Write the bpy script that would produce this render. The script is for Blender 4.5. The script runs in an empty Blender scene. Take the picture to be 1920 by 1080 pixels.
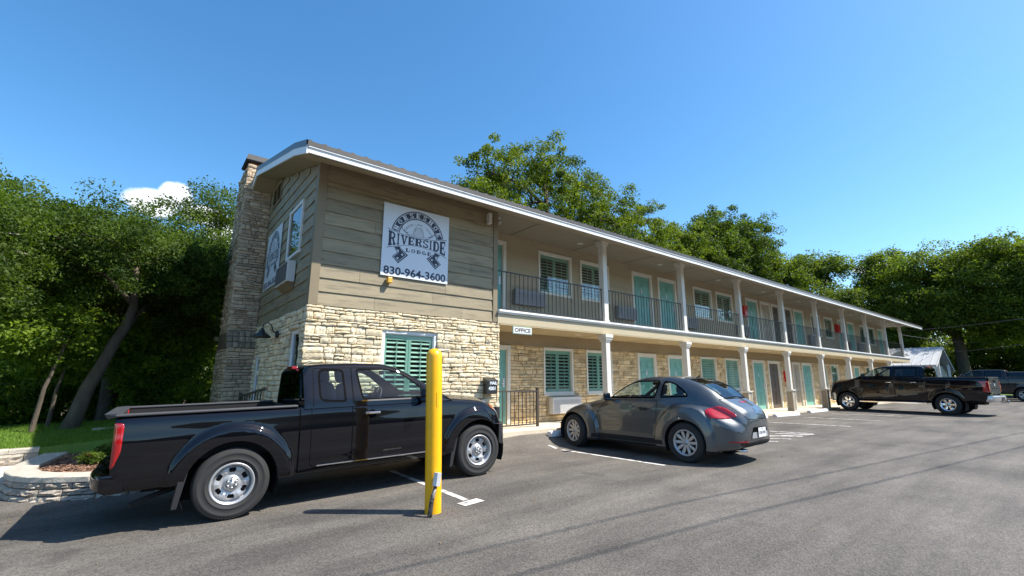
SUN, SKY, EXPO = 4.2, .13, 1.06
CLOUDC = (5.6, 5.8, 6.1)
CLOUDS = [((-.015, .955, .292), .05, .024, .55), ((.012, .950, .312), .028, .026, .5), ((.045, .955, .288), .042, .02, .5), ((.086, .959, .262), .03, .035, .35), ((.959, .212, .188), .03, .010, .3), ((.982, .0476, .180), .03, .010, .3)]
import bpy, bmesh, math, random
import numpy as np
from mathutils import Vector, Matrix, Euler
R = math.radians
scene = bpy.context.scene
col = scene.collection
rnd = random.Random(7)

# ------------------------------------------------------------------ helpers
def tag(o, label=None, cat=None, group=None, kind=None):
    if label: o['label'] = label
    if cat: o['category'] = cat
    if group: o['group'] = group
    if kind: o['kind'] = kind
    return o
def empty(name, loc=(0, 0, 0), rz=0, label=None, cat=None, group=None):
    o = bpy.data.objects.new(name, None); col.objects.link(o)
    o.location = loc; o.rotation_euler = (0, 0, rz); o.empty_display_size = .2
    return tag(o, label, cat, group)
def link(name, me, parent=None):
    o = bpy.data.objects.new(name, me); col.objects.link(o)
    if parent is not None: o.parent = parent
    return o
class MB:
    """collects quads/polys, optional per-face tint, builds one mesh"""
    def __init__(s): s.v = []; s.f = []; s.t = []; s.m = []; s.sm = []
    def add(s, vs, fs, tint=1.0, mat=0, smooth=False):
        n = len(s.v); s.v.extend([tuple(p) for p in vs])
        for f in fs:
            s.f.append(tuple(i + n for i in f)); s.t.append(tint); s.m.append(mat); s.sm.append(smooth)
        return s
    def box(s, x0, x1, y0, y1, z0, z1, tint=1.0, mat=0, mp=None):
        vs = [(x, y, z) for z in (z0, z1) for y in (y0, y1) for x in (x0, x1)]
        if mp: vs = [mp(*p) for p in vs]
        return s.add(vs, [(0, 2, 3, 1), (4, 5, 7, 6), (0, 1, 5, 4), (2, 6, 7, 3), (0, 4, 6, 2), (1, 3, 7, 5)], tint, mat)
    def tube(s, pts, rad, n=8, tint=1.0, mat=0, cap=True, smooth=True):
        pts = [Vector(p) for p in pts]
        if not hasattr(rad, '__len__'): rad = [rad] * len(pts)
        vs = []; fs = []
        up = None
        for i, p in enumerate(pts):
            d = (pts[min(i + 1, len(pts) - 1)] - pts[max(i - 1, 0)]).normalized()
            if up is None:
                a = Vector((0, 0, 1)) if abs(d.z) < .9 else Vector((1, 0, 0))
                u = d.cross(a).normalized()
            else: u = (up - d * up.dot(d)).normalized()
            up = u; w = d.cross(u)
            for k in range(n):
                t = 2 * math.pi * k / n
                vs.append(p + (u * math.cos(t) + w * math.sin(t)) * rad[i])
        for i in range(len(pts) - 1):
            for k in range(n):
                a = i * n + k; b = i * n + (k + 1) % n
                fs.append((a, b, b + n, a + n))
        if cap: fs.append(tuple(range(n))[::-1]); fs.append(tuple(range((len(pts) - 1) * n, len(pts) * n)))
        return s.add(vs, fs, tint, mat, smooth)
    def lathe(s, prof, n=24, tint=1.0, mat=0, mp=None, smooth=True):
        """prof: (r, h) list about +Z, mp maps (x,y,z)"""
        vs = []; fs = []
        for r, h in prof:
            for k in range(n):
                t = 2 * math.pi * k / n; vs.append((r * math.cos(t), r * math.sin(t), h))
        if mp: vs = [mp(*p) for p in vs]
        for i in range(len(prof) - 1):
            for k in range(n):
                a = i * n + k; b = i * n + (k + 1) % n
                fs.append((a, b, b + n, a + n))
        return s.add(vs, fs, tint, mat, smooth)
    def build(s, name, mats, parent=None):
        me = bpy.data.meshes.new(name); me.from_pydata(s.v, [], s.f)
        if not isinstance(mats, (list, tuple)): mats = [mats]
        for m in mats: me.materials.append(m)
        me.polygons.foreach_set('material_index', s.m)
        me.polygons.foreach_set('use_smooth', s.sm)
        a = me.attributes.new('tint', 'FLOAT', 'FACE'); a.data.foreach_set('value', s.t)
        me.update()
        return link(name, me, parent)
def bevel(o, w=.004, seg=2):
    m = o.modifiers.new('bev', 'BEVEL'); m.width = w; m.segments = seg; m.limit_method = 'ANGLE'; m.angle_limit = R(35)
    return o
def cubesphere(mb, c, r, n=12, m=8, tint=1, mat=0):
    c = Vector(c); vs = []; fs = []
    if not hasattr(r, '__len__'): r = (r, r, r)
    for i in range(m + 1):
        ph = math.pi * i / m
        for k in range(n):
            t = 2 * math.pi * k / n
            vs.append((c.x + r[0] * math.sin(ph) * math.cos(t), c.y + r[1] * math.sin(ph) * math.sin(t), c.z + r[2] * math.cos(ph)))
    for i in range(m):
        for k in range(n):
            a = i * n + k; b = i * n + (k + 1) % n; fs.append((a, a + n, b + n, b))
    mb.add(vs, fs, tint, mat, True)

# ------------------------------------------------------------------ materials
def newmat(name):
    m = bpy.data.materials.new(name); m.use_nodes = True
    nt = m.node_tree; nt.nodes.clear()
    return m, nt
def N(nt, t, **kw):
    n = nt.nodes.new(t)
    for k, v in kw.items():
        if k.startswith('_'): setattr(n, k[1:], v)
        else: n.inputs[k].default_value = v
    return n
def pmat(name, c, rough=.6, metal=0., coat=0., var=.08, vs=3., bump=0., bs=40., tint=0., spec=.5, fine=0., fs=90., stretch=None, c2=None, c2s=2., c2t=(.45,.62)):
    """principled with noise variation; tint = strength of per-face tint attribute; c2 = stain colour"""
    m, nt = newmat(name); L = nt.links
    out = N(nt, 'ShaderNodeOutputMaterial'); b = N(nt, 'ShaderNodeBsdfPrincipled')
    b.inputs['Roughness'].default_value = rough; b.inputs['Metallic'].default_value = metal
    b.inputs['Coat Weight'].default_value = coat; b.inputs['Coat Roughness'].default_value = .03
    b.inputs['Specular IOR Level'].default_value = spec
    L.new(b.outputs[0], out.inputs[0])
    tc = N(nt, 'ShaderNodeTexCoord'); src = tc.outputs['Object']
    if stretch:
        mp = N(nt, 'ShaderNodeMapping'); mp.inputs['Scale'].default_value = stretch
        L.new(src, mp.inputs[0]); src = mp.outputs[0]
    cur = None
    rgb = N(nt, 'ShaderNodeRGB'); rgb.outputs[0].default_value = (*c, 1); cur = rgb.outputs[0]
    if c2:
        n0 = N(nt, 'ShaderNodeTexNoise', Scale=c2s, Detail=6., Roughness=.65); L.new(src, n0.inputs['Vector'])
        rp = N(nt, 'ShaderNodeMapRange'); rp.inputs[1].default_value = c2t[0]; rp.inputs[2].default_value = c2t[1]
        L.new(n0.outputs[0], rp.inputs[0])
        mx = N(nt, 'ShaderNodeMix', _data_type='RGBA'); L.new(rp.outputs[0], mx.inputs[0]); L.new(cur, mx.inputs[6]); mx.inputs[7].default_value = (*c2, 1)
        cur = mx.outputs[2]
    def mul(sock, lo, hi):
        nonlocal cur
        r = N(nt, 'ShaderNodeMapRange'); r.inputs[1].default_value = .25; r.inputs[2].default_value = .75
        r.inputs[3].default_value = lo; r.inputs[4].default_value = hi; L.new(sock, r.inputs[0])
        v = N(nt, 'ShaderNodeVectorMath', _operation='SCALE'); L.new(cur, v.inputs[0]); L.new(r.outputs[0], v.inputs['Scale']); cur = v.outputs[0]
    if var:
        n1 = N(nt, 'ShaderNodeTexNoise', Scale=vs, Detail=5., Roughness=.6); L.new(src, n1.inputs['Vector']); mul(n1.outputs[0], 1 - var, 1 + var)
    if fine:
        n2 = N(nt, 'ShaderNodeTexNoise', Scale=fs, Detail=3., Roughness=.7); L.new(src, n2.inputs['Vector']); mul(n2.outputs[0], 1 - fine, 1 + fine)
    if tint:
        a = N(nt, 'ShaderNodeAttribute', _attribute_name='tint')
        v = N(nt, 'ShaderNodeVectorMath', _operation='SCALE'); L.new(cur, v.inputs[0]); L.new(a.outputs['Fac'], v.inputs['Scale']); cur = v.outputs[0]
    L.new(cur, b.inputs['Base Color'])
    if bump:
        n3 = N(nt, 'ShaderNodeTexNoise', Scale=bs, Detail=5., Roughness=.65); L.new(src, n3.inputs['Vector'])
        bp = N(nt, 'ShaderNodeBump', Strength=bump, Distance=.02); L.new(n3.outputs[0], bp.inputs['Height']); L.new(bp.outputs[0], b.inputs['Normal'])
    return m
def stonemat(name, c, c2, c3, rough=.9):
    m, nt = newmat(name); L = nt.links
    out = N(nt, 'ShaderNodeOutputMaterial'); b = N(nt, 'ShaderNodeBsdfPrincipled', Roughness=rough); L.new(b.outputs[0], out.inputs[0])
    b.inputs['Specular IOR Level'].default_value = .25
    tc = N(nt, 'ShaderNodeTexCoord')
    n1 = N(nt, 'ShaderNodeTexNoise', Scale=5.5, Detail=5., Roughness=.6); L.new(tc.outputs['Object'], n1.inputs['Vector'])
    n2 = N(nt, 'ShaderNodeTexNoise', Scale=38., Detail=5., Roughness=.75); L.new(tc.outputs['Object'], n2.inputs['Vector'])
    cr = N(nt, 'ShaderNodeValToRGB'); e = cr.color_ramp.elements
    e[0].position = .34; e[0].color = (*c2, 1); e[1].position = .62; e[1].color = (*c, 1)
    k = cr.color_ramp.elements.new(.47); k.color = tuple((a + b_) / 2 for a, b_ in zip(c, c2)) + (1,)
    L.new(n1.outputs[0], cr.inputs[0])
    mr = N(nt, 'ShaderNodeMapRange'); mr.inputs[1].default_value = .52; mr.inputs[2].default_value = .72; L.new(n2.outputs[0], mr.inputs[0])
    mx = N(nt, 'ShaderNodeMix', _data_type='RGBA'); L.new(mr.outputs[0], mx.inputs[0]); L.new(cr.outputs[0], mx.inputs[6]); mx.inputs[7].default_value = (*c3, 1)
    a = N(nt, 'ShaderNodeAttribute', _attribute_name='tint')
    v = N(nt, 'ShaderNodeVectorMath', _operation='SCALE'); L.new(mx.outputs[2], v.inputs[0]); L.new(a.outputs['Fac'], v.inputs['Scale'])
    L.new(v.outputs[0], b.inputs['Base Color'])
    bp = N(nt, 'ShaderNodeBump', Strength=.55, Distance=.015); L.new(n2.outputs[0], bp.inputs['Height']); L.new(bp.outputs[0], b.inputs['Normal'])
    return m
def glassmat(name, tintc=(.5, .6, .6), ior=1.5, rough=.0, reflect=1.0):
    m, nt = newmat(name); L = nt.links
    out = N(nt, 'ShaderNodeOutputMaterial')
    t = N(nt, 'ShaderNodeBsdfTransparent'); t.inputs[0].default_value = (*tintc, 1)
    g = N(nt, 'ShaderNodeBsdfGlossy', Roughness=rough); g.inputs[0].default_value = (reflect, reflect, reflect, 1)
    f = N(nt, 'ShaderNodeFresnel', IOR=ior); ge = N(nt, 'ShaderNodeNewGeometry'); mi = N(nt, 'ShaderNodeMapRange'); mi.inputs[3].default_value = ior; mi.inputs[4].default_value = 1 / ior; L.new(ge.outputs['Backfacing'], mi.inputs[0]); L.new(mi.outputs[0], f.inputs['IOR'])
    mx = N(nt, 'ShaderNodeMixShader'); L.new(f.outputs[0], mx.inputs[0]); L.new(t.outputs[0], mx.inputs[1]); L.new(g.outputs[0], mx.inputs[2]); L.new(mx.outputs[0], out.inputs[0])
    return m
def leafmat(name, c1, c2, trans=.35):
    m, nt = newmat(name); L = nt.links
    out = N(nt, 'ShaderNodeOutputMaterial')
    a = N(nt, 'ShaderNodeAttribute', _attribute_name='tint')
    mx = N(nt, 'ShaderNodeMix', _data_type='RGBA'); L.new(a.outputs['Fac'], mx.inputs[0]); mx.inputs[6].default_value = (*c1, 1); mx.inputs[7].default_value = (*c2, 1)
    b = N(nt, 'ShaderNodeBsdfPrincipled', Roughness=.6); b.inputs['Specular IOR Level'].default_value = .2
    t = N(nt, 'ShaderNodeBsdfTranslucent')
    sc = N(nt, 'ShaderNodeMix', _data_type='RGBA', _blend_type='MULTIPLY'); sc.inputs[0].default_value = 1.; L.new(mx.outputs[2], sc.inputs[6]); sc.inputs[7].default_value = (1.9, 2.0, .6, 1)
    L.new(mx.outputs[2], b.inputs['Base Color']); L.new(sc.outputs[2], t.inputs[0])
    s = N(nt, 'ShaderNodeMixShader'); s.inputs[0].default_value = trans; L.new(b.outputs[0], s.inputs[1]); L.new(t.outputs[0], s.inputs[2]); L.new(s.outputs[0], out.inputs[0])
    return m

M = {}
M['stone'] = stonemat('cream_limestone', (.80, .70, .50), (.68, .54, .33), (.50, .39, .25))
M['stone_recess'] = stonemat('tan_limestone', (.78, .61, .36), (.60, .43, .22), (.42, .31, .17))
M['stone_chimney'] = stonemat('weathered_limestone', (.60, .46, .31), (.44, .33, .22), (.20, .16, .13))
M['mortar'] = pmat('mortar', (.66, .54, .35), .95, var=.25, vs=9, bump=.4, bs=60)
M['mortar_dark'] = pmat('mortar_dark', (.12, .10, .08), .95, var=.25, vs=9)
M['siding'] = pmat('painted_siding', (.285, .232, .140), .62, var=.16, vs=1.4, stretch=(.6, 1, 5), tint=1, fine=.10, fs=26, bump=.25, bs=30, c2=(.175, .140, .082), c2s=2.2, c2t=(.50, .66))
M['siding_dark'] = pmat('gallery_siding', (.38, .31, .20), .65, var=.08, vs=1.2, tint=1, fine=.04)
M['trim_olive'] = pmat('corner_trim', (.22, .172, .10), .6, var=.1)
M['soffit'] = pmat('soffit_paint', (.33, .26, .16), .7, var=.06)
M['slabface'] = pmat('beige_fascia', (.47, .39, .25), .6, var=.06, vs=1)
M['soffit_low'] = pmat('lower_soffit', (.44, .34, .18), .7, var=.06)
M['plaster'] = pmat('plaster_band', (.34, .27, .165), .7, var=.07)
M['white'] = pmat('white_paint', (.74, .74, .72), .45, var=.05, vs=2.5, c2=(.55, .54, .5), c2s=3.0, c2t=(.56, .8))
M['white_trim'] = pmat('white_trim', (.70, .66, .56), .5, var=.05, vs=4)
M['post'] = pmat('post_paint', (.68, .64, .56), .5, var=.05, vs=4, c2=(.5, .46, .38), c2s=5, c2t=(.6, .85))
M['pedestal'] = pmat('pedestal_panel', (.36, .29, .2), .7, var=.1)
M['teal'] = pmat('teal_door_paint', (.17, .41, .345), .42, var=.06, vs=3)
M['shutter'] = pmat('shutter_paint', (.21, .38, .30), .5, var=.05)
M['louver'] = pmat('louver_paint', (.29, .45, .36), .5, var=.05)
M['beige_door'] = pmat('beige_door_paint', (.42, .36, .27), .5)
M['brown_door'] = pmat('brown_door_paint', (.10, .08, .06), .5)
M['black_metal'] = pmat('black_iron', (.022, .021, .02), .4, var=.1)
M['bronze_metal'] = pmat('bronze_iron', (.06, .045, .035), .45, var=.1)
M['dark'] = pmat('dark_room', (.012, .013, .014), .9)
M['roofmetal'] = pmat('brown_roof_metal', (.10, .085, .07), .38, metal=.3, var=.15)
M['galv'] = pmat('galvanised_metal', (.55, .55, .55), .4, metal=.35, var=.12, vs=4)
M['concrete'] = pmat('walk_concrete', (.62, .53, .40), .9, var=.14, vs=2, fine=.08, bump=.1)
M['concrete_white'] = pmat('pale_concrete', (.50, .47, .42), .9, var=.12, vs=3, fine=.08, bump=.15)
M['wpaint'] = pmat('white_concrete_paint', (.72, .72, .70), .7, var=.08, vs=6, c2=(.34, .33, .32), c2s=9, c2t=(.62, .74))
M['block'] = pmat('split_face_block', (.42, .36, .29), .95, var=.25, vs=14, fine=.2, fs=60, bump=.9, bs=45, tint=1)
M['mulch'] = pmat('mulch', (.14, .075, .045), .95, var=.5, vs=30, fine=.4, fs=120, bump=1., bs=70)
M['signwhite'] = pmat('sign_panel', (.66, .70, .74), .4, var=.03)
M['navy'] = pmat('sign_navy', (.022, .028, .055), .5, var=.05)
M['hatgrey'] = pmat('hat_grey', (.55, .57, .60), .5)
M['yellow'] = pmat('bollard_yellow', (.92, .45, .0), .38, var=.05, vs=3, coat=.3, c2=(.74, .42, .01), c2s=4, c2t=(.5, .75))
M['amber'] = pmat('amber_plastic', (.75, .40, .05), .4)
M['red'] = pmat('red_cabinet', (.55, .02, .02), .35)
M['acwhite'] = pmat('ac_white', (.62, .60, .56), .5, var=.05)
M['acgrey'] = pmat('ac_grey', (.27, .26, .25), .5, var=.05)
M['acdark'] = pmat('ac_grille', (.12, .11, .10), .6)
M['clay'] = pmat('clay_flue', (.45, .17, .09), .8, var=.2)
M['bark'] = pmat('bark', (.10, .078, .058), .95, var=.35, vs=3, stretch=(3, 3, .7), bump=1., bs=14, fine=.25, fs=30)
M['bark_pale'] = pmat('pale_bark', (.30, .26, .21), .95, var=.35, vs=3, bump=.8, bs=14)
M['glass'] = glassmat('window_glass', (.88, .94, .91), 1.45)
M['glass_upper'] = glassmat('gallery_window_glass', (.85, .9, .88), 2.0)
M['glass_room'] = glassmat('window_glass_reflective', (.5, .6, .62), 1.9)

# ------------------------------------------------------------------ terrain
def ss(a, b, x):
    t = min(1, max(0, (x - a) / (b - a))); return t * t * (3 - 2 * t)
def wz(X):  # walkway level
    return .30 - .18 * ss(4, 19, X)
def gz(X, Y):
    z = 0.
    if X < 3: z -= (3 - max(X, -7)) * .0252
    if X > 8: z += .0045 * (min(X, 45) - 8)
    if Y > -1.1 and X > 2.5:
        z += (wz(X) - z - .07) * ss(-1.2, -.1, Y) * ss(2.5, 4.5, X)
    if X > 50: z -= 0
    return z
# ------------------------------------------------------------------ ground
def grid_sheet(name, xs, ys, zf, mat, kind='structure', parent=None):
    vs = [(x, y, zf(x, y)) for y in ys for x in xs]; n = len(xs)
    fs = [(j * n + i, j * n + i + 1, (j + 1) * n + i + 1, (j + 1) * n + i) for j in range(len(ys) - 1) for i in range(n - 1)]
    me = bpy.data.meshes.new(name); me.from_pydata(vs, [], fs); me.materials.append(mat)
    me.polygons.foreach_set('use_smooth', [True] * len(fs)); me.update()
    o = link(name, me, parent)
    if kind: o['kind'] = kind
    return o
def asphaltmat():
    m, nt = newmat('asphalt'); L = nt.links
    out = N(nt, 'ShaderNodeOutputMaterial'); b = N(nt, 'ShaderNodeBsdfPrincipled', Roughness=.82); L.new(b.outputs[0], out.inputs[0])
    b.inputs['Specular IOR Level'].default_value = .35
    tc = N(nt, 'ShaderNodeTexCoord'); O = tc.outputs['Object']
    big = N(nt, 'ShaderNodeTexNoise', Scale=.55, Detail=7., Roughness=.62, Distortion=.4); L.new(O, big.inputs[0])
    mp = N(nt, 'ShaderNodeMapping'); mp.inputs['Scale'].default_value = (.35, 2.2, 1); mp.inputs['Rotation'].default_value = (0, 0, R(8)); L.new(O, mp.inputs[0])
    st = N(nt, 'ShaderNodeTexNoise', Scale=.9, Detail=6., Roughness=.6); L.new(mp.outputs[0], st.inputs[0])
    cr = N(nt, 'ShaderNodeValToRGB'); e = cr.color_ramp.elements
    e[0].position = .38; e[0].color = (.068, .061, .053, 1); e[1].position = .63; e[1].color = (.148, .132, .112, 1)
    ad = N(nt, 'ShaderNodeMath', _operation='ADD'); L.new(big.outputs[0], ad.inputs[0]); L.new(st.outputs[0], ad.inputs[1])
    hf = N(nt, 'ShaderNodeMath', _operation='MULTIPLY'); hf.inputs[1].default_value = .5; L.new(ad.outputs[0], hf.inputs[0]); L.new(hf.outputs[0], cr.inputs[0])
    # aggregate
    ag = N(nt, 'ShaderNodeTexVoronoi', Scale=75.); L.new(O, ag.inputs['Vector'])
    ag2 = N(nt, 'ShaderNodeTexNoise', Scale=190., Detail=2.); L.new(O, ag2.inputs['Vector'])
    sv = N(nt, 'ShaderNodeSeparateColor'); L.new(ag.outputs['Color'], sv.inputs[0])
    mr = N(nt, 'ShaderNodeMapRange'); mr.inputs[1].default_value = 0; mr.inputs[2].default_value = 1; mr.inputs[3].default_value = .68; mr.inputs[4].default_value = 1.34; L.new(sv.outputs[0], mr.inputs[0])
    v = N(nt, 'ShaderNodeVectorMath', _operation='SCALE'); L.new(cr.outputs[0], v.inputs[0]); L.new(mr.outputs[0], v.inputs['Scale'])
    # cracks
    wn = N(nt, 'ShaderNodeTexNoise', Scale=1.8, Detail=5.); L.new(O, wn.inputs[0])
    wm = N(nt, 'ShaderNodeMix', _data_type='RGBA'); wm.inputs[0].default_value = .22; L.new(O, wm.inputs[6]); L.new(wn.outputs['Color'], wm.inputs[7])
    ck = N(nt, 'ShaderNodeTexVoronoi', _feature='DISTANCE_TO_EDGE', Scale=.36); L.new(wm.outputs[2], ck.inputs['Vector'])
    c1 = N(nt, 'ShaderNodeMath', _operation='LESS_THAN'); c1.inputs[1].default_value = .0016; L.new(ck.outputs[0], c1.inputs[0])
    msk = N(nt, 'ShaderNodeTexNoise', Scale=.35, Detail=2.); L.new(O, msk.inputs[0])
    c2 = N(nt, 'ShaderNodeMath', _operation='GREATER_THAN'); c2.inputs[1].default_value = .60; L.new(msk.outputs[0], c2.inputs[0])
    cm = N(nt, 'ShaderNodeMath', _operation='MULTIPLY'); L.new(c1.outputs[0], cm.inputs[0]); L.new(c2.outputs[0], cm.inputs[1])
    # scuffs (pale) and oil spots (dark)
    sp = N(nt, 'ShaderNodeTexNoise', Scale=1.15, Detail=8., Roughness=.72); L.new(mp.outputs[0], sp.inputs[0])
    sr = N(nt, 'ShaderNodeMapRange'); sr.inputs[1].default_value = .60; sr.inputs[2].default_value = .76; sr.inputs[4].default_value = .55; L.new(sp.outputs[0], sr.inputs[0])
    m1 = N(nt, 'ShaderNodeMix', _data_type='RGBA'); L.new(sr.outputs[0], m1.inputs[0]); L.new(v.outputs[0], m1.inputs[6]); m1.inputs[7].default_value = (.20, .18, .155, 1)
    ol = N(nt, 'ShaderNodeTexNoise', Scale=1.1, Detail=3.); L.new(O, ol.inputs[0])
    lr = N(nt, 'ShaderNodeMapRange'); lr.inputs[1].default_value = .66; lr.inputs[2].default_value = .74; lr.inputs[4].default_value = .5; L.new(ol.outputs[0], lr.inputs[0])
    m2 = N(nt, 'ShaderNodeMix', _data_type='RGBA'); L.new(lr.outputs[0], m2.inputs[0]); L.new(m1.outputs[2], m2.inputs[6]); m2.inputs[7].default_value = (.03, .028, .027, 1)
    m3 = N(nt, 'ShaderNodeMix', _data_type='RGBA'); L.new(cm.outputs[0], m3.inputs[0]); L.new(m2.outputs[2], m3.inputs[6]); m3.inputs[7].default_value = (.02, .019, .018, 1)
    L.new(m3.outputs[2], b.inputs['Base Color'])
    bp = N(nt, 'ShaderNodeBump', Strength=.5, Distance=.006); L.new(ag.outputs['Distance'], bp.inputs['Height']); L.new(bp.outputs[0], b.inputs['Normal'])
    return m
M['asphalt'] = asphaltmat()
def frange(a, b, n): return [a + (b - a) * i / n for i in range(n + 1)]
xs = [-120, -60, -30, -15] + frange(-9, 30, 78) + [33, 37, 42, 48, 56, 70, 100, 160, 300]
ys = [-300, -150, -80, -50, -30, -20, -12] + frange(-8, 8, 64) + [12, 20, 40, 80, 160, 300]
grid_sheet('asphalt_lot', xs, ys, gz, M['asphalt'])
M['dirt'] = pmat('woodland_floor', (.085, .075, .04), .95, var=.4, vs=1.5, bump=.6, bs=20)
grid_sheet('woodland_ground', frange(-60, 110, 34), frange(8.6, 120, 24), lambda x, y: gz(x, y) + .02 - .05 * 0, M['dirt'])
M['grass_ground'] = pmat('grass_ground', (.075, .13, .018), .9, var=.3, vs=6, fine=.3, fs=60)
grid_sheet('verge_ground', frange(52, 110, 12), frange(-60, 8.5, 14), lambda x, y: .2 + .0 * x, M['grass_ground'])
# walkway
mb = MB(); X0, X1 = 3.95, 40.9
n = 40
for i in range(n):
    a = X0 + (X1 - X0) * i / n; b = X0 + (X1 - X0) * (i + 1) / n; za, zb = wz(a), wz(b)
    mb.add([(a, -.22, za), (b, -.22, zb), (b, 1.22, zb), (a, 1.22, za), (a, -.22, za - .3), (b, -.22, zb - .3)], [(0, 1, 2, 3), (4, 5, 1, 0)])
o = mb.build('walkway', M['concrete']); o['kind'] = 'structure'

# painted markings
mb = MB()
def stripe(pts, w=.085, dz=.004):
    for (a, b) in zip(pts[:-1], pts[1:]):
        d = Vector((b[0] - a[0], b[1] - a[1])); n_ = max(1, int(d.length / .25)); nn = Vector((-d.y, d.x)).normalized() * w / 2
        for i in range(n_):
            p = Vector(a) + d * i / n_; q = Vector(a) + d * (i + 1) / n_
            mb.add([(p.x - nn.x, p.y - nn.y, gz(p.x - nn.x, p.y - nn.y) + dz), (q.x - nn.x, q.y - nn.y, gz(q.x - nn.x, q.y - nn.y) + dz), (q.x + nn.x, q.y + nn.y, gz(q.x + nn.x, q.y + nn.y) + dz), (p.x + nn.x, p.y + nn.y, gz(p.x + nn.x, p.y + nn.y) + dz)], [(0, 1, 2, 3)])
stripe([(1.24, -.9), (1.20, -3.18)])
stripe([(1.04, -3.32), (1.34, -3.29)], .16, .006)
stripe([(4.76, -.85), (4.93, -3.5)])
for x in (8.5, 11.4, 14.35, 17.3, 20.2): stripe([(x, -1.2), (x + .5, -3.35)], .1)
stripe([(8.9, -2.1), (11.7, -3.42)], .1, .006)
for k in range(4): stripe([(8.9 + k * .75, -2.4 - k * .1), (9.55 + k * .72, -3.42)], .1, .008)
M['lotpaint'] = pmat('worn_lot_paint', (.62, .60, .56), .75, var=.15, vs=8, c2=(.15, .13, .115), c2s=9, c2t=(.46, .66))
o = mb.build('parking_markings', M['lotpaint']); o['kind'] = 'structure'

# wheel stops
def wheel_stop(x, y, rz, label):
    mb = MB(); L_ = 1.83
    prof = [(-.09, 0), (-.085, .06), (-.05, .115), (.05, .115), (.085, .06), (.09, 0)]
    vs = []; 
    for xx, s in ((-L_ / 2, .9), (-L_ / 2 + .03, 1), (-.5, 1), (0, 1), (.5, 1), (L_ / 2 - .03, 1), (L_ / 2, .9)):
        for (a, b) in prof: vs.append((xx, a * s, b * s))
    k = len(prof); fs = [(i * k + j, i * k + j + 1, (i + 1) * k + j + 1, (i + 1) * k + j) for i in range(6) for j in range(k - 1)]
    fs += [tuple(range(k))[::-1], tuple(range(6 * k, 7 * k))]
    mb.add(vs, fs)
    o = mb.build('wheel_stop', M['wpaint']); o.location = (x, y, gz(x, y) - .01); o.rotation_euler = (0, 0, rz)
    bevel(o, .008)
    tag(o, label, 'wheel stop', 'white concrete wheel stops')
wheel_stop(6.05, -.42, R(2), 'white concrete wheel stop under the nose of the grey coupe')
wheel_stop(9.6, -.55, 0, 'white concrete wheel stop hidden mostly behind the grey coupe')
wheel_stop(14.9, -.5, 0, 'white wheel stop showing just past the tail of the grey coupe')
wheel_stop(17.5, -.55, R(-4), 'white wheel stop in front of the column between the parked coupe and pickup')
wheel_stop(21.0, -.45, R(-2), 'white wheel stop beside the front bumper of the far black pickup')

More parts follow.
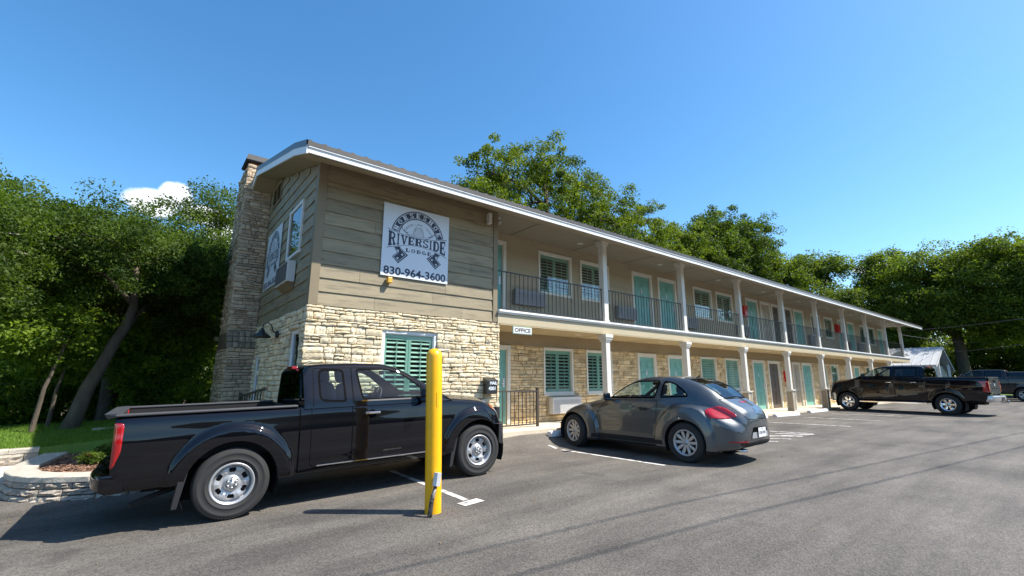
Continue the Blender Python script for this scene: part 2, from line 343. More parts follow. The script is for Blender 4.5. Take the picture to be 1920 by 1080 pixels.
# ------------------------------------------------------------------ stone laying
def hsh(*a):
    x = math.sin(sum(v * k for v, k in zip(a, (12.9898, 78.233, 37.719)))) * 43758.5453
    return x - math.floor(x)
def stones(mb, u0, u1, w0, w1, mp, openings=(), hmin=.06, hmax=.14, lmin=.14, lmax=.42, d0=.02, d1=.055, seed=1, nx=4, nz=3, warp=.012, gap=.0065):
    r = random.Random(seed)
    cuts = sorted({w0, w1} | {o[2] for o in openings if w0 < o[2] < w1} | {o[3] for o in openings if w0 < o[3] < w1})
    rows = []
    for a, b in zip(cuts[:-1], cuts[1:]):
        z = a
        while z < b - 1e-6:
            h = r.uniform(hmin, hmax)
            if b - z - h < hmin * .8: h = b - z
            if h > hmax * 1.5: h = h / 2
            rows.append((z, z + h)); z += h
    def spans(a, b):
        s = [(u0, u1)]
        for o in openings:
            if o[2] < b - 1e-4 and o[3] > a + 1e-4:
                t = []
                for p, q in s:
                    if o[0] > p and o[0] < q: t.append((p, o[0]))
                    if o[1] > p and o[1] < q: t.append((o[1], q))
                    if o[0] >= q or o[1] <= p: t.append((p, q))
                s = t
        return s
    def one(a, b, c, d):
        if b - a < .03 or d - c < .025: return
        t = r.uniform(.80, 1.14) * (1 if r.random() > .12 else r.uniform(.66, .85))
        dep = r.uniform(d0, d1); cx = (a + b) / 2; cz = (c + d) / 2
        tw = r.uniform(-.012, .012); nX = nx + (1 if b - a > .3 else 0)
        vs = []; s1, s2 = r.random() * 99, r.random() * 99
        tb = [r.uniform(-.5, .5) * min(.012, (d - c) * .12) for _ in range(4)]
        for j in range(nz + 1):
            for i in range(nX + 1):
                fu = i / nX; fw = j / nz
                e = min(fu * (b - a), (1 - fu) * (b - a), fw * (d - c), (1 - fw) * (d - c))
                rr = min(fu, 1 - fu) < .01 or min(fw, 1 - fw) < .01
                dd = dep * (.84 if rr else 1) + (0 if rr else r.uniform(-.007, .008))
                u = a + gap + (b - a - 2 * gap) * fu; w = c + gap + (d - c - 2 * gap) * fw
                if rr:
                    corner = (i in (0, nX)) and (j in (0, nz))
                    k = .006 if corner else 0
                    u += (k if fu < .5 else -k) * (1 if i in (0, nX) else 0) + r.uniform(-.004, .004); w += (k if fw < .5 else -k) * (1 if j in (0, nz) else 0) + r.uniform(-.004, .004)
                w += warp * math.sin(u * 4.1 + w * 2.0 + s1 * 0) * math.sin(w * 6 + 1.) + tw * (u - cx)
                vs.append(mp(u, w, dd))
        base = len(vs)
        ring = [(i, 0) for i in range(nX + 1)] + [(nX, j) for j in range(1, nz + 1)] + [(i, nz) for i in range(nX - 1, -1, -1)] + [(0, j) for j in range(nz - 1, 0, -1)]
        for (i, j) in ring:
            fu = i / nX; fw = j / nz
            vs.append(mp(a + gap * .5 + (b - a - gap) * fu, c + gap * .5 + (d - c - gap) * fw + warp * math.sin((a + (b - a) * fu) * 4.1 + (c + (d - c) * fw) * 2.0) * math.sin((c + (d - c) * fw) * 6 + 1.), 0.))
        fs = [(j * (nX + 1) + i, j * (nX + 1) + i + 1, (j + 1) * (nX + 1) + i + 1, (j + 1) * (nX + 1) + i) for j in range(nz) for i in range(nX)]
        for k in range(len(ring)):
            k2 = (k + 1) % len(ring); a_ = ring[k][1] * (nX + 1) + ring[k][0]; b_ = ring[k2][1] * (nX + 1) + ring[k2][0]
            fs.append((base + k, base + k2, b_, a_))
        mb.add(vs, fs, t, 0, False)
    for (c, d) in rows:
        for (p, q) in spans(c, d):
            u = p
            while u < q - 1e-6:
                l = r.uniform(lmin, lmax) * (1.15 if d - c < .09 else 1)
                if q - u - l < lmin * .7: l = q - u
                if l > lmax * 1.6: l /= 2
                if d - c > .1 and r.random() < .3 and l > .15:
                    m_ = c + (d - c) * r.uniform(.4, .6); one(u, u + l, c, m_)
                    if r.random() < .5: one(u, u + l, m_, d)
                    else: k = r.uniform(.35, .65); one(u, u + l * k, m_, d); one(u + l * k, u + l, m_, d)
                else: one(u, u + l, c, d)
                u += l
def wall_sheet(mb, u0, u1, w0, w1, mp, openings=(), tint=1., depth=.14, d=0.):
    us = sorted({u0, u1} | {v for o in openings for v in o[:2] if u0 < v < u1}); ws = sorted({w0, w1} | {v for o in openings for v in o[2:4] if w0 < v < w1})
    for a, b in zip(us[:-1], us[1:]):
        for c, e in zip(ws[:-1], ws[1:]):
            m1, m2 = (a + b) / 2, (c + e) / 2
            if any(o[0] < m1 < o[1] and o[2] < m2 < o[3] for o in openings): continue
            mb.add([mp(a, c, d), mp(b, c, d), mp(b, e, d), mp(a, e, d)], [(0, 1, 2, 3)], tint)
    for o in openings:   # reveals
        a, b, c, e = o[:4]
        for (p, q) in (((a, c), (b, c)), ((b, c), (b, e)), ((b, e), (a, e)), ((a, e), (a, c))):
            mb.add([mp(*p, d), mp(*q, d), mp(*q, d - depth), mp(*p, d - depth)], [(0, 1, 2, 3)], tint)
def siding(mb, u0, u1, w0, w1, mp, exposure=.245, openings=(), seed=3, clip=None, lmin=1.6, lmax=4.0, out=.022, tv=.13, first=None):
    r = random.Random(seed); w = w0
    while w < w1 - .01:
        h = exposure if not (first and w == w0) else first
        top = min(w + h, w1)
        segs = [(u0, u1)]
        if clip:
            c_ = clip((w + top) / 2)
            if c_ is None: break
            segs = [(max(u0, c_[0]), min(u1, c_[1]))]
        for o in openings:
            if o[2] < top - .005 and o[3] > w + .005:
                t = []
                for p, q in segs:
                    if p < o[0] < q: t.append((p, o[0]))
                    if p < o[1] < q: t.append((o[1], q))
                    if o[0] >= q or o[1] <= p: t.append((p, q))
                segs = t
        for p, q in segs:
            u = p
            while u < q - .01:
                l = r.uniform(lmin, lmax)
                if q - u - l < .5: l = q - u
                a, b = u + .0025, u + l - .0025; k = .004
                vs = [mp(a, w, 0), mp(b, w, 0), mp(b, w, out), mp(a, w, out), mp(b, top, k), mp(a, top, k), mp(b, top, 0), mp(a, top, 0)]
                mb.add(vs, [(0, 1, 2, 3), (3, 2, 4, 5), (5, 4, 6, 7), (0, 3, 5, 7), (1, 6, 4, 2)], r.uniform(1 - tv, 1 + tv))
                u += l
        w = top

# ------------------------------------------------------------------ the motel
motel = empty('motel_building', (0, 0, 0), 0, 'long two storey motel with brown siding, cream stone ground floor and an open upper gallery', 'building')
front = lambda u, w, d: (u, -d, w)
left = lambda u, w, d: (-d, u, w)
YR = 1.2
rec = lambda u, w, d: (u, YR - d, w)
UZ, LZ = 2.94, .14
upper = [('D', 4.40, 5.18, 'teal'), ('W', 6.33, 7.67, 0), ('W', 8.04, 9.40, 0), ('D', 10.60, 11.75, 'teal'), ('D', 12.10, 13.28, 'teal'), ('W', 14.46, 15.86, 0), ('W', 16.20, 17.60, 0), ('D', 18.85, 20.05, 'teal'), ('D', 20.30, 21.40, 'beige'), ('D', 21.50, 22.45, 'brown'), ('D', 22.95, 23.95, 'brown'), ('D', 24.15, 25.45, 'teal'), ('W', 26.46, 27.86, 0), ('W', 28.45, 29.85, 0), ('D', 30.75, 32.0, 'teal'), ('D', 32.4, 33.8, 'teal'), ('W', 34.8, 36.3, 0), ('W', 36.8, 38.25, 0), ('D', 39.0, 40.2, 'teal')]
lower = [('D', 4.50, 5.31, 'teal'), ('W', 6.46, 7.61, 0), ('W', 8.17, 9.35, 0), ('D', 10.65, 11.70, 'teal'), ('D', 12.38, 13.45, 'teal'), ('W', 14.55, 15.73, 1), ('W', 16.42, 17.64, 1), ('D', 18.85, 20.05, 'teal'), ('D', 20.40, 21.65, 'brown'), ('D', 23.1, 24.1, 'beige'), ('D', 24.3, 25.65, 'teal'), ('W', 26.6, 27.8, 0), ('W', 28.46, 29.65, 0), ('D', 30.95, 32.1, 'teal'), ('D', 32.45, 33.65, 'teal'), ('W', 34.9, 36.1, 0), ('W', 36.8, 38.0, 0)]
UO = [(a, b, 3.77 if t == 'W' else 2.96, 5.02 if t == 'W' else 5.06) for t, a, b, _ in upper]
LO = [(a, b, 1.0 if t == 'W' else wz((a + b) / 2) + .01, 2.27) for t, a, b, _ in lower]
FW = (1.33, 2.48, 1.02, 2.31)       # front stone window
# backing walls
mb = MB()
wall_sheet(mb, 4.0, 40.5, 2.94, 5.27, rec, UO)
siding(mb, 4.0, 40.5, 2.96, 5.27, rec, .235, UO, 11, out=.014, tv=.03)
mb.build('gallery_wall', M['siding_dark'], motel)
mb = MB(); wall_sheet(mb, 4.0, 40.5, 2.30, 2.62, rec, [], d=.012); mb.build('plaster_band', M['plaster'], motel)
mb = MB(); wall_sheet(mb, 4.0, 40.5, 0.0, 2.30, rec, LO)
wall_sheet(mb, 0, 4.0, -.2, 2.66, front, [FW]); wall_sheet(mb, 0, 7.8, -.2, 2.66, left, [(.34, .98, .2, 2.28), (3.62, 4.2, .85, 1.98)])
mb.add([(4, 0, -.2), (4, 1.2, -.2), (4, 1.2, 2.66), (4, 0, 2.66)], [(0, 1, 2, 3)])
mb.build('mortar_wall', M['mortar'], motel)
mb = MB(); stones(mb, -.05, 4.06, 0.0, 2.655, front, [FW], .05, .125, .09, .36, .030, .060, 5, 6, 3)
mb.build('stone_front', M['stone'], motel)
mb = MB(); stones(mb, -.03, 4.32, 0.0, 2.64, left, [(.34, .98, .2, 2.28), (3.62, 4.2, .85, 1.98)], .05, .14, .10, .36, .03, .07, 6, 5, 3)
mb.build('stone_gable', M['stone'], motel)
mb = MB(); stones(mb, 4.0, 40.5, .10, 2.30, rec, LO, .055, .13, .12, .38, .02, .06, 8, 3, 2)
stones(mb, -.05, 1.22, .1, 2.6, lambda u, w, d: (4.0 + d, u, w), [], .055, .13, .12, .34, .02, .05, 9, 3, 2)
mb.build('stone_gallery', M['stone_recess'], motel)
# siding block
sidfront = lambda u, w, d: (u, -.015 - d, w)
mb = MB(); mb.box(-.012, 3.92, -.015, .0, 2.64, 5.27)
siding(mb, .12, 3.86, 2.66, 5.27, sidfront, .245, [], 21, lmin=.7, lmax=2.6, out=.024, tv=.16)
mb.build('siding_front', M['siding'], motel)
gz_low = lambda u: 4.95 + (u + .85) * .365 if u < 0 else (5.26 + u * .2675 if u < 4 else 6.33 - (u - 4) * .36)
def gclip(w):
    if w < 5.26: return (-9, 9)
    a = (w - 5.26) / .2675; b = 4 + (6.33 - w) / .36
    return None if b - a < .2 else (a, b)
mb = MB()
pts = [(0, 0.0, 2.64), (0, 7.8, 2.64), (0, 7.8, gz_low(7.8)), (0, 4, 6.33), (0, 0, 5.26)]
mb.add(pts, [(0, 1, 2, 3, 4)])
siding(mb, .11, 4.5, 2.64, 6.33, left, .245, [(.9, 1.96, 3.76, 4.88), (3.2, 4.08, 5.6, 6.08)], 22, gclip, lmin=1.2, lmax=3.2, out=.024, tv=.08)
siding(mb, 5.8, 7.8, 2.64, 6.33, left, .245, [], 23, gclip)
mb.build('siding_gable', M['siding'], motel)
mb = MB()
mb.box(-.034, .12, -.046, -.016, 2.655, 5.27); mb.box(-.034, -.004, -.0155, .11, 2.655, 5.27)
mb.box(3.86, 3.98, -.05, -.016, 2.655, 5.27); mb.box(3.921, 3.98, -.0155, 1.2, 2.655, 5.27)
mb.box(.125, 3.855, -.05, -.016, 5.16, 5.27)
bevel(mb.build('corner_board', M['trim_olive'], motel), .003)
# remaining body walls
mb = MB(); mb.box(.02, 40.5, 7.7, 7.8, -.3, 4.9); mb.box(40.4, 40.5, 1.22, 7.69, 0, 5.3)
mb.add([(40.5, 1.2, 5.2), (40.5, 7.8, gz_low(7.8)), (40.5, 4, 6.33)], [(0, 1, 2)])
mb.build('rear_wall', M['siding_dark'], motel)
# roof
RX0, RX1 = -.45, 41.15
top = [(-.88, 5.145), (0, 5.46), (4, 6.53), (8.7, 4.84)]; bot = [(-.86, 4.96), (0, 5.27), (4, 6.34), (8.66, 4.66)]
mb = MB(); vs = []
for x in (RX0, RX1):
    for y, z in top: vs.append((x, y, z))
for i in range(3): pass
mb.add(vs, [(i, i + 4, i + 5, i + 1) for i in range(3)])
n = int((RX1 - RX0) / .23)
for k in range(n + 1):
    x = RX0 + .02 + k * (RX1 - RX0 - .05) / n
    vs = []
    for (y, z) in top: vs += [(x - .045, y - .03 if y < 0 else y, z + .001), (x - .018, y - .03 if y < 0 else y, z + .04), (x + .018, y - .03 if y < 0 else y, z + .04), (x + .045, y - .03 if y < 0 else y, z + .001)]
    fs = [(i * 4 + j, i * 4 + j + 1, i * 4 + j + 5, i * 4 + j + 4) for i in range(3) for j in range(3)] + [(0, 1, 2, 3)]
    mb.add(vs, fs)
mb.box(RX0 - .02, RX1 + .02, -.93, -.885, 5.075, 5.155)
vs = []
for x in (RX0 - .035, RX0 - .012):
    for y, z in top: vs += [(x, y, z - .07), (x, y, z + .045)]
mb.add(vs, [(i * 2, i * 2 + 2, i * 2 + 3, i * 2 + 1) for i in range(3)] + [(i * 2 + 1, i * 2 + 3, i * 2 + 11, i * 2 + 9) for i in range(3)] + [(8 + i * 2, 8 + i * 2 + 2, 8 + i * 2 + 3, 8 + i * 2 + 1) for i in range(3)])
roof = mb.build('metal_roof', M['roofmetal'], motel)
mb = MB(); mb.box(RX0 - .005, RX1, -.905, -.87, 4.965, 5.105)
mb.box(RX0 - .005, RX1, -.925, -.907, 5.055, 5.10)
vs = []
for x in (RX0 - .03, RX0 - .002):
    for (y, z) in [(-.905, 5.095), (0, 5.41), (4, 6.48), (8.7, 4.79)]: vs += [(x, y, z - .15), (x, y, z)]
mb.add(vs, [(i * 2, i * 2 + 2, i * 2 + 3, i * 2 + 1) for i in range(3)] + [(i * 2, i * 2 + 8, i * 2 + 10, i * 2 + 2) for i in range(3)] + [(8 + i * 2, 8 + i * 2 + 2, 8 + i * 2 + 3, 8 + i * 2 + 1) for i in range(3)] + [(0, 1, 9, 8)])
mb.build('fascia', M['white'], roof)
mb = MB()
for (a, b) in zip(bot[:-1], bot[1:]):
    xs0, xs1 = (RX0, RX1) if a[0] < 0 else (RX0, .0)
    mb.add([(xs0, a[0], a[1]), (xs1, a[0], a[1]), (xs1, b[0], b[1]), (xs0, b[0], b[1])], [(0, 1, 2, 3)])
mb.add([(3.98, 0, 5.27), (41.15, 0, 5.27), (41.15, 1.25, 5.27), (3.98, 1.25, 5.27)], [(0, 1, 2, 3)])
for k in range(16):   # sheet joints
    x = 5.3 + k * 2.44; mb.box(x, x + .02, -.05, 1.2, 5.262, 5.2695, .55)
mb.box(4.0, 41.1, -.06, -.035, 5.255, 5.2695, .55)
M['soffit_t'] = pmat('soffit_boards', (.36, .295, .195), .7, var=.06, tint=1)
mb.build('soffit', M['soffit_t'], roof)
# balcony slab
slab = None
mb = MB(); mb.box(3.985, 40.6, -.06, 1.2, 2.64, 2.86); slab = mb.build('balcony_floor', M['slabface'], motel)
mb = MB(); mb.box(3.985, 40.62, -.10, 1.2, 2.862, 2.94); mb.box(3.985, 40.62, -.125, -.101, 2.895, 2.945); bevel(mb.build('floor_edge', M['white'], slab), .01)
mb = MB(); mb.box(4.06, 40.58, -.055, 1.19, 2.615, 2.638)
for k in range(16):
    x = 5.3 + k * 2.44; mb.box(x, x + .015, .0, 1.15, 2.609, 2.6145, .6)
M['soffit_low_t'] = pmat('lower_soffit_boards', (.52, .41, .235), .7, var=.06, tint=1)
mb.build('lower_soffit', M['soffit_low_t'], slab)
# recessed downlights are parts of the building
mb0 = MB()
mbl = MB(); mbl.lathe([(.0, -.004), (.07, -.004), (.09, 0), (.09, .01)], 16)
M['lens'] = pmat('downlight_lens', (.75, .72, .62), .4)
first = mbl.build('ceiling_light', M['lens'], motel); first.location = (7.4, .55, 5.266)
for k in range(1, 9):
    for zz in ((5.266, 2.611)):
        c = first.copy(); col.objects.link(c); c.parent = motel; c.location = (7.4 + 3.95 * k if zz > 3 else 7.2 + 3.95 * (k - 1), .55, zz)

# columns
def column_mesh_upper():
    mb = MB(); w = .085
    mb.box(-w, w, -w, w, 2.945, 5.2)
    mb.box(-.11, .11, -.11, .11, 5.11, 5.16); mb.box(-.13, .13, -.13, .13, 5.161, 5.20); mb.box(-.15, .15, -.15, .15, 5.2005, 5.268)
    mb.box(-.1, .1, -.1, .1, 2.946, 3.0)
    return mb
def column_mesh_lower():
    mb = MB(); w = .085
    mb.box(-w, w, -w, w, 1.0, 2.5)
    mb.box(-.11, .11, -.11, .11, 2.42, 2.46); mb.box(-.13, .13, -.13, .13, 2.465, 2.52); mb.box(-.155, .155, -.15, .15, 2.5205, 2.614)
    return mb
cu = bevel(column_mesh_upper().build('upper_column', M['post'], motel), .006); cu.location = (7.70, .0, 0)
for k in range(1, 9):
    c = cu.copy(); col.objects.link(c); c.parent = motel; c.location = (7.7 + 3.95 * k, 0, 0)
cl = bevel(column_mesh_lower().build('lower_column', M['post'], motel), .006); cl.location = (7.70, .0, 0)
mb = MB(); mb.box(-.17, .17, -.17, .17, .96, 1.0); mb.box(-.145, .145, -.145, .145, .93, .959)
for sx in (-1, 1):
    for sy in (-1, 1): mb.box(sx * .14 - .03 * (sx > 0) , sx * .14 + .03 * (sx < 0), sy * .14 - .03 * (sy > 0), sy * .14 + .03 * (sy < 0), .0, .929)
mb.box(-.16, .16, -.16, .16, .0, .14 + .0)
cap = bevel(mb.build('pedestal_frame', M['post'], cl), .004)
mb = MB(); mb.box(-.125, .125, -.125, .125, .1, .925); ped = mb.build('pedestal', M['pedestal'], cl)
mb = MB(); mb.box(-.055, .055, -.0875, -.086, 1.55, 1.63); plq = mb.build('room_plaque', M['signwhite'], cl)
for k in range(1, 8):
    c = cl.copy(); col.objects.link(c); c.parent = motel; c.location = (7.7 + 3.95 * k, 0, 0)
    for s in (cap, ped, plq):
        d = s.copy(); col.objects.link(d); d.parent = c
# railings
def railing(x0, x1):
    mb = MB(); z0, z1 = 3.0, 3.86; y = .0
    mb.box(x0, x1, y - .016, y + .016, z1 - .012, z1 + .012); mb.box(x0, x1, y - .012, y + .012, z0 - .01, z0 + .01)
    n_ = max(2, round((x1 - x0) / .135))
    for k in range(n_ + 1):
        x = x0 + .01 + (x1 - x0 - .02) * k / n_; mb.box(x - .0065, x + .0065, y - .0065, y + .0065, z0 + .01, z1 - .012)
    return mb.build('railing', M['black_metal'], motel)
railing(3.985, 7.61)
for k in range(8): railing(7.79 + 3.95 * k, 7.61 + 3.95 * (k + 1))

# windows and doors
def window(a, b, c, d, mp, style=0, trim=.065, sill=False, proud=.02, shutters=True, parent=motel, rec_d=.05, fr='white_trim', dark_depth=.13):
    mb = MB()
    bx = lambda u0, u1, w0, w1, d0, d1, t=1: mb.box(u0, u1, w0, w1, d0, d1, t, 0, lambda u, w, dd: mp(u, w, dd))
    bx(a, b, d - trim, d, -rec_d, proud); bx(a, b, c, c + trim, -rec_d, proud)
    bx(a, a + trim, c + trim, d - trim, -rec_d, proud); bx(b - trim, b, c + trim, d - trim, -rec_d, proud)
    t2 = .018
    for (p, q, r_, s_) in ((a + trim, b - trim, d - trim - t2, d - trim), (a + trim, b - trim, c + trim, c + trim + t2), (a + trim, a + trim + t2, c + trim + t2, d - trim - t2), (b - trim - t2, b - trim, c + trim + t2, d - trim - t2)):
        bx(p, q, r_, s_, -rec_d + .003, -.004, .9)
    f = mb.build('window', M[fr], parent); bevel(f, .003)
    ia, ib, ic, id_ = a + trim + t2, b - trim - t2, c + trim + t2, d - trim - t2
    m2 = MB(); e = -.022
    m2.add([mp(ia, ic, e), mp(ib, ic, e), mp(ib, id_, e), mp(ia, id_, e)], [(0, 1, 2, 3)])
    m2.build('pane', M['glass_room' if style == 2 else ('glass_upper' if c > 3 else 'glass')], f)
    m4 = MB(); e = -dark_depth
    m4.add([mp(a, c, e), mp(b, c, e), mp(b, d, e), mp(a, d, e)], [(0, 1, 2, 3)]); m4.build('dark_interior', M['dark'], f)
    if shutters:
        m3 = MB(); D0, D1 = -.075, -.045; st = .05; mid = (ia + ib) / 2
        bb = lambda u0, u1, w0, w1, d0=D0, d1=D1: m3.box(u0, u1, w0, w1, d0, d1, 1., 0, lambda u, w, dd: mp(u, w, dd))
        bb(ia, ib, id_ - .10, id_); bb(ia, ib, ic, ic + .04)
        for (p, q) in ((ia, mid - .004), (mid + .004, ib)):
            bb(p, p + st, ic + .04, id_ - .10); bb(q - st, q, ic + .04, id_ - .10)
            bb(p + st + .03 if p == ia else p + st + .0, q - st, ic + .041, ic + .08)
            m3.box((p + q) / 2 - .009, (p + q) / 2 + .009, ic + .1, id_ - .12, -.034, -.026, 1., 0, lambda u, w, dd: mp(u, w, dd)) if style != 3 else None
            n_ = int((id_ - .10 - ic - .08) / .088)
            for k in range(n_):
                w = ic + .09 + (id_ - .11 - ic - .09) * (k + .5) / n_
                hh, dd = (.017, .030) if style != 1 else (.036, .014)
                u0, u1 = p + st, q - st
                m3.add([mp(u0, w - hh, -.042 + .0), mp(u1, w - hh, -.042), mp(u1, w + hh, -.042 - dd * 1.3), mp(u0, w + hh, -.042 - dd * 1.3), mp(u0, w - hh + .008, -.040), mp(u1, w - hh + .008, -.040), mp(u1, w + hh + .008, -.040 - dd * 1.3), mp(u0, w + hh + .008, -.040 - dd * 1.3)],
                       [(0, 1, 2, 3), (4, 7, 6, 5), (0, 4, 5, 1), (2, 6, 7, 3)], 1., 1)
        m3.build('plantation_shutter', [M['shutter'], M['louver']], f)
    if sill:
        m5 = MB(); m5.box(a - .01, b + .01, c - .03, c - .001, -.02, proud + .03, 1., 0, lambda u, w, dd: mp(u, w, dd)); m5.build('sill', M[fr], f)
    return f
def door(a, b, c, d, mp, colr, open_=False, parent=motel, trim=.105):
    m1 = MB(); e = -.035; ia, ib, id_ = a + trim, b - trim, d - trim
    bx = lambda m_, u0, u1, w0, w1, d0, d1, t=1: m_.box(u0, u1, w0, w1, d0, d1, t, 0, lambda u, w, dd: mp(u, w, dd))
    bx(m1, ia, ib, c, id_, e - .03, e)
    W = ib - ia; H = id_ - c
    for (p, q, r_, s_) in ((.12, .46, .80, .92), (.54, .88, .80, .92), (.12, .46, .44, .74), (.54, .88, .44, .74), (.12, .46, .08, .36), (.54, .88, .08, .36)):
        u0, u1, w0, w1 = ia + p * W, ia + q * W, c + r_ * H, c + s_ * H
        g = .014
        for (x0, x1, y0, y1) in ((u0, u1, w0, w0 + g), (u0, u1, w1 - g, w1), (u0, u0 + g, w0 + g, w1 - g), (u1 - g, u1, w0 + g, w1 - g)):
            bx(m1, x0, x1, y0, y1, e, e + .009, .6)
        bx(m1, u0 + .035, u1 - .035, w0 + .035, w1 - .035, e, e + .007)
    key = {'teal': 'teal', 'beige': 'beige_door', 'brown': 'brown_door'}[colr]
    lf = m1.build('door', M[key], parent); bevel(lf, .002, 1)
    m2 = MB(); bx(m2, a, ia, c, d, -.07, .022); bx(m2, ib, b, c, d, -.07, .022); bx(m2, ia, ib, id_, d, -.07, .022)
    bx(m2, ia, ia + .02, c, id_ - .02, -.033, -.012, .9); bx(m2, ib - .02, ib, c, id_ - .02, -.033, -.012, .9); bx(m2, ia, ib, id_ - .02, id_, -.033, -.012, .9)
    bevel(m2.build('door_frame', M['white_trim'], lf), .003)
    if colr == 'teal':
        m3 = MB(); u = ib - .10; w = c + 1.0
        bx(m3, u - .025, u + .035, w - .10, w + .13, e, e + .022); bx(m3, u - .08, u + .02, w - .02, w, e + .03, e + .045); bx(m3, u - .005, u + .01, w - .02, w, e + .022, e + .031)
        bx(m3, u - .012, u + .022, w + .06, w + .11, e + .0225, e + .024, .2)
        m3.build('handle', M['galv'], lf)
        m4 = MB(); um = (ia + ib) / 2; wm = c + .74 * H
        pts = [mp(um + .05 * math.cos(t), wm + .065 * math.sin(t), e + .012) for t in [k * math.pi / 4 for k in range(8)]]
        m4.add(pts, [tuple(range(8))], 1.)
        bx(m4, um - .03, um + .03, wm - .11, wm - .07, e, e + .012)
        plate = m4.build('number_plate', M['signwhite'], lf)
        m5 = MB(); 
        pts = []
        for t in [k * math.pi / 5 - .6 for k in range(7)]:
            pts += [mp(um + .038 * math.cos(t), wm + .05 * math.sin(t), e + .014), mp(um + .026 * math.cos(t), wm + .034 * math.sin(t), e + .014)]
        m5.add(pts, [(i * 2, i * 2 + 1, i * 2 + 3, i * 2 + 2) for i in range(6)]); m5.build('horseshoe_mark', M['navy'], lf)
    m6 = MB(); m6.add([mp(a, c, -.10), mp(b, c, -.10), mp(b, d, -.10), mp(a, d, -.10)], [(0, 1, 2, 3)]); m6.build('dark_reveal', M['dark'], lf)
    return lf
for (t, a, b, s), o in zip(upper, UO):
    if t == 'W': window(*o, rec, 0, proud=.03, trim=.07)
    else: door(*o, rec, s)
reclow = lambda u, w, d: (u, YR - .035 - d, w)
for (t, a, b, s), o in zip(lower, LO):
    if t == 'W': window(*o, reclow, s, trim=.055, proud=.03, sill=True)
    else: door(*o, reclow, s)
window(*FW, front, 0, trim=.05, proud=.01, fr='white')
window(.92, 1.95, 3.79, 4.86, lambda u, w, d: (-.05 - d, u, w), 2, trim=.04, proud=.0, shutters=False, fr='white', dark_depth=.04)
window(.36, .96, .9, 2.27, left, 2, trim=.05, proud=.01, shutters=False, fr='white')
window(3.64, 4.18, .85, 1.97, left, 2, trim=.05, proud=.0, shutters=False, fr='white')
# gable vent
mb = MB(); mpv = lambda u, w, d: (-.005 - d, u, w)
for (p, q, r_, s_) in ((3.2, 4.08, 5.58, 5.62), (3.2, 4.08, 6.06, 6.10), (3.2, 3.24, 5.62, 6.06), (4.04, 4.08, 5.62, 6.06), (3.62, 3.66, 5.62, 6.06)): mb.box(p, q, r_, s_, 0, .035, 1, 0, mpv)
for k in range(9):
    w = 5.64 + k * .047; mb.add([mpv(3.24, w, .03), mpv(4.04, w, .03), mpv(4.04, w + .035, .002), mpv(3.24, w + .035, .002)], [(0, 1, 2, 3)], .5)
mb.build('gable_vent', M['trim_olive'], motel)
# chimney
mb = MB()
cy0, cy1, cx = 4.52, 5.95, .62
mb.box(-cx + .03, -.0, cy0 + .03, cy1 - .03, 2.0, 6.8); mb.box(-cx - .0 + .03, .0, 4.33, 6.25, -.3, 2.1)
chim = mb.build('chimney', M['mortar_dark'], motel)
mb = MB()
near = lambda u, w, d: (u, cy0 + .03 - d, w)
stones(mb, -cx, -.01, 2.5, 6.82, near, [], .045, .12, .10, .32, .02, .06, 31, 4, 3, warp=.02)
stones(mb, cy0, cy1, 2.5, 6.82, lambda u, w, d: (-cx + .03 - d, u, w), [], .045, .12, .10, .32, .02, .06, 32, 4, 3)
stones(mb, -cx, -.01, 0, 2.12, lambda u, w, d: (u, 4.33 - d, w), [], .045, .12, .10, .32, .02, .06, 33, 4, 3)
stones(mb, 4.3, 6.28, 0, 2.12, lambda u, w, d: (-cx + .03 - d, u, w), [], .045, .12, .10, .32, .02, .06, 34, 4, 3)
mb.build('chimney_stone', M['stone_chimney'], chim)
mb = MB()
rr = random.Random(4)
for i in range(5):
    for j in range(3):
        u0, u1 = -cx - .02 + i * .13, -cx - .02 + (i + 1) * .13 - .012; t0, t1 = j / 3, (j + 1) / 3 - .03
        f_ = lambda u, t, o_: (u, 4.27 + .24 * t - o_ * .7, 2.13 + .42 * t + o_ * .5)
        o_ = rr.uniform(.01, .035)
        mb.add([f_(u0, t0, 0), f_(u1, t0, 0), f_(u1, t1, 0), f_(u0, t1, 0), f_(u0 + .02, t0 + .04, o_), f_(u1 - .02, t0 + .04, o_), f_(u1 - .02, t1 - .04, o_), f_(u0 + .02, t1 - .04, o_)],
               [(4, 5, 6, 7), (0, 1, 5, 4), (1, 2, 6, 5), (2, 3, 7, 6), (3, 0, 4, 7)], rr.uniform(.45, .8), 0, True)
mb.add([(-cx, 4.3, 2.1), (-.0, 4.3, 2.1), (0, 4.53, 2.52), (-cx, 4.53, 2.52), (-cx, 6.27, 2.1), (-cx, 5.96, 2.52)], [(0, 1, 2, 3), (0, 3, 5, 4)], .3)
mb.build('chimney_shoulder', M['stone_chimney'], chim)
mb = MB(); mb.box(-.52, -.18, 4.85, 5.35, 6.8, 7.0); mb.build('flue', M['clay'], chim)
mb = MB(); mb.box(-.64, -.10, 4.72, 5.5, 7.0, 7.03)
mb.add([(-.66, 4.7, 7.031), (-.08, 4.7, 7.031), (-.08, 5.52, 7.031), (-.66, 5.52, 7.031), (-.62, 4.74, 7.19), (-.12, 4.74, 7.19), (-.12, 5.48, 7.19), (-.62, 5.48, 7.19)], [(0, 1, 5, 4), (1, 2, 6, 5), (2, 3, 7, 6), (3, 0, 4, 7), (4, 5, 6, 7)])
M['capmetal'] = pmat('cap_metal', (.03, .027, .024), .6, var=.3, vs=12)
mb.build('chimney_cap', M['capmetal'], chim)
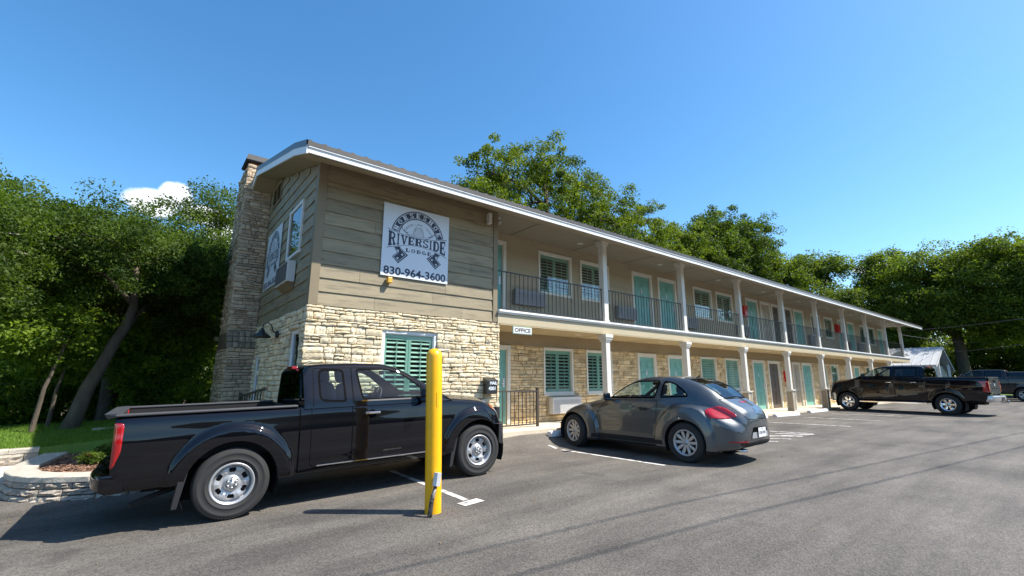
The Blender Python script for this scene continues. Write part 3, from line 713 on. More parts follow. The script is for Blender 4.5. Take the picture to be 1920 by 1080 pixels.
# rear deck panel behind the chimney
mb = MB()
for k in range(7): mb.box(-.50 + k * .1, -.42 + k * .1, 8.62, 8.66, 2.72, 3.42, rr.uniform(.8, 1.2))
mb.box(-.54, .3, 8.6, 8.68, 2.62, 2.72, 1.); mb.box(-.54, .3, 8.58, 8.67, 3.42, 3.47); mb.box(-.54, .3, 7.8, 8.68, 2.5, 2.62)
M['deckwood'] = pmat('weathered_green_board', (.36, .42, .24), .8, var=.25, vs=6, tint=1, c2=(.45, .28, .14), c2s=4)
mb.build('rear_deck', M['deckwood'], motel)
# ------------------------------------------------------------------ lettering
def text_geo(s, size=1., bold=.0, align='CENTER', sx=1.):
    cu = bpy.data.curves.new('txt', 'FONT'); cu.body = s; cu.size = size; cu.align_x = align; cu.align_y = 'CENTER'; cu.offset = bold; cu.resolution_u = 3
    o = bpy.data.objects.new('txt', cu); col.objects.link(o)
    dg = bpy.context.evaluated_depsgraph_get(); me = bpy.data.meshes.new_from_object(o.evaluated_get(dg))
    vs = [(v.co.x * sx, v.co.y) for v in me.vertices]; fs = [tuple(p.vertices) for p in me.polygons]
    bpy.data.objects.remove(o); bpy.data.curves.remove(cu); bpy.data.meshes.remove(me)
    return vs, fs
def put_text(mb, s, size, fn, bold=0., sx=1., mat=0):
    vs, fs = text_geo(s, size, bold, sx=sx)
    if vs: mb.add([fn(x, y) for x, y in vs], fs, 1., mat)
def arc_text(mb, s, size, c, rad, a0, a1, lay, bold=0., sx=1.):
    """letters of s spread on an arc from angle a0 to a1 (degrees, clockwise over the top)"""
    n = len(s)
    for i, ch in enumerate(s):
        if ch == ' ': continue
        a = R(a0 + (a1 - a0) * i / (n - 1)); ca, sa = math.cos(a - math.pi / 2), math.sin(a - math.pi / 2)
        put_text(mb, ch, size, lambda x, y: lay(c[0] + rad * math.cos(a) + x * ca - y * sa, c[1] + rad * math.sin(a) + x * sa + y * ca), bold, sx)
def serif_letter(ch):
    """slab-serif capitals on a unit box: list of convex polygons"""
    S = .24; s = .15
    def stem(x, w=.35): return [(x - w / 2, 0), (x + w / 2, 0), (x + w / 2, 1), (x - w / 2, 1)]
    def bar(x0, x1, y0, y1): return [(x0, y0), (x1, y0), (x1, y1), (x0, y1)]
    def arc(cx, cy, rx, ry, t, a0, a1, n=8):
        r = []
        for i in range(n):
            p, q = R(a0 + (a1 - a0) * i / n), R(a0 + (a1 - a0) * (i + 1) / n)
            r.append([(cx + rx * math.cos(p), cy + ry * math.sin(p)), (cx + rx * math.cos(q), cy + ry * math.sin(q)), (cx + (rx - t) * math.cos(q), cy + (ry - s) * math.sin(q)), (cx + (rx - t) * math.cos(p), cy + (ry - s) * math.sin(p))])
        return r
    L = {}
    if ch == 'I': return [stem(.5), bar(.22, .78, 0, s), bar(.22, .78, 1 - s, 1)]
    if ch == 'H': return [stem(.22), stem(.78), bar(.2, .8, .43, .57), bar(0, .42, 0, s), bar(0, .42, 1 - s, 1), bar(.58, 1, 0, s), bar(.58, 1, 1 - s, 1)]
    if ch == 'E': return [stem(.24), bar(.04, .92, 0, s), bar(.04, .92, 1 - s, 1), bar(.3, .7, .44, .56), bar(.8, .92, s, .33), bar(.8, .92, .67, 1 - s), bar(.6, .7, .34, .66)]
    if ch == 'L': return [stem(.26), bar(.04, .95, 0, s), bar(.04, .5, 1 - s, 1), bar(.82, .95, s, .38)]
    if ch == 'D': return [stem(.26), bar(.04, .5, 0, s), bar(.04, .5, 1 - s, 1)] + arc(.5, .5, .48, .5, .24, -90, 90)
    if ch == 'O': return arc(.5, .5, .48, .5, .24, 0, 360, 18)
    if ch == 'G': return arc(.5, .5, .48, .5, .24, 40, 320, 16) + [bar(.74, .98, .1, .45), bar(.55, .98, .38, .5)]
    if ch == 'R': return [stem(.24), bar(.02, .5, 0, s), bar(.02, .5, 1 - s, 1), bar(.2, .55, .44, .57), [(.5, .5), (.72, .5), (.98, 0), (.72, 0)], bar(.62, 1., 0, s)] + arc(.52, .72, .40, .28, .22, -90, 90)
    if ch == 'V': return [[(.08, 1), (.36, 1), (.62, 0), (.42, 0)], [(.92, 1), (.74, 1), (.46, 0), (.6, 0)], bar(0, .44, 1 - s, 1), bar(.62, 1, 1 - s, 1)]
    if ch == 'S': return arc(.5, .74, .44, .26, .2, 20, 270, 10) + arc(.5, .27, .44, .27, .2, -160, 90, 10) + [bar(.78, .92, .72, 1.), bar(.08, .22, 0, .28)]
    return [stem(.5)]
def slab(mb, ch, fn):
    k = 0
    for poly in serif_letter(ch):
        mb.add([fn(x, y, k * .00012) for x, y in poly], [tuple(range(len(poly)))]); k += 1
def lodge_sign(mp, W, H, name_label, group):
    """mp(u,v,d): u,v metres from lower-left of panel"""
    mb = MB(); mb.box(0, W, 0, H, 0, .012, 1., 0, mp)
    for (p, q) in ((.03, .03), (W - .03, .03), (.03, H - .03), (W - .03, H - .03)): mb.box(p - .007, p + .007, q - .007, q + .007, .0121, .015, .4, 0, mp)
    sg = mb.build('sign_board', M['signwhite']); tag(sg, name_label, 'sign', group)
    S = lambda u, v, d: mp(u * W, (1 - v) * H, d)
    cu, cv, ro, ri = .515, .435, .405, .285
    mb = MB(); A0, A1 = -22, 202; n = 40
    def ring(r0, r1, d, m_, a0=A0, a1=A1):
        vs = []
        for k in range(n + 1):
            a = R(a0 + (a1 - a0) * k / n); vs += [S(cu + r0 * math.cos(a), cv - r0 * math.sin(a), d), S(cu + r1 * math.cos(a), cv - r1 * math.sin(a), d)]
        m_.add(vs, [(2 * k, 2 * k + 1, 2 * k + 3, 2 * k + 2) for k in range(n)])
    ring(ri, ro, .0125, mb)
    legs = [(.105, .535), (.22, .515), (.27, .60), (.375, .68), (.235, .815), (.145, .73), (.215, .665), (.15, .59)]
    for sg_ in (1, -1):
        P = [(u if sg_ > 0 else 1.03 - u, v) for u, v in legs]
        mb.add([S(*p, .01255) for p in P], [(0, 1, 2, 7), (7, 2, 6), (2, 3, 4, 5, 6)])
    mb.build('horseshoe_emblem', M['navy'], sg)
    mw = MB(); ring(ro - .022, ro - .015, .0132, mw); ring(ri + .015, ri + .022, .0132, mw)
    w_ = 'HORSESHOE'
    for i, ch in enumerate(w_):
        a = R(161 - 138 * i / 8); rr_ = (ro + ri) / 2; t = a - math.pi / 2
        def f(x, y, dd, a=a, t=t):
            x, y = (x - .5) * .062, (y - .5) * .064
            return S(cu + rr_ * math.cos(a) + x * math.cos(t) - y * math.sin(t), cv - (rr_ * math.sin(a) + x * math.sin(t) + y * math.cos(t)), .0136 + dd)
        slab(mw, ch, f)
    for sg_ in (1, -1):
        for (u, v) in ((.225, .64), (.29, .685), (.225, .745)):
            if sg_ < 0: u = 1.03 - u
            pts = []
            for k in range(10):
                r_ = .021 if k % 2 == 0 else .009; a = R(90 + 36 * k); pts.append(S(u + r_ * math.cos(a), v - r_ * math.sin(a), .0136))
            mw.add(pts, [tuple(range(10))])
        ol = [(.165, .60), (.235, .66), (.165, .73), (.235, .79), (.345, .682), (.285, .63), (.235, .56)]
        ol = [(u if sg_ > 0 else 1.03 - u, v) for u, v in ol]
        for (p, q) in zip(ol[:-1], ol[1:]):
            d = Vector((q[0] - p[0], q[1] - p[1])); nn = Vector((-d.y, d.x)).normalized() * .0028
            mw.add([S(p[0] - nn.x, p[1] - nn.y, .0134), S(q[0] - nn.x, q[1] - nn.y, .0134), S(q[0] + nn.x, q[1] + nn.y, .0134), S(p[0] + nn.x, p[1] + nn.y, .0134)], [(0, 1, 2, 3)])
    mw.build('white_lettering', M['signwhite'], sg)
    # RIVERSIDE on its white-edged arched band
    mb = MB(); mh = MB(); w_ = 'RIVERSIDE'; x0, x1 = .075, .955
    ws = [1.15, .62, 1.1, 1.05, 1.15, 1.0, .62, 1.1, 1.05]; tot = sum(ws)
    def band(u, y):   # y 0..1
        t = (u - .515) / .44; top_ = .375 + .045 * (1 - t * t); bot_ = .60 - .075 * (1 - t * t)
        return bot_ + (top_ - bot_) * y
    vs = []
    for k in range(25):
        u = x0 - .02 + (x1 - x0 + .04) * k / 24; vs += [S(u, band(u, -.14), .0145), S(u, band(u, 1.14), .0145)]
    mh.add(vs, [(2 * k, 2 * k + 2, 2 * k + 3, 2 * k + 1) for k in range(24)])
    mh.build('word_band', M['signwhite'], sg)
    u = x0
    for ch, w1 in zip(w_, ws):
        w = (x1 - x0) * w1 / tot
        slab(mb, ch, lambda x, y, dd, u=u, w=w: S(u + w * (.03 + .94 * x), band(u + w * (.03 + .94 * x), y), .0152 + dd)); u += w
    vs = []
    for yy in (-.10, 1.06):
        for k in range(24):
            ua, ub = x0 - .01 + (x1 - x0 + .02) * k / 24, x0 - .01 + (x1 - x0 + .02) * (k + 1) / 24
            mb.add([S(ua, band(ua, yy), .0152), S(ub, band(ub, yy), .0152), S(ub, band(ub, yy + .04), .0152), S(ua, band(ua, yy + .04), .0152)], [(0, 1, 2, 3)])
    u = .335
    for ch in 'LODGE':
        slab(mb, ch, lambda x, y, dd, u=u: S(u + .062 * x, .635 - .052 * y, .0145 + dd)); u += .082
    for i, ch in enumerate('CANYON LAKE, TEXAS'):
        if ch == ' ': continue
        a = R(148 - 116 * i / 17); rr_ = .235; t = a - math.pi / 2
        vs, fs = text_geo(ch, .042)
        mb.add([S(cu + rr_ * math.cos(a) + x * math.cos(t) - y * math.sin(t), cv + .02 - (rr_ * math.sin(a) + x * math.sin(t) + y * math.cos(t)), .0127) for x, y in vs], fs)
    vs, fs = text_geo('830-964-3600', .152, .004)
    xs_ = [p[0] for p in vs]; sc = .93 / (max(xs_) - min(xs_))
    mb.add([S(.5 + x * sc, .93 - y, .0127) for x, y in vs], fs)
    mb.build('navy_lettering', M['navy'], sg)
    # hat with horns
    mb = MB()
    crown = [(.43, .37), (.445, .31), (.465, .27), (.495, .258), (.515, .266), (.54, .258), (.57, .272), (.585, .31), (.60, .37), (.565, .40), (.515, .41), (.46, .40)]
    mb.add([S(u, v, .0162) for u, v in crown], [tuple(range(len(crown)))])
    brim = [(.30, .335), (.36, .37), (.43, .368), (.515, .36), (.60, .368), (.67, .37), (.73, .335), (.69, .385), (.60, .415), (.515, .425), (.43, .415), (.34, .385)]
    mb.add([S(u, v, .0160) for u, v in brim], [tuple(range(len(brim)))])
    mb.build('hat', M['hatgrey'], sg)
    mb = MB()
    def line(P, w=.0045, d=.0166):
        for (p, q) in zip(P[:-1], P[1:]):
            dd = Vector((q[0] - p[0], q[1] - p[1])); nn = Vector((-dd.y, dd.x)).normalized() * w / 2
            mb.add([S(p[0] - nn.x, p[1] - nn.y, d), S(q[0] - nn.x, q[1] - nn.y, d), S(q[0] + nn.x, q[1] + nn.y, d), S(p[0] + nn.x, p[1] + nn.y, d)], [(0, 1, 2, 3)])
    line(crown + crown[:1]); line(brim[:1] + brim[-1:-7:-1], .006); line([(.46, .33), (.475, .28)], .004); line([(.57, .33), (.555, .28)], .004)
    for s_ in (1, -1):
        line([(u if s_ > 0 else 1.03 - u, v) for u, v in ((.265, .235), (.26, .28), (.275, .325), (.31, .355), (.36, .365))], .009)
    mb.build('hat_outline', M['navy'], sg)
    return sg
lodge_sign(lambda u, v, d: (1.205 + u, -.0445 - d, 3.35 + v), 1.46, 1.46, 'square white lodge sign with navy horseshoe and phone number on the front siding', 'white lodge signs')
lodge_sign(lambda u, v, d: (-.03 - d, 4.08 - u, 3.47 + v), 1.46, 1.38, 'white lodge sign on the shaded gable beside the chimney, partly behind an air conditioner', 'white lodge signs')

# office sign
mb = MB(); mb.box(4.40, 4.97, -.085, -.065, 2.43, 2.60)
s = mb.build('office_sign', M['louver']); tag(s, 'small OFFICE plaque fixed to the beige balcony edge', 'sign')
mb = MB(); mb.box(4.415, 4.955, -.09, -.0855, 2.445, 2.585); mb.build('plaque_face', M['white'], s)
mb = MB(); vs, fs = text_geo('OFFICE', .125, .004); xs_ = [p[0] for p in vs]; sc = .48 / (max(xs_) - min(xs_))
mb.add([(4.685 + x * sc, -.0925, 2.512 + y) for x, y in vs], fs); mb.build('lettering', M['brown_door'], s)
# mailbox
mb = MB(); mb.box(3.60, 3.88, -.21, -.075, 1.10, 1.40); bevel_o = mb
s = mb.build('mailbox', M['black_metal']); bevel(s, .012); tag(s, 'black wall mailbox with white MAIL lettering on cream stone', 'mailbox')
mb = MB(); mb.add([(3.59, -.215, 1.385), (3.89, -.215, 1.385), (3.89, -.075, 1.44), (3.59, -.075, 1.44), (3.59, -.215, 1.345), (3.89, -.215, 1.345), (3.89, -.07, 1.40), (3.59, -.07, 1.40)], [(0, 1, 2, 3), (4, 5, 1, 0), (0, 3, 7, 4), (1, 5, 6, 2)]); mb.build('lid', M['black_metal'], s)
mb = MB(); put_text(mb, 'MAIL', .085, lambda x, y: (3.77 + x, -.2165, 1.325 + y), .004); put_text(mb, '4201', .095, lambda x, y: (3.745 + x, -.2115, 1.215 + y), .004); mb.build('lettering', M['signwhite'], s)
# yellow light fixture
mb = MB(); mb.box(1.33, 1.42, -.14, -.045, 3.20, 3.31); s = mb.build('wall_light', M['amber']); bevel(s, .012); tag(s, 'small amber wall light below the corner of the front lodge sign', 'light')
# eave fixtures
mb = MB(); mb.box(3.62, 3.70, -.20, -.09, 4.86, 5.12, 1., 0); s = mb.build('wall_speaker', M['acwhite']); bevel(s, .01); tag(s, 'slim white box antenna hung under the eave at the end of the siding', 'antenna')
mb = MB(); mb.box(3.63, 3.69, -.0895, -.045, 4.98, 5.02); mb.build('bracket', M['acwhite'], s)
def bullet_cam(x, y, z, label):
    o = empty('security_camera', (x, y, z), 0, label, 'camera', 'white security cameras under the gallery ceiling')
    mb = MB(); mb.lathe([(.0, 0), (.055, 0), (.055, -.05), (.0, -.05)], 16); mb.tube([(0, 0, -.05), (0, -.03, -.10), (0, -.06, -.13)], .014); mb.build('mount', M['acwhite'], o)
    mb = MB(); mb.tube([(.04, .02, -.15), (-.05, -.13, -.175)], .042, 14); mb.tube([(-.05, -.13, -.175), (-.055, -.145, -.178)], .03, 12, .2); mb.build('camera_body', M['acwhite'], o)
bullet_cam(4.2, .25, 5.27, 'white bullet security camera on the gallery ceiling near the siding corner')
bullet_cam(24.5, .2, 5.27, 'white bullet security camera far along the gallery ceiling')
o = empty('dome_camera', (4.42, .72, 5.27), 0, 'white dome security camera with black lens above the first gallery door', 'camera')
mb = MB(); mb.lathe([(.0, 0), (.075, 0), (.075, -.04), (.06, -.06), (.0, -.06)], 18); mb.build('housing', M['acwhite'], o)
mb = MB(); cubesphere(mb, (0, 0, -.06), .05); mb.build('dome', M['dark'], o)
# red cabinets
def cabinet(x, z, label):
    mb = MB(); mb.box(x, x + .32, YR - .22, YR - .02, z, z + .5); s = mb.build('extinguisher_cabinet', M['red']); bevel(s, .012); tag(s, label, 'fire cabinet', 'red fire extinguisher cabinets')
    mb = MB(); mb.box(x + .06, x + .26, YR - .224, YR - .2205, z + .1, z + .4); mb.build('door_glass', M['red_d'], s)
M['red_d'] = pmat('cabinet_front', (.35, .012, .012), .15)
cabinet(22.05, 1.32, 'red fire extinguisher cabinet on the lower stone wall right of the brown door')
cabinet(18.25, 4.12, 'red fire extinguisher cabinet on the upper gallery left of the third column')
cabinet(30.15, 4.18, 'red fire extinguisher cabinet on the upper gallery near its far end')
# air conditioners
def wall_ac(x, z, w, h, mat, label, group, y=YR, outd=.16):
    o = empty('air_conditioner', (x, y, z), 0, label, 'air conditioner', group)
    mb = MB(); mb.box(0, w, -outd, -.0, 0, h); mb.build('casing', M[mat], o); bevel(o.children[0], .008)
    mb = MB()
    n_ = int((h - .08) / .03)
    for k in range(n_): mb.box(.04, w - .04, -outd - .005, -outd - .0005, .04 + k * .03, .04 + k * .03 + .014, .8)
    mb.build('grille', M[mat + 'g'], o)
    return o
M['acwhiteg'] = pmat('ac_white_grille', (.54, .53, .50), .5, tint=1); M['acgreyg'] = pmat('ac_grey_grille', (.22, .215, .21), .5, tint=1)
wall_ac(5.40, 3.37, 1.08, .40, 'acgrey', 'grey wall air conditioner behind the railing right of the first upper door', 'air conditioners on the upper gallery')
wall_ac(9.62, 3.34, 1.0, .40, 'acgrey', 'grey wall air conditioner on the gallery between second window and teal doors', 'air conditioners on the upper gallery')
wall_ac(13.45, 3.32, .98, .42, 'acgrey', 'grey wall air conditioner on the gallery right of the second column', 'air conditioners on the upper gallery')
wall_ac(17.75, 3.3, .98, .42, 'acgrey', 'grey wall air conditioner on the gallery beside the third column', 'air conditioners on the upper gallery')
wall_ac(25.75, 3.26, .66, .5, 'acgrey', 'grey wall air conditioner past the fourth teal gallery door', 'air conditioners on the upper gallery')
wall_ac(32.05, 3.24, .3, .5, 'acgrey', 'grey air conditioner between the two far teal gallery doors', 'air conditioners on the upper gallery')
wall_ac(33.9, 3.24, .8, .5, 'acgrey', 'grey air conditioner right of the last pair of teal gallery doors', 'air conditioners on the upper gallery')
o = wall_ac(6.62, .50, 1.12, .43, 'acwhite', 'white wall air conditioner under the first ground floor window', 'air conditioners on the ground floor', YR - .03, .2)
mb = MB(); mb.box(-.06, 1.18, -.05, -.01, -.04, .5, 1.); mb.build('surround', M['plaster'], o)
o = wall_ac(16.5, .50, 1.1, .43, 'acwhite', 'white wall air conditioner under the ground floor window beyond the coupe', 'air conditioners on the ground floor', YR - .03, .2)
o = wall_ac(26.4, .45, .9, .5, 'acwhite', 'white wall air conditioner beside the lower column next to the far pickup', 'air conditioners on the ground floor', YR - .03, .2)
# window air conditioner on the gable
o = empty('window_air_conditioner', (0, 1.55, 3.17), 0, 'boxy window air conditioner sticking out of the shaded gable under a window', 'air conditioner')
mb = MB(); mb.box(-.18, -.03, -.48, .48, .06, .47); bevel(mb.build('casing', M['acwhite'], o), .012)
mb = MB()
for k in range(15): mb.box(-.192, -.181, -.45 + k * .06, -.45 + k * .06 + .04, .09, .44, .7)
mb.build('grille', M['acdark'], o)
mb = MB(); mb.add([(-.16, -.45, .055), (-.16, .45, .055), (-.03, -.45, .055), (-.03, .45, .055), (-.03, -.4, -.06), (-.03, .4, -.06)], [(0, 1, 3, 2), (0, 2, 4), (1, 5, 3), (0, 4, 5, 1)]); mb.build('bracket', M['trim_olive'], o)
# gooseneck lamp
o = empty('barn_lamp', (0, 1.85, 2.28), 0, 'black gooseneck barn lamp on the shaded stone gable wall', 'lamp')
mb = MB(); mb.lathe([(0, .03), (.055, .03), (.06, .0), (.06, -.02)], 16, mp=lambda x, y, z: (-.075 - z, x, y * 1.2)); mb.build('wall_plate', M['black_metal'], o)
mb = MB(); mb.tube([(-.09, 0, .0), (-.16, 0, .06), (-.20, -.02, .17), (-.27, -.03, .22), (-.34, -.04, .18), (-.36, -.04, .09)], .011); mb.build('arm', M['black_metal'], o)
mb = MB(); mb.lathe([(.025, .10), (.035, .06), (.05, .055), (.055, .02), (.10, -.01), (.155, -.05), (.165, -.085), (.16, -.085), (.10, -.02), (.04, 0)], 24, mp=lambda x, y, z: (-.36 + x, -.04 + y, z)); mb.build('lamp_shade', M['black_metal'], o)
# metal gate at office walk
def fence_panel(name, p, q, z0, z1, label, cat, spacing=.115, posts=(1,), slope=0.):
    p = Vector(p); q = Vector(q); d = (q - p); L_ = d.length; a = math.atan2(d.y, d.x)
    o = empty(name, (p.x, p.y, 0), a, label, cat)
    sl = slope
    def bar(x0, x1, zc0, zc1, h, t): return mb.add([(x, y, z) for (x, zc) in ((x0, zc0), (x1, zc1)) for y in (-t, t) for z in (zc - h, zc + h)], [(0, 1, 3, 2), (4, 6, 7, 5), (0, 4, 5, 1), (2, 3, 7, 6), (1, 5, 7, 3), (0, 2, 6, 4)])
    mb = MB(); bar(0, L_, z1, z1 + sl, .018, .018); mb.build('rail', M['bronze_metal'], o); mb = MB(); bar(0, L_, z0 + .09, z0 + .09 + sl, .015, .015); mb.build('rail', M['bronze_metal'], o)
    mb = MB(); n_ = round(L_ / spacing)
    for k in range(1, n_):
        x = L_ * k / n_; dz = sl * k / n_; mb.box(x - .008, x + .008, -.008, .008, z0 + .1 + dz, z1 - .01 + dz)
    mb.build('pickets', M['bronze_metal'], o)
    for k in posts:
        x = L_ * k; mb = MB(); mb.box(x - .028, x + .028, -.028, .028, z0 - .02 + sl * k, z1 + .05 + sl * k); mb.box(x - .034, x + .034, -.034, .034, z1 + .0505 + sl * k, z1 + .075 + sl * k); mb.build('post', M['bronze_metal'], o)
fence_panel('metal_railing', (4.1, .36), (5.52, .36), .27, 1.13, 'short bronze metal railing panel beside the office door', 'railing')
fence_panel('stair_handrail', (-.5, 2.5), (-.48, .15), .2, 1.06, 'sloping black handrail by the stone gable behind the pickup bed', 'handrail', spacing=.24, posts=(0,), slope=.2)
# bollard and conduit
o = empty('bollard', (.655, -3.34, gz(.61, -3.34)), 0, 'tall round topped yellow bollard standing in the parking lot in front of the black pickup', 'bollard')
o.rotation_euler = (0, R(-1.7), 0); r0 = .093; H = 1.83
prof = [(r0, 0), (r0, .5), (r0 * 1.0, 1.0), (r0, H - r0)] + [(r0 * math.cos(R(a)), H - r0 + r0 * math.sin(R(a))) for a in (10, 20, 30, 40, 50, 60, 70, 80, 89.9)]
mb = MB(); mb.lathe(prof, 48); mb.build('sleeve', M['yellow'], o)
mb = MB(); mb.box(-.014, .014, -.0960, -.0935, 1.16, 1.32); mb.build('molded_patch', M['yellow'], o); o.children[-1].rotation_euler = (0, 0, R(12))
o = empty('conduit_stub', (.535, -3.48, gz(.49, -3.48)), 0, 'weathered conduit stub with a small grey junction box leaning at the foot of the bollard', 'conduit')
M['rusty'] = pmat('dirty_galvanised_pipe', (.22, .20, .18), .6, metal=.4, var=.4, vs=14, c2=(.03, .028, .025), c2s=16, c2t=(.45, .55))
mb = MB(); mb.tube([(-.0, 0, 0), (.02, -.0, .16), (.062, .0, .31)], [.026, .024, .02], 12); mb.build('pipe', M['rusty'], o)
mb = MB(); mb.box(-.034, .034, -.028, .028, -.06, .08); b_ = mb.build('junction_box', M['galv'], o); b_.location = (.075, -.005, .37); b_.rotation_euler = (0, R(10), R(20)); bevel(b_, .004)

# ------------------------------------------------------------------ planter, walls, lawn
def block_wall(name, path, z0f, z1f, courses, label, closed=False, cap=True, cat='wall', bl=.34, bow=.02, seed=1, capw=.28):
    P = [Vector(p) for p in path]
    cum = [0]
    for a, b in zip(P[:-1], P[1:]): cum.append(cum[-1] + (b - a).length)
    def at(s):
        s = min(max(s, 0), cum[-1] - 1e-6)
        for i in range(len(P) - 1):
            if s <= cum[i + 1]:
                t = (s - cum[i]) / (cum[i + 1] - cum[i]); p = P[i].lerp(P[i + 1], t); d = (P[i + 1] - P[i]).normalized()
                d0 = (P[i] - P[i - 1]).normalized() if i > 0 else d; d2 = (P[i + 2] - P[i + 1]).normalized() if i + 2 < len(P) else d
                dd = (d0.lerp(d, .5 + t) if t < .5 else d.lerp(d2, t - .5)).normalized()
                return p, Vector((dd.y, -dd.x))
    o = empty(name, (0, 0, 0), 0, label, cat); r = random.Random(seed); mb = MB(); L_ = cum[-1]
    for c in range(courses):
        s = -r.uniform(0, bl * .6)
        while s < L_:
            l = bl * r.uniform(.8, 1.25); a, b = max(s, 0) + .005, min(s + l, L_) - .005; s += l
            if b - a < .04: continue
            z0 = z0f(at((a + b) / 2)[0]); z1 = z1f(at((a + b) / 2)[0]) - (.075 if cap else 0); h = (z1 - z0) / courses
            c0, c1 = z0 + c * h + .004, z0 + (c + 1) * h - .004; nx, nz_ = max(3, int((b - a) / .045)), 4; vs = []
            for j in range(nz_ + 1):
                for i in range(nx + 1):
                    p, n_ = at(a + (b - a) * i / nx); edge = i in (0, nx) or j in (0, nz_)
                    d = (.002 if edge else bow + r.uniform(-.020, .022)) + .035 - c * .017; vs.append((p.x + n_.x * d, p.y + n_.y * d, c0 + (c1 - c0) * j / nz_))
            fs = [(j * (nx + 1) + i, j * (nx + 1) + i + 1, (j + 1) * (nx + 1) + i + 1, (j + 1) * (nx + 1) + i) for j in range(nz_) for i in range(nx)]
            b0 = len(vs)
            for (ii, jj) in ((0, 0), (nx, 0), (nx, nz_), (0, nz_)):
                p, n_ = at(a + (b - a) * ii / nx); vs.append((p.x - n_.x * .2, p.y - n_.y * .2, c0 + (c1 - c0) * jj / nz_))
            k1 = nz_ * (nx + 1)
            fs += [(b0, b0 + 1, nx, 0)] if nx == 1 else [tuple([b0, b0 + 1] + list(range(nx, -1, -1))), tuple([b0 + 2, b0 + 3] + list(range(k1, k1 + nx + 1))), tuple([b0 + 3, b0] + [j * (nx + 1) for j in range(nz_ + 1)]), tuple([b0 + 1, b0 + 2] + [j * (nx + 1) + nx for j in range(nz_, -1, -1)])]
            mb.add(vs, fs, r.uniform(.85, 1.12))
    mb.build('block_course', M['block'], o)
    if cap:
        mb = MB(); s = 0
        while s < L_ - .02:
            l = .42 * r.uniform(.9, 1.1); a, b = s + .002, min(s + l, L_) - .002; s += l; n_s = 4; vs = []
            for i in range(n_s + 1):
                p, n_ = at(a + (b - a) * i / n_s); z1 = z1f(p) + (r.uniform(-.004, .004) if i == 0 else 0)
                for (dn, dz) in ((.03, -.073), (.035 + r.uniform(-.006, .006), -.01), (.025, 0), (-capw, 0), (-capw, -.073)): vs.append((p.x + n_.x * dn, p.y + n_.y * dn, z1 + dz))
            fs = [(i * 5 + j, i * 5 + j + 1, i * 5 + j + 6, i * 5 + j + 5) for i in range(n_s) for j in range(4)] + [(0, 1, 2, 3, 4), (n_s * 5 + 4, n_s * 5 + 3, n_s * 5 + 2, n_s * 5 + 1, n_s * 5)]
            mb.add(vs, fs, r.uniform(.92, 1.08))
        M.setdefault('capblock', pmat('cap_block', (.50, .45, .37), .9, var=.22, vs=9, fine=.2, fs=50, bump=.9, bs=50, tint=1))
        mb.build('wall_cap', M['capblock'], o)
    return o
pl = [(-1.35, 2.2), (-1.25, 1.2), (-1.35, .5), (-1.7, .28), (-2.1, .22), (-2.45, .27), (-2.75, .42), (-3.05, .63), (-3.26, .92), (-3.38, 1.3), (-3.40, 1.8), (-3.30, 2.5), (-3.2, 3.3), (-3.1, 3.9), (-2.9, 4.4), (-2.5, 4.7), (-1.8, 4.8)][::-1]
zc = lambda p: .15
block_wall('planter_wall', pl, lambda p: gz(p.x, p.y) - .03, zc, 3, 'curved split face block planter wall with pale cap behind the black pickup', seed=3)
M['mulchmat'] = M['mulch']
ctr = Vector((-2.2, 2.4)); rings = 10; vs = [(ctr.x, ctr.y, .16)]; fs = []
rr = random.Random(5)
for k in range(1, rings + 1):
    for p in pl:
        q = ctr.lerp(Vector(p), k / rings * .96); vs.append((q.x, q.y, .07 + .08 * (1 - k / rings) + rr.uniform(-.012, .012)))
np_ = len(pl)
for k in range(rings):
    for i in range(np_):
        j = (i + 1) % np_
        if k == 0: fs.append((0, 1 + i, 1 + j))
        else: fs.append((1 + (k - 1) * np_ + i, 1 + k * np_ + i, 1 + k * np_ + j, 1 + (k - 1) * np_ + j))
mb = MB(); mb.add(vs, fs, 1, 0, True); o = mb.build('mulch_bed', M['mulch']); o['kind'] = 'structure'
mb = MB()
for k in range(5200):
    a = rr.random() * 6.283; t = math.sqrt(rr.random()); i = rr.randrange(np_); p = Vector(pl[i]).lerp(Vector(pl[(i + 1) % np_]), rr.random()); q = ctr.lerp(p, t * .93)
    z = .075 + .08 * (1 - t) + rr.uniform(0, .02); l = rr.uniform(.015, .04); a = rr.random() * 3.14; tl = rr.uniform(-.4, .4)
    dx, dy = math.cos(a) * l, math.sin(a) * l; wx, wy = -math.sin(a) * .006, math.cos(a) * .006
    mb.add([(q.x - dx - wx, q.y - dy - wy, z - tl * l), (q.x + dx - wx, q.y + dy - wy, z + tl * l), (q.x + dx + wx, q.y + dy + wy, z + tl * l + .004), (q.x - dx + wx, q.y - dy + wy, z - tl * l + .004)], [(0, 1, 2, 3)], rr.uniform(.4, 1.9))
M['chip'] = pmat('bark_chips', (.20, .11, .07), .95, var=.2, tint=1)
o = mb.build('bark_mulch', M['chip']); tag(o, 'brown bark mulch chips covering the planter bed', 'mulch', kind='stuff')
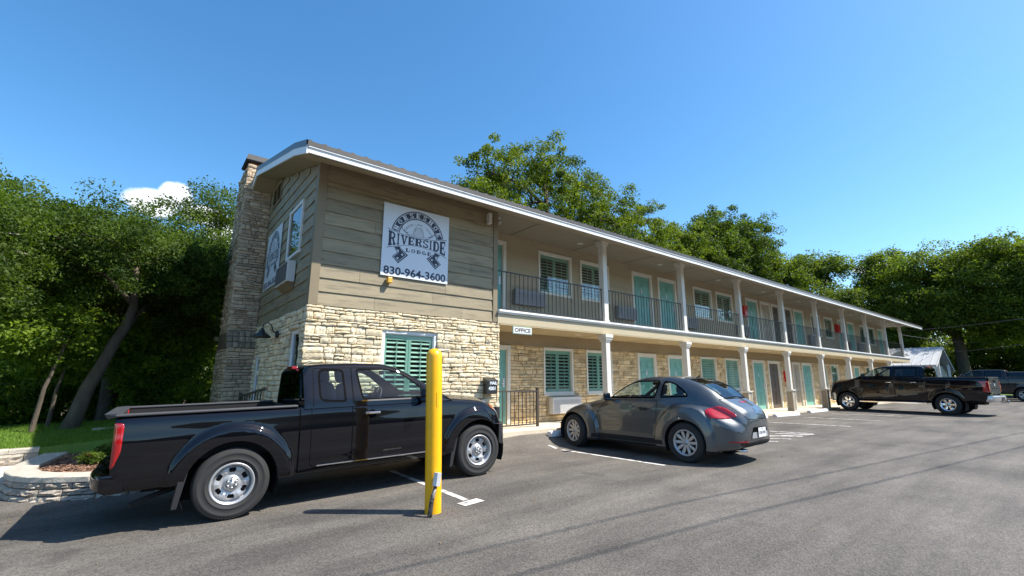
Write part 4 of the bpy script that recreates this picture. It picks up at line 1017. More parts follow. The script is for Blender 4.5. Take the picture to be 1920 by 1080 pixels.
# concrete curb + path
mb = MB(); mb.box(-9.5, -3.3, 1.8, 3.12, -.35, .0); s = mb.build('garden_path', M['concrete_white']); s['kind'] = 'structure'
mb = MB(); mb.box(-1.75, -.9, -.02, .18, -.13, -.02); s = mb.build('curb_stone', M['concrete']); s['kind'] = 'structure'
lawnz = lambda x, y: .25 + .03 * (y - 3.0) * (1 if y < 6 else 0) + (.09 if y >= 6 else 0) - (.9 * ss(6.5, 12, y)) + .03 * math.sin(x * 1.3) * math.sin(y * 1.1) + (.12 * ss(-3.4, -1.5, x)) + .03 * max(0, min(4, -x - 4))*0
block_wall('lawn_wall', [(-9.5, 3.15), (-6, 3.1), (-4, 3.08), (-3.3, 3.15)], lambda p: gz(p.x, p.y) + .0, lambda p: lawnz(p.x, 3.1) + .01, 2, 'low block retaining wall holding the lawn at the left', seed=9, capw=.2, bl=.4)
block_wall('edging_wall', [(-2.75, 4.95), (-2.2, 5.05), (-1.2, 5.1)], lambda p: .1, lambda p: .38, 2, 'short block edging wall at the back of the planter', seed=10, capw=.15)
M['lawn'] = pmat('lawn_soil', (.10, .17, .02), .9, var=.25, vs=3, fine=.3, fs=80)
grid_sheet('lawn', frange(-16, -.63, 30), [3.17] + frange(3.2, 14, 30), lambda x, y: -.3 if y < 3.18 else lawnz(x, y), M['lawn'])
rng = np.random.default_rng(3)
def np_mesh(name, verts, quads, tint, mat, parent=None, smooth=False):
    me = bpy.data.meshes.new(name); k = quads.shape[1]
    me.vertices.add(len(verts)); me.vertices.foreach_set('co', verts.astype(np.float32).ravel())
    me.loops.add(quads.size); me.loops.foreach_set('vertex_index', quads.astype(np.int32).ravel())
    me.polygons.add(len(quads)); me.polygons.foreach_set('loop_start', np.arange(0, quads.size, k, dtype=np.int32)); me.polygons.foreach_set('loop_total', np.full(len(quads), k, dtype=np.int32))
    a = me.attributes.new('tint', 'FLOAT', 'FACE'); a.data.foreach_set('value', tint.astype(np.float32))
    me.materials.append(mat); me.update(calc_edges=True); me.validate()
    return link(name, me, parent)
M['grass'] = leafmat('grass_blades', (.06, .12, .012), (.17, .27, .035), .3)
n = 70000
gx = rng.uniform(-13, -.7, n); gy = 3.22 + (rng.random(n) ** 1.3) * 5.2
gzv = np.array([lawnz(a, b) for a, b in zip(gx, gy)])
ang = rng.uniform(0, 6.283, n); h = rng.uniform(.03, .07, n); lx = rng.normal(0, .02, n); ly = rng.normal(0, .02, n); w = .006
v = np.empty((n, 3, 3)); v[:, 0] = np.stack([gx - np.cos(ang) * w, gy - np.sin(ang) * w, gzv - .005], 1); v[:, 1] = np.stack([gx + np.cos(ang) * w, gy + np.sin(ang) * w, gzv - .005], 1); v[:, 2] = np.stack([gx + lx, gy + ly, gzv + h], 1)
o = np_mesh('lawn_grass', v.reshape(-1, 3), np.arange(n * 3).reshape(-1, 3), rng.uniform(0, 1, n), M['grass']); tag(o, 'mown green lawn grass at the left', 'grass', kind='stuff')

# ------------------------------------------------------------------ cottage beyond the lot
o = empty('cottage', (46, 0, .2), 0, 'small white cottage with pale metal gable roof past the end of the motel', 'building')
mb = MB(); mb.box(.6, 6, -.2, 3.6, 0, 2.35); mb.add([(.6, -.2, 2.35), (.6, 3.6, 2.35), (.6, 1.7, 3.6), (6, -.2, 2.35), (6, 3.6, 2.35), (6, 1.7, 3.6)], [(0, 1, 2), (3, 5, 4)]); mb.build('wall', M['white_trim'], o)
mb = MB(); rz_, ez = 3.85, 2.15
for s_ in (-1, 1):
    ye = -1.15 if s_ < 0 else 3.4
    yr_ = -.42 + .0 if False else .15
M['seam'] = pmat('seam_metal', (.46, .46, .455), .5, metal=.05, var=.2, vs=3, stretch=(6, 1, 1), tint=1)
# ridge runs along Y-ish (gable faces the lot) : ridge from (0,-.6) back to (0,5)
mb = MB(); yA, yB = -.75, 5.2
def roofside(x0, z0, x1, z1):
    mb.add([(x0, yA, z0), (x1, yA, z1), (x1, yB, z1), (x0, yB, z0), (x0, yA, z0 - .1), (x1, yA, z1 - .1), (x1, yB, z1 - .1), (x0, yB, z0 - .1)], [(0, 3, 2, 1), (4, 5, 6, 7), (0, 1, 5, 4), (2, 3, 7, 6), (1, 2, 6, 5), (0, 4, 7, 3)])
    k = 0; y = yA + .3
    while y < yB: mb.add([(x0, y, z0 + .002), (x1, y, z1 + .002), (x1, y + .06, z1 + .002), (x0, y + .06, z0 + .002), (x0, y + .03, z0 + .06), (x1, y + .03, z1 + .06)], [(0, 1, 5, 4), (4, 5, 2, 3), (0, 4, 3), (1, 2, 5)], .8); y += .55
roofside(2.2, 3.85, -1.3, 2.35); roofside(2.2, 3.85, 5.6, 2.0)
cot_roof = mb.build('roof', M['seam'], o)
mb = MB(); yf = yA - .03
mb.add([(2.2, yf, 3.86), (-1.35, yf, 2.33), (-1.35, yf, 2.15), (2.2, yf, 3.68), (5.65, yf, 1.98), (5.65, yf, 1.8)], [(0, 1, 2, 3), (0, 3, 5, 4)])
mb.box(.4, .55, yA + .1, yA + .25, 0, 2.9); mb.box(4.4, 4.55, yA + .1, yA + .25, 0, 2.5)
mb.add([(.48, yA + .12, 2.2), (.48, yA + .12, 2.4), (1.2, yA + .12, 3.2), (1.35, yA + .12, 3.2)], [(0, 1, 2, 3)])
mb.build('gable_trim', M['white'], cot_roof)
for ch in o.children: pass

# overhead cables
def cable(p, q, sag, r_, label, mid=24):
    mb = MB(); p = Vector(p); q = Vector(q); pts = []
    for k in range(mid + 1):
        t = k / mid; v_ = p.lerp(q, t); v_.z -= sag * 4 * t * (1 - t); pts.append(v_)
    mb.tube(pts, r_, 6); o = mb.build('overhead_cable', M['cable']); tag(o, label, 'cable', 'overhead cables')
M['cable'] = pmat('cable_black', (.05, .05, .052), .6)
M['cable_grey'] = pmat('cable_grey', (.3, .3, .3), .5)
cable((41.2, .2, 4.93), (36, -14, 6.0), .35, .018, 'upper overhead cable running from the motel roof end past the dark trees')
cable((48.3, -.9, 3.62), (36, -10.5, 4.4), .3, .018, 'lower overhead cable running from the small white cottage roof')
cable((41.2, .4, 4.7), (62, -4, 4.95), .3, .016, 'thin overhead cable crossing behind the motel roof end')
# two power lines high over the lot: only their shadows on the asphalt are in view
sh = 7.2 / math.tan(R(52.3)); ox, oy = sh * .711, -sh * .703
cable((-14 + ox, -2.75 + oy, 7.2), (34 + ox, -9.1 + oy, 7.4), .0, .014, 'power line high above the lot throwing the farther cable shadow on the asphalt')
cable((-14 + ox, -3.15 + oy, 7.0), (34 + ox, -9.95 + oy, 7.2), .0, .014, 'power line high above the lot throwing the nearer cable shadow on the asphalt')
# ------------------------------------------------------------------ vehicles
from mathutils.bvhtree import BVHTree
def pchip(x, y, xq):
    x = np.asarray(x, float); y = np.asarray(y, float); h = np.diff(x); d = np.diff(y) / h; m = np.zeros(len(x))
    for i in range(1, len(x) - 1):
        if d[i - 1] * d[i] > 0:
            w1 = 2 * h[i] + h[i - 1]; w2 = h[i] + 2 * h[i - 1]; m[i] = (w1 + w2) / (w1 / d[i - 1] + w2 / d[i])
    m[0] = d[0]; m[-1] = d[-1]
    xq = np.clip(np.asarray(xq, float), x[0], x[-1]); i = np.clip(np.searchsorted(x, xq) - 1, 0, len(h) - 1); t = (xq - x[i]) / h[i]
    return (1 + 2 * t) * (1 - t) ** 2 * y[i] + t * (1 - t) ** 2 * h[i] * m[i] + t * t * (3 - 2 * t) * y[i + 1] + t * t * (t - 1) * h[i] * m[i + 1]
def loft(stations, dx=.025, seg=6, disp=None, warp=None, closed_ends=(True, True)):
    """stations: (x, [(y,z)..]) half sections bottom->top centre. returns bmesh, mirrored"""
    xs0 = [s[0] for s in stations]; K = len(stations[0][1]); n = int((xs0[-1] - xs0[0]) / dx) + 1
    xs = np.unique(np.concatenate([np.linspace(xs0[0], xs0[-1], n)]))
    kk = np.arange(K); kq = np.linspace(0, K - 1, (K - 1) * seg + 1)
    Y = np.array([pchip(xs0, [s[1][k][0] for s in stations], xs) for k in range(K)]).T; Z = np.array([pchip(xs0, [s[1][k][1] for s in stations], xs) for k in range(K)]).T
    bm = bmesh.new(); grid = {}
    for sgn in (-1, 1):
        for i, x in enumerate(xs):
            yy = pchip(kk, Y[i], kq); zz = pchip(kk, Z[i], kq); row = []
            for y, z in zip(yy, zz):
                p = (x, y, z)
                if disp: p = disp(*p)
                if warp: p = warp(*p)
                row.append(bm.verts.new((p[0], p[1] * sgn, p[2])))
            grid[(sgn, i)] = row
        for i in range(len(xs) - 1):
            a, b = grid[(sgn, i)], grid[(sgn, i + 1)]
            for j in range(len(kq) - 1):
                f = (a[j], b[j], b[j + 1], a[j + 1]); bm.faces.new(f if sgn < 0 else f[::-1])
        for e, i in ((0, 0), (1, len(xs) - 1)):
            if closed_ends[e]:
                row = grid[(sgn, i)]; a = list(row); bm.faces.new(a if (sgn > 0) == (e == 1) else a[::-1]) if len({tuple(v.co) for v in a}) > 2 else None
    bmesh.ops.remove_doubles(bm, verts=bm.verts[:], dist=.0008)
    bmesh.ops.recalc_face_normals(bm, faces=bm.faces[:])
    for f in bm.faces: f.smooth = True
    return bm
def inpoly(p, poly):
    c = False; n = len(poly); j = n - 1
    for i in range(n):
        a, b = poly[i], poly[j]
        if (a[1] > p[1]) != (b[1] > p[1]) and p[0] < (b[0] - a[0]) * (p[1] - a[1]) / (b[1] - a[1] + 1e-12) + a[0]: c = not c
        j = i
    return c
def rpoly(pts, r=.04, n=4):
    out = []; m = len(pts)
    for i in range(m):
        p = Vector(pts[i][:2]); rr_ = pts[i][2] if len(pts[i]) > 2 else r
        a = (Vector(pts[i - 1][:2]) - p); b = (Vector(pts[(i + 1) % m][:2]) - p); ra = min(rr_, a.length * .45, b.length * .45); a.normalize(); b.normalize()
        A, B = p + a * ra, p + b * ra
        for k in range(n + 1):
            t = k / n; q = A * (1 - t) ** 2 + p * 2 * t * (1 - t) + B * t * t; out.append((q.x, q.y))
    return out
def circ(cx, cz, r, a0=0, a1=360, n=40): return [(cx + r * math.cos(R(a0 + (a1 - a0) * k / n)), cz + r * math.sin(R(a0 + (a1 - a0) * k / n))) for k in range(n if a1 - a0 == 360 else n + 1)]
def cut(bm, poly, ax, flt):
    """cut bm along polygon in plane of axes ax, return faces inside (whose centre passes flt)"""
    i, j = ax; lo = [min(p[k] for p in poly) - .03 for k in (0, 1)]; hi = [max(p[k] for p in poly) + .03 for k in (0, 1)]
    def cand():
        r = []
        for f in bm.faces:
            c = f.calc_center_median()
            if lo[0] - .15 < c[i] < hi[0] + .15 and lo[1] - .15 < c[j] < hi[1] + .15 and flt(c): r.append(f)
        return r
    fs = cand(); geom = set(fs)
    for f in fs: geom.update(f.edges); geom.update(f.verts)
    geom = list(geom); n = len(poly)
    for k in range(n):
        a, b = poly[k], poly[(k + 1) % n]; d = (b[0] - a[0], b[1] - a[1])
        if d[0] ** 2 + d[1] ** 2 < 1e-8: continue
        co = [0, 0, 0]; no = [0, 0, 0]; co[i], co[j] = a; no[i], no[j] = -d[1], d[0]
        # only faces near this edge
        ex = [min(a[0], b[0]) - .06, max(a[0], b[0]) + .06, min(a[1], b[1]) - .06, max(a[1], b[1]) + .06]
        sub = [f for f in geom if isinstance(f, bmesh.types.BMFace) and f.is_valid and any(ex[0] < v.co[i] < ex[1] and ex[2] < v.co[j] < ex[3] for v in f.verts)]
        if not sub: continue
        g = set(sub)
        for f in sub: g.update(f.edges); g.update(f.verts)
        r = bmesh.ops.bisect_plane(bm, geom=list(g), dist=1e-5, plane_co=co, plane_no=no)
        gs = set(x for x in geom if x.is_valid); gs.update(x for x in r['geom'] if x.is_valid); geom = list(gs)
    return [f for f in bm.faces if flt(f.calc_center_median()) and inpoly((f.calc_center_median()[i], f.calc_center_median()[j]), poly)]
def extract(bm, faces, name, mats, parent, off=0., mat=0, keep=False, thick=0.):
    nb = bmesh.new(); mp = {}
    for f in faces:
        vs = []
        for v in f.verts:
            if v not in mp: mp[v] = nb.verts.new(v.co + v.normal * off)
            vs.append(mp[v])
        g = nb.faces.new(vs); g.smooth = True; g.material_index = f.material_index if mat is None else mat
    if thick:
        be = [e for e in nb.edges if len(e.link_faces) == 1]; r = bmesh.ops.extrude_edge_only(nb, edges=be)
        nb.normal_update(); inv = {b: a for a, b in mp.items()}
        vv = [g for g in r['geom'] if isinstance(g, bmesh.types.BMVert)]
        for v in vv:
            src = min((e.other_vert(v) for e in v.link_edges), key=lambda w: (w.co - v.co).length); s = inv.get(src)
            if s is not None: v.co -= s.normal * thick
    me = bpy.data.meshes.new(name); nb.to_mesh(me); nb.free()
    for m in (mats if isinstance(mats, (list, tuple)) else [mats]): me.materials.append(m)
    o = link(name, me, parent)
    if not keep: bmesh.ops.delete(bm, geom=faces, context='FACES')
    return o
def seam(bm, faces, w=.006, depth=.012, mi=1):
    r = bmesh.ops.inset_region(bm, faces=faces, thickness=w, depth=0, use_boundary=True, use_even_offset=True)
    ring = r['faces']
    for f in ring: f.material_index = mi
    return [f for f in faces if f.is_valid]
def strip(bvh, poly, view, w, name, mat, parent, off=.0015, flt=None):
    """thin strip of width w lying on the surface along a closed polygon; view 'L','R' (sides), 'T' (top), 'B' (rear)"""
    P = [Vector(p) for p in poly]; D = []
    for a, b in zip(P, P[1:] + P[:1]):
        n_ = max(1, int((b - a).length / .022))
        for k in range(n_): D.append(a.lerp(b, k / n_))
    D = [p for i, p in enumerate(D) if (p - D[i - 1]).length > .0008]
    n_ = len(D)
    def hit(u, v):
        if view in 'LR':
            s = 1 if view == 'L' else -1; h = bvh.ray_cast(Vector((u, 3 * s, v)), Vector((0, -s, 0)))
        elif view == 'T': h = bvh.ray_cast(Vector((u, v, 4)), Vector((0, 0, -1)))
        else: h = bvh.ray_cast(Vector((-4, u, v)), Vector((1, 0, 0)))
        if h[0] is None: return None
        return h[0] + h[1] * off * (1 if (h[1].y * (1 if view == 'L' else -1) > 0 if view in 'LR' else (h[1].z > 0 if view == 'T' else h[1].x < 0)) else -1)
    mb = MB(); rows = []
    for i in range(n_):
        d = (D[(i + 1) % n_] - D[i - 1]); 
        if d.length < 1e-6: rows.append(None); continue
        d.normalize(); nn = Vector((-d.y, d.x)) * w / 2; a = hit(*(D[i] + nn)); b = hit(*(D[i] - nn))
        rows.append((a, b) if a is not None and b is not None else None)
    for i in range(n_):
        r, q = rows[i], rows[(i + 1) % n_]
        if r is None or q is None or (r[0] - q[0]).length > .12 or (r[1] - q[1]).length > .12: continue
        if flt and not flt((r[0] + q[0]) / 2): continue
        mb.add([r[0], r[1], q[1], q[0]], [(0, 1, 2, 3)], 1., 0, True)
    return mb.build(name, M[mat], parent) if mb.v else None
SD = lambda s: 'L' if s > 0 else 'R'
def sharpen(bm, ang=32):
    for e in bm.edges:
        if len(e.link_faces) == 2: e.smooth = e.calc_face_angle(0) < R(ang)
def finish(bm, name, mats, parent, ang=32, delloose=True):
    if delloose:
        bmesh.ops.delete(bm, geom=[v for v in bm.verts if not v.link_faces], context='VERTS')
    sharpen(bm, ang); me = bpy.data.meshes.new(name); bm.to_mesh(me); bm.free()
    for m in mats: me.materials.append(m)
    return link(name, me, parent)
def paint(name, c, metal=.0, rough=.35, flake=0., spec=.0):
    m, nt = newmat(name); L = nt.links
    out = N(nt, 'ShaderNodeOutputMaterial'); b = N(nt, 'ShaderNodeBsdfPrincipled', Roughness=rough, Metallic=metal); b.inputs['Coat Weight'].default_value = 1.; b.inputs['Coat Roughness'].default_value = .025
    b.inputs['Base Color'].default_value = (*c, 1); b.inputs['Specular IOR Level'].default_value = spec
    tc = N(nt, 'ShaderNodeTexCoord'); n1 = N(nt, 'ShaderNodeTexNoise', Scale=1.3, Detail=6., Roughness=.6); L.new(tc.outputs['Object'], n1.inputs[0])
    mr = N(nt, 'ShaderNodeMapRange'); mr.inputs[1].default_value = .45; mr.inputs[2].default_value = .8; mr.inputs[3].default_value = .01; mr.inputs[4].default_value = .05; L.new(n1.outputs[0], mr.inputs[0]); L.new(mr.outputs[0], b.inputs['Coat Roughness'])
    n2 = N(nt, 'ShaderNodeTexNoise', Scale=2.2, Detail=2.); L.new(tc.outputs['Object'], n2.inputs[0])
    bp = N(nt, 'ShaderNodeBump', Strength=.02, Distance=.02); L.new(n2.outputs[0], bp.inputs['Height']); L.new(bp.outputs[0], b.inputs['Coat Normal'])
    L.new(b.outputs[0], out.inputs[0]); return m
M['paint_black'] = paint('blue_black_paint', (.003, .0032, .005), 0., .4)
M['paint_grey'] = paint('metallic_grey_paint', (.088, .096, .103), .72, .40, spec=.5)
M['paint_ford'] = paint('black_pickup_paint', (.004, .004, .007), 0., .4)
M['paint_dark'] = paint('dark_grey_paint', (.022, .023, .025), .1, .4, spec=.1)
M['paint_silver'] = paint('silver_paint', (.35, .38, .42), .6, .35)
M['trim_black'] = pmat('black_plastic', (.018, .018, .019), .55, var=.1)
M['gap'] = pmat('panel_gap', (.002, .002, .002), .7, spec=.05)
M['tyre'] = pmat('tyre_rubber', (.024, .0235, .0225), .85, var=.2, vs=6, fine=.15, fs=80)
M['rim'] = pmat('silver_wheel_paint', (.46, .46, .46), .42, metal=.55, var=.05, coat=.15)
M['chrome'] = pmat('chrome', (.75, .75, .77), .08, metal=1., var=.02)
M['steel_bumper'] = pmat('bumper_chrome', (.55, .55, .56), .28, metal=.8, var=.05)
M['cargl'] = glassmat('car_glass', (.62, .72, .72), 1.5)
M['cargl_dark'] = glassmat('tinted_car_glass', (.07, .08, .085), 1.62)
M['cargl_mid'] = glassmat('light_tinted_car_glass', (.80, .90, .88), 1.5)
M['lamp_red'] = pmat('tail_lamp_red', (.36, .004, .007), .12, coat=1., var=.0)
M['lamp_red_dark'] = pmat('tail_lamp_dark_red', (.22, .003, .006), .15, coat=1., var=.0)
M['lamp_clear'] = pmat('lamp_clear', (.55, .55, .55), .1, coat=1., metal=.5)
M['lamp_orange'] = pmat('lamp_orange', (.65, .16, .04), .15, coat=1.)
M['seat'] = pmat('seat_fabric', (.12, .12, .13), .85)
M['seat_light'] = pmat('light_dash', (.17, .165, .16), .8)
M['under'] = pmat('underbody', (.012, .012, .012), .9)
M['bedliner'] = pmat('bed_rail_cap', (.05, .05, .052), .5, var=.1)
M['plate'] = pmat('licence_plate', (.70, .71, .72), .4)
M['plate_ink'] = pmat('licence_ink', (.03, .03, .05), .5)

def wheel(parent, loc, Rt, w, rr_, style, side, steer=0.):
    """tyre mesh = the wheel; children rim, hub. side -1: outer face toward -y"""
    rm = {'steel': 'rim', 'spoke10': 'rim', 'chrome6': 'chrome', 'plain': 'rim'}[style]
    mp = lambda x, y, z: (x, z * 1., y)
    mb = MB(); hw = w / 2
    prof = [(rr_ * .96, -hw * .72), (rr_ * 1.0, -hw * .80), (rr_ * 1.05, -hw * .93), (rr_ + (Rt - rr_) * .22, -hw * .985), (rr_ + (Rt - rr_) * .24, -hw * 1.01), (rr_ + (Rt - rr_) * .27, -hw * 1.01), (rr_ + (Rt - rr_) * .29, -hw * .985), (rr_ + (Rt - rr_) * .45, -hw * .995), (rr_ + (Rt - rr_) * .62, -hw * .985), (rr_ + (Rt - rr_) * .64, -hw * 1.005), (rr_ + (Rt - rr_) * .68, -hw * 1.0), (Rt - .022, -hw * .92), (Rt - .008, -hw * .82), (Rt, -hw * .66), (Rt + .001, -hw * .3), (Rt + .002, 0), (Rt, hw * .66), (Rt - .02, hw * .92), (rr_ + (Rt - rr_) * .5, hw), (rr_, hw * .8)]
    mb.lathe(prof, 64, 1., 0, mp)
    nt_ = 64
    for k in range(nt_):   # tread blocks on the shoulder
        t = 2 * math.pi * k / nt_; dt = 2 * math.pi / nt_ * .33
        for (y0, y1, r0, r1) in ((-hw * .93, -hw * .5, Rt - .020, Rt + .005), (-hw * .42, hw * .42, Rt - .004, Rt + .006)):
            tt = t + (0 if y0 < -hw * .5 else dt)
            P = []
            for (a, y, r_) in ((tt - dt, y0, r0), (tt + dt, y0, r0), (tt + dt, y1, r1), (tt - dt, y1, r1)): P.append((r_ * math.cos(a), y, r_ * math.sin(a)))
            for (a, y, r_) in ((tt - dt, y0 + .004, r0 - .012), (tt + dt, y0 + .004, r0 - .012), (tt + dt, y1, r1 - .014), (tt - dt, y1, r1 - .014)): P.append((r_ * math.cos(a), y, r_ * math.sin(a)))
            mb.add(P, [(0, 1, 2, 3), (0, 4, 5, 1), (1, 5, 6, 2), (2, 6, 7, 3), (3, 7, 4, 0)])
    mb.lathe([(0, -hw * .20), (rr_ * .97, -hw * .20)], 32, 1., 1, mp)
    tw = mb.build('wheel', [M['tyre'], M['under']], parent); tw.location = loc; tw.rotation_euler = (0, 0, (0 if side < 0 else math.pi) + steer)
    # rim
    na, nr = 180, 22; vs = []; fs = []; rad = [rr_ * 1.0 * (k / nr) for k in range(nr + 1)]
    def hole(r, t):
        r /= rr_
        if style == 'steel':
            a = ((t / (2 * math.pi) * 6) % 1 - .5) / 6 * 2 * math.pi; x = r - .66; y = a * .66
            return (abs(x) / .115) ** 3 + (abs(y) / .165) ** 3 < 1
        if style == 'spoke10':
            a = abs(((t / (2 * math.pi) * 10) % 1) - .5) * 2   # 0 at gap centre
            return .24 < r < .90 and a < (.10 + .56 * (r - .24) / .66) and a < .74 - .0
        if style == 'chrome6':
            a = abs(((t / (2 * math.pi) * 6) % 1) - .5) * 2
            return .30 < r < .88 and a < (.20 + .42 * (r - .30) / .58)
        a = abs(((t / (2 * math.pi) * 5) % 1) - .5) * 2
        return .3 < r < .86 and a < .5
    def dep(r, t):
        r /= rr_
        if style == 'steel':
            base = -.62 + .28 * ss(.35, .52, r) - .30 * ss(.52, .60, r) * 0 + .0
            a = abs(((t / (2 * math.pi) * 6) % 1) - .5) * 2
            d = hw * (-.66 + .22 * ss(.28, .40, r) - .16 * ss(.44, .62, r) * (.3 + .7 * a) + .22 * ss(.80, .88, r) - .42 * ss(.90, 1.0, r))
            return d
        a = abs(((t / (2 * math.pi) * (10 if style == 'spoke10' else 6)) % 1) - .5) * 2
        return hw * (-.66 - .12 * ss(.2, .9, r) * a + .10 * ss(.12, .22, r) - .16 * ss(.86, .97, r))
    for k in range(nr + 1):
        for a in range(na):
            t = 2 * math.pi * a / na; vs.append((rad[k] * math.cos(t), dep(rad[k], t), rad[k] * math.sin(t)))
    inside = set()
    for k in range(nr):
        for a in range(na):
            r = (rad[k] + rad[k + 1]) / 2; t = 2 * math.pi * (a + .5) / na
            if hole(r, t): inside.add((k, a))
            else: i0, i1 = k * na + a, k * na + (a + 1) % na; fs.append((i0, i1, i1 + na, i0 + na))
    mb = MB(); mb.add(vs, fs, 1., 0, True)
    for (k, a) in inside:   # hole walls
        for (dk, da, e) in ((-1, 0, ((k, a), (k, a + 1))), (1, 0, ((k + 1, a), (k + 1, a + 1))), (0, -1, ((k, a), (k + 1, a))), (0, 1, ((k, a + 1), (k + 1, a + 1)))):
            if (k + dk, (a + da) % na) not in inside:
                P = []
                for (kk_, aa) in e: P.append(vs[kk_ * na + aa % na])
                q = [P[0], P[1], (P[1][0] * .97, P[1][1] + .028, P[1][2] * .97), (P[0][0] * .97, P[0][1] + .028, P[0][2] * .97)]; mb.add(q, [(0, 1, 2, 3)], 1., 0, False)
    mb.lathe([(rr_ * .90, -hw * .80), (rr_ * .955, -hw * .93), (rr_ * 1.0, -hw * .96), (rr_ * 1.035, -hw * .90), (rr_ * 1.03, -hw * .7)], 64, 1., 0, mp)
    rim = mb.build('rim', M[rm], tw)
    mb = MB(); nl = 6 if style != 'spoke10' else 5
    hr = rr_ * (.30 if style == 'steel' else .13)
    y0 = dep(0, 0)
    mb.lathe([(0, y0 - .016), (hr * .35, y0 - .016), (hr * .4, y0 - .006), (hr, y0 - .004), (hr * 1.03, y0 + .01)], 32, 1., 0, mp)
    if style != 'spoke10':
        for k in range(nl):
            t = 2 * math.pi * (k + .5) / nl; c = (rr_ * .205 * math.cos(t), rr_ * .205 * math.sin(t)); mb.lathe([(0, y0 - .03), (.010, y0 - .03), (.013, y0 - .02), (.013, y0)], 8, .8, 0, lambda x, y, z: (x + c[0], z, y + c[1]))
            if style == 'steel': mb.lathe([(.0, y0 - .0045), (.021, y0 - .0045)], 12, .15, 1, lambda x, y, z: (x + c[0], z, y + c[1]))
    mb.build('hub_cap', [M['rim'] if rm == 'rim' else M['chrome'], M['under']], tw)
    return tw
def seatgeo(parent, x, y, z, s=1., mat='seat', name='seat'):
    mb = MB()
    def rbox(cx, cy, cz, lx, ly, lz, rx=0):
        n_, m_ = 12, 8; vs = []; fs = []
        for i in range(m_ + 1):
            ph = math.pi * i / m_
            for k in range(n_):
                t = 2 * math.pi * k / n_; sx = math.copysign(abs(math.cos(t)) ** .55, math.cos(t)) * math.sin(ph) ** .5; sy = math.copysign(abs(math.sin(t)) ** .55, math.sin(t)) * math.sin(ph) ** .5; sz = math.copysign(abs(math.cos(ph)) ** .6, math.cos(ph))
                X, Y, Z = sx * lx / 2, sy * ly / 2, sz * lz / 2; X, Z = X * math.cos(rx) - Z * math.sin(rx), X * math.sin(rx) + Z * math.cos(rx); vs.append((cx + X, cy + Y, cz + Z))
        for i in range(m_):
            for k in range(n_):
                a = i * n_ + k; b = i * n_ + (k + 1) % n_; fs.append((a, a + n_, b + n_, b))
        mb.add(vs, fs, 1., 0, True)
    rbox(x + .25 * s, y, z, .55 * s, .50, .16); rbox(x - .05, y, z + .32 * s, .16, .50, .66 * s, R(14)); rbox(x - .16, y, z + .74 * s, .11, .27, .20, R(12))
    mb.tube([(x - .13, y - .05, z + .58 * s), (x - .155, y - .05, z + .72 * s)], .008); mb.tube([(x - .13, y + .05, z + .58 * s), (x - .155, y + .05, z + .72 * s)], .008)
    return mb.build(name, M[mat], parent)
def mirror_part(parent, x, y, z, side, s=1., mat='trim_black'):
    mb = MB(); n_, m_ = 16, 8; vs = []; fs = []
    for i in range(m_ + 1):
        ph = math.pi * i / m_
        for k in range(n_):
            t = 2 * math.pi * k / n_; sx = math.cos(t) * math.sin(ph); sy = math.copysign(abs(math.sin(t)) ** .6, math.sin(t)) * math.sin(ph) ** .6; sz = math.copysign(abs(math.cos(ph)) ** .65, math.cos(ph))
            vs.append((x + (sx * .075 if sx > 0 else sx * .02) * s, y + side * (.13 * s) + sy * .12 * s, z + sz * .095 * s))
    for i in range(m_):
        for k in range(n_):
            a = i * n_ + k; b = i * n_ + (k + 1) % n_; fs.append((a, a + n_, b + n_, b))
    mb.add(vs, fs, 1., 0, True); mb.tube([(x + .03, y - side * .05, z - .06 * s), (x + .03, y + side * .08, z - .03 * s)], .022 * s)
    o = mb.build('side_mirror', M[mat], parent)
    mb = MB(); xx = x - .021 * s
    mb.add([(xx, y + side * .03 * s, z - .07 * s), (xx, y + side * .23 * s, z - .06 * s), (xx, y + side * .23 * s, z + .07 * s), (xx, y + side * .04 * s, z + .075 * s)], [(0, 1, 2, 3)]); mb.build('mirror_glass', M['chrome'], o)
def well(parent, x, z, r, y0, y1):
    mb = MB(); n_ = 24; vs = []
    for k in range(n_ + 1):
        a = R(-25 + 230 * k / n_); vs += [(x + r * math.cos(a), y0, z + r * math.sin(a)), (x + r * math.cos(a), y1, z + r * math.sin(a))]
    fs = [(2 * k, 2 * k + 1, 2 * k + 3, 2 * k + 2) for k in range(n_)] + [tuple(2 * k + 1 for k in range(n_ + 1))]
    mb.add(vs, fs); return mb.build('wheel_well', M['under'], parent)
def arch(bm, x, z, r, ymin, lip=.06, zlo=.0, poly=None):
    for s in (-1, 1):
        fs = cut(bm, poly or circ(x, z, r, n=44), (0, 2), lambda c: c.y * s > ymin)
        bmesh.ops.delete(bm, geom=fs, context='FACES')
    be = [e for e in bm.edges if len(e.link_faces) == 1 and all(math.hypot(v.co.x - x, v.co.z - z) < r * 1.25 and abs(v.co.y) > ymin for v in e.verts)]
    r_ = bmesh.ops.extrude_edge_only(bm, edges=be)
    for v in [g for g in r_['geom'] if isinstance(g, bmesh.types.BMVert)]: v.co.y -= math.copysign(lip, v.co.y)
    for f in [g for g in r_['geom'] if isinstance(g, bmesh.types.BMFace)]: f.material_index = 1
def rod(parent, name, pts, r_, mat, n=10):
    mb = MB(); mb.tube(pts, r_, n); return mb.build(name, M[mat], parent)

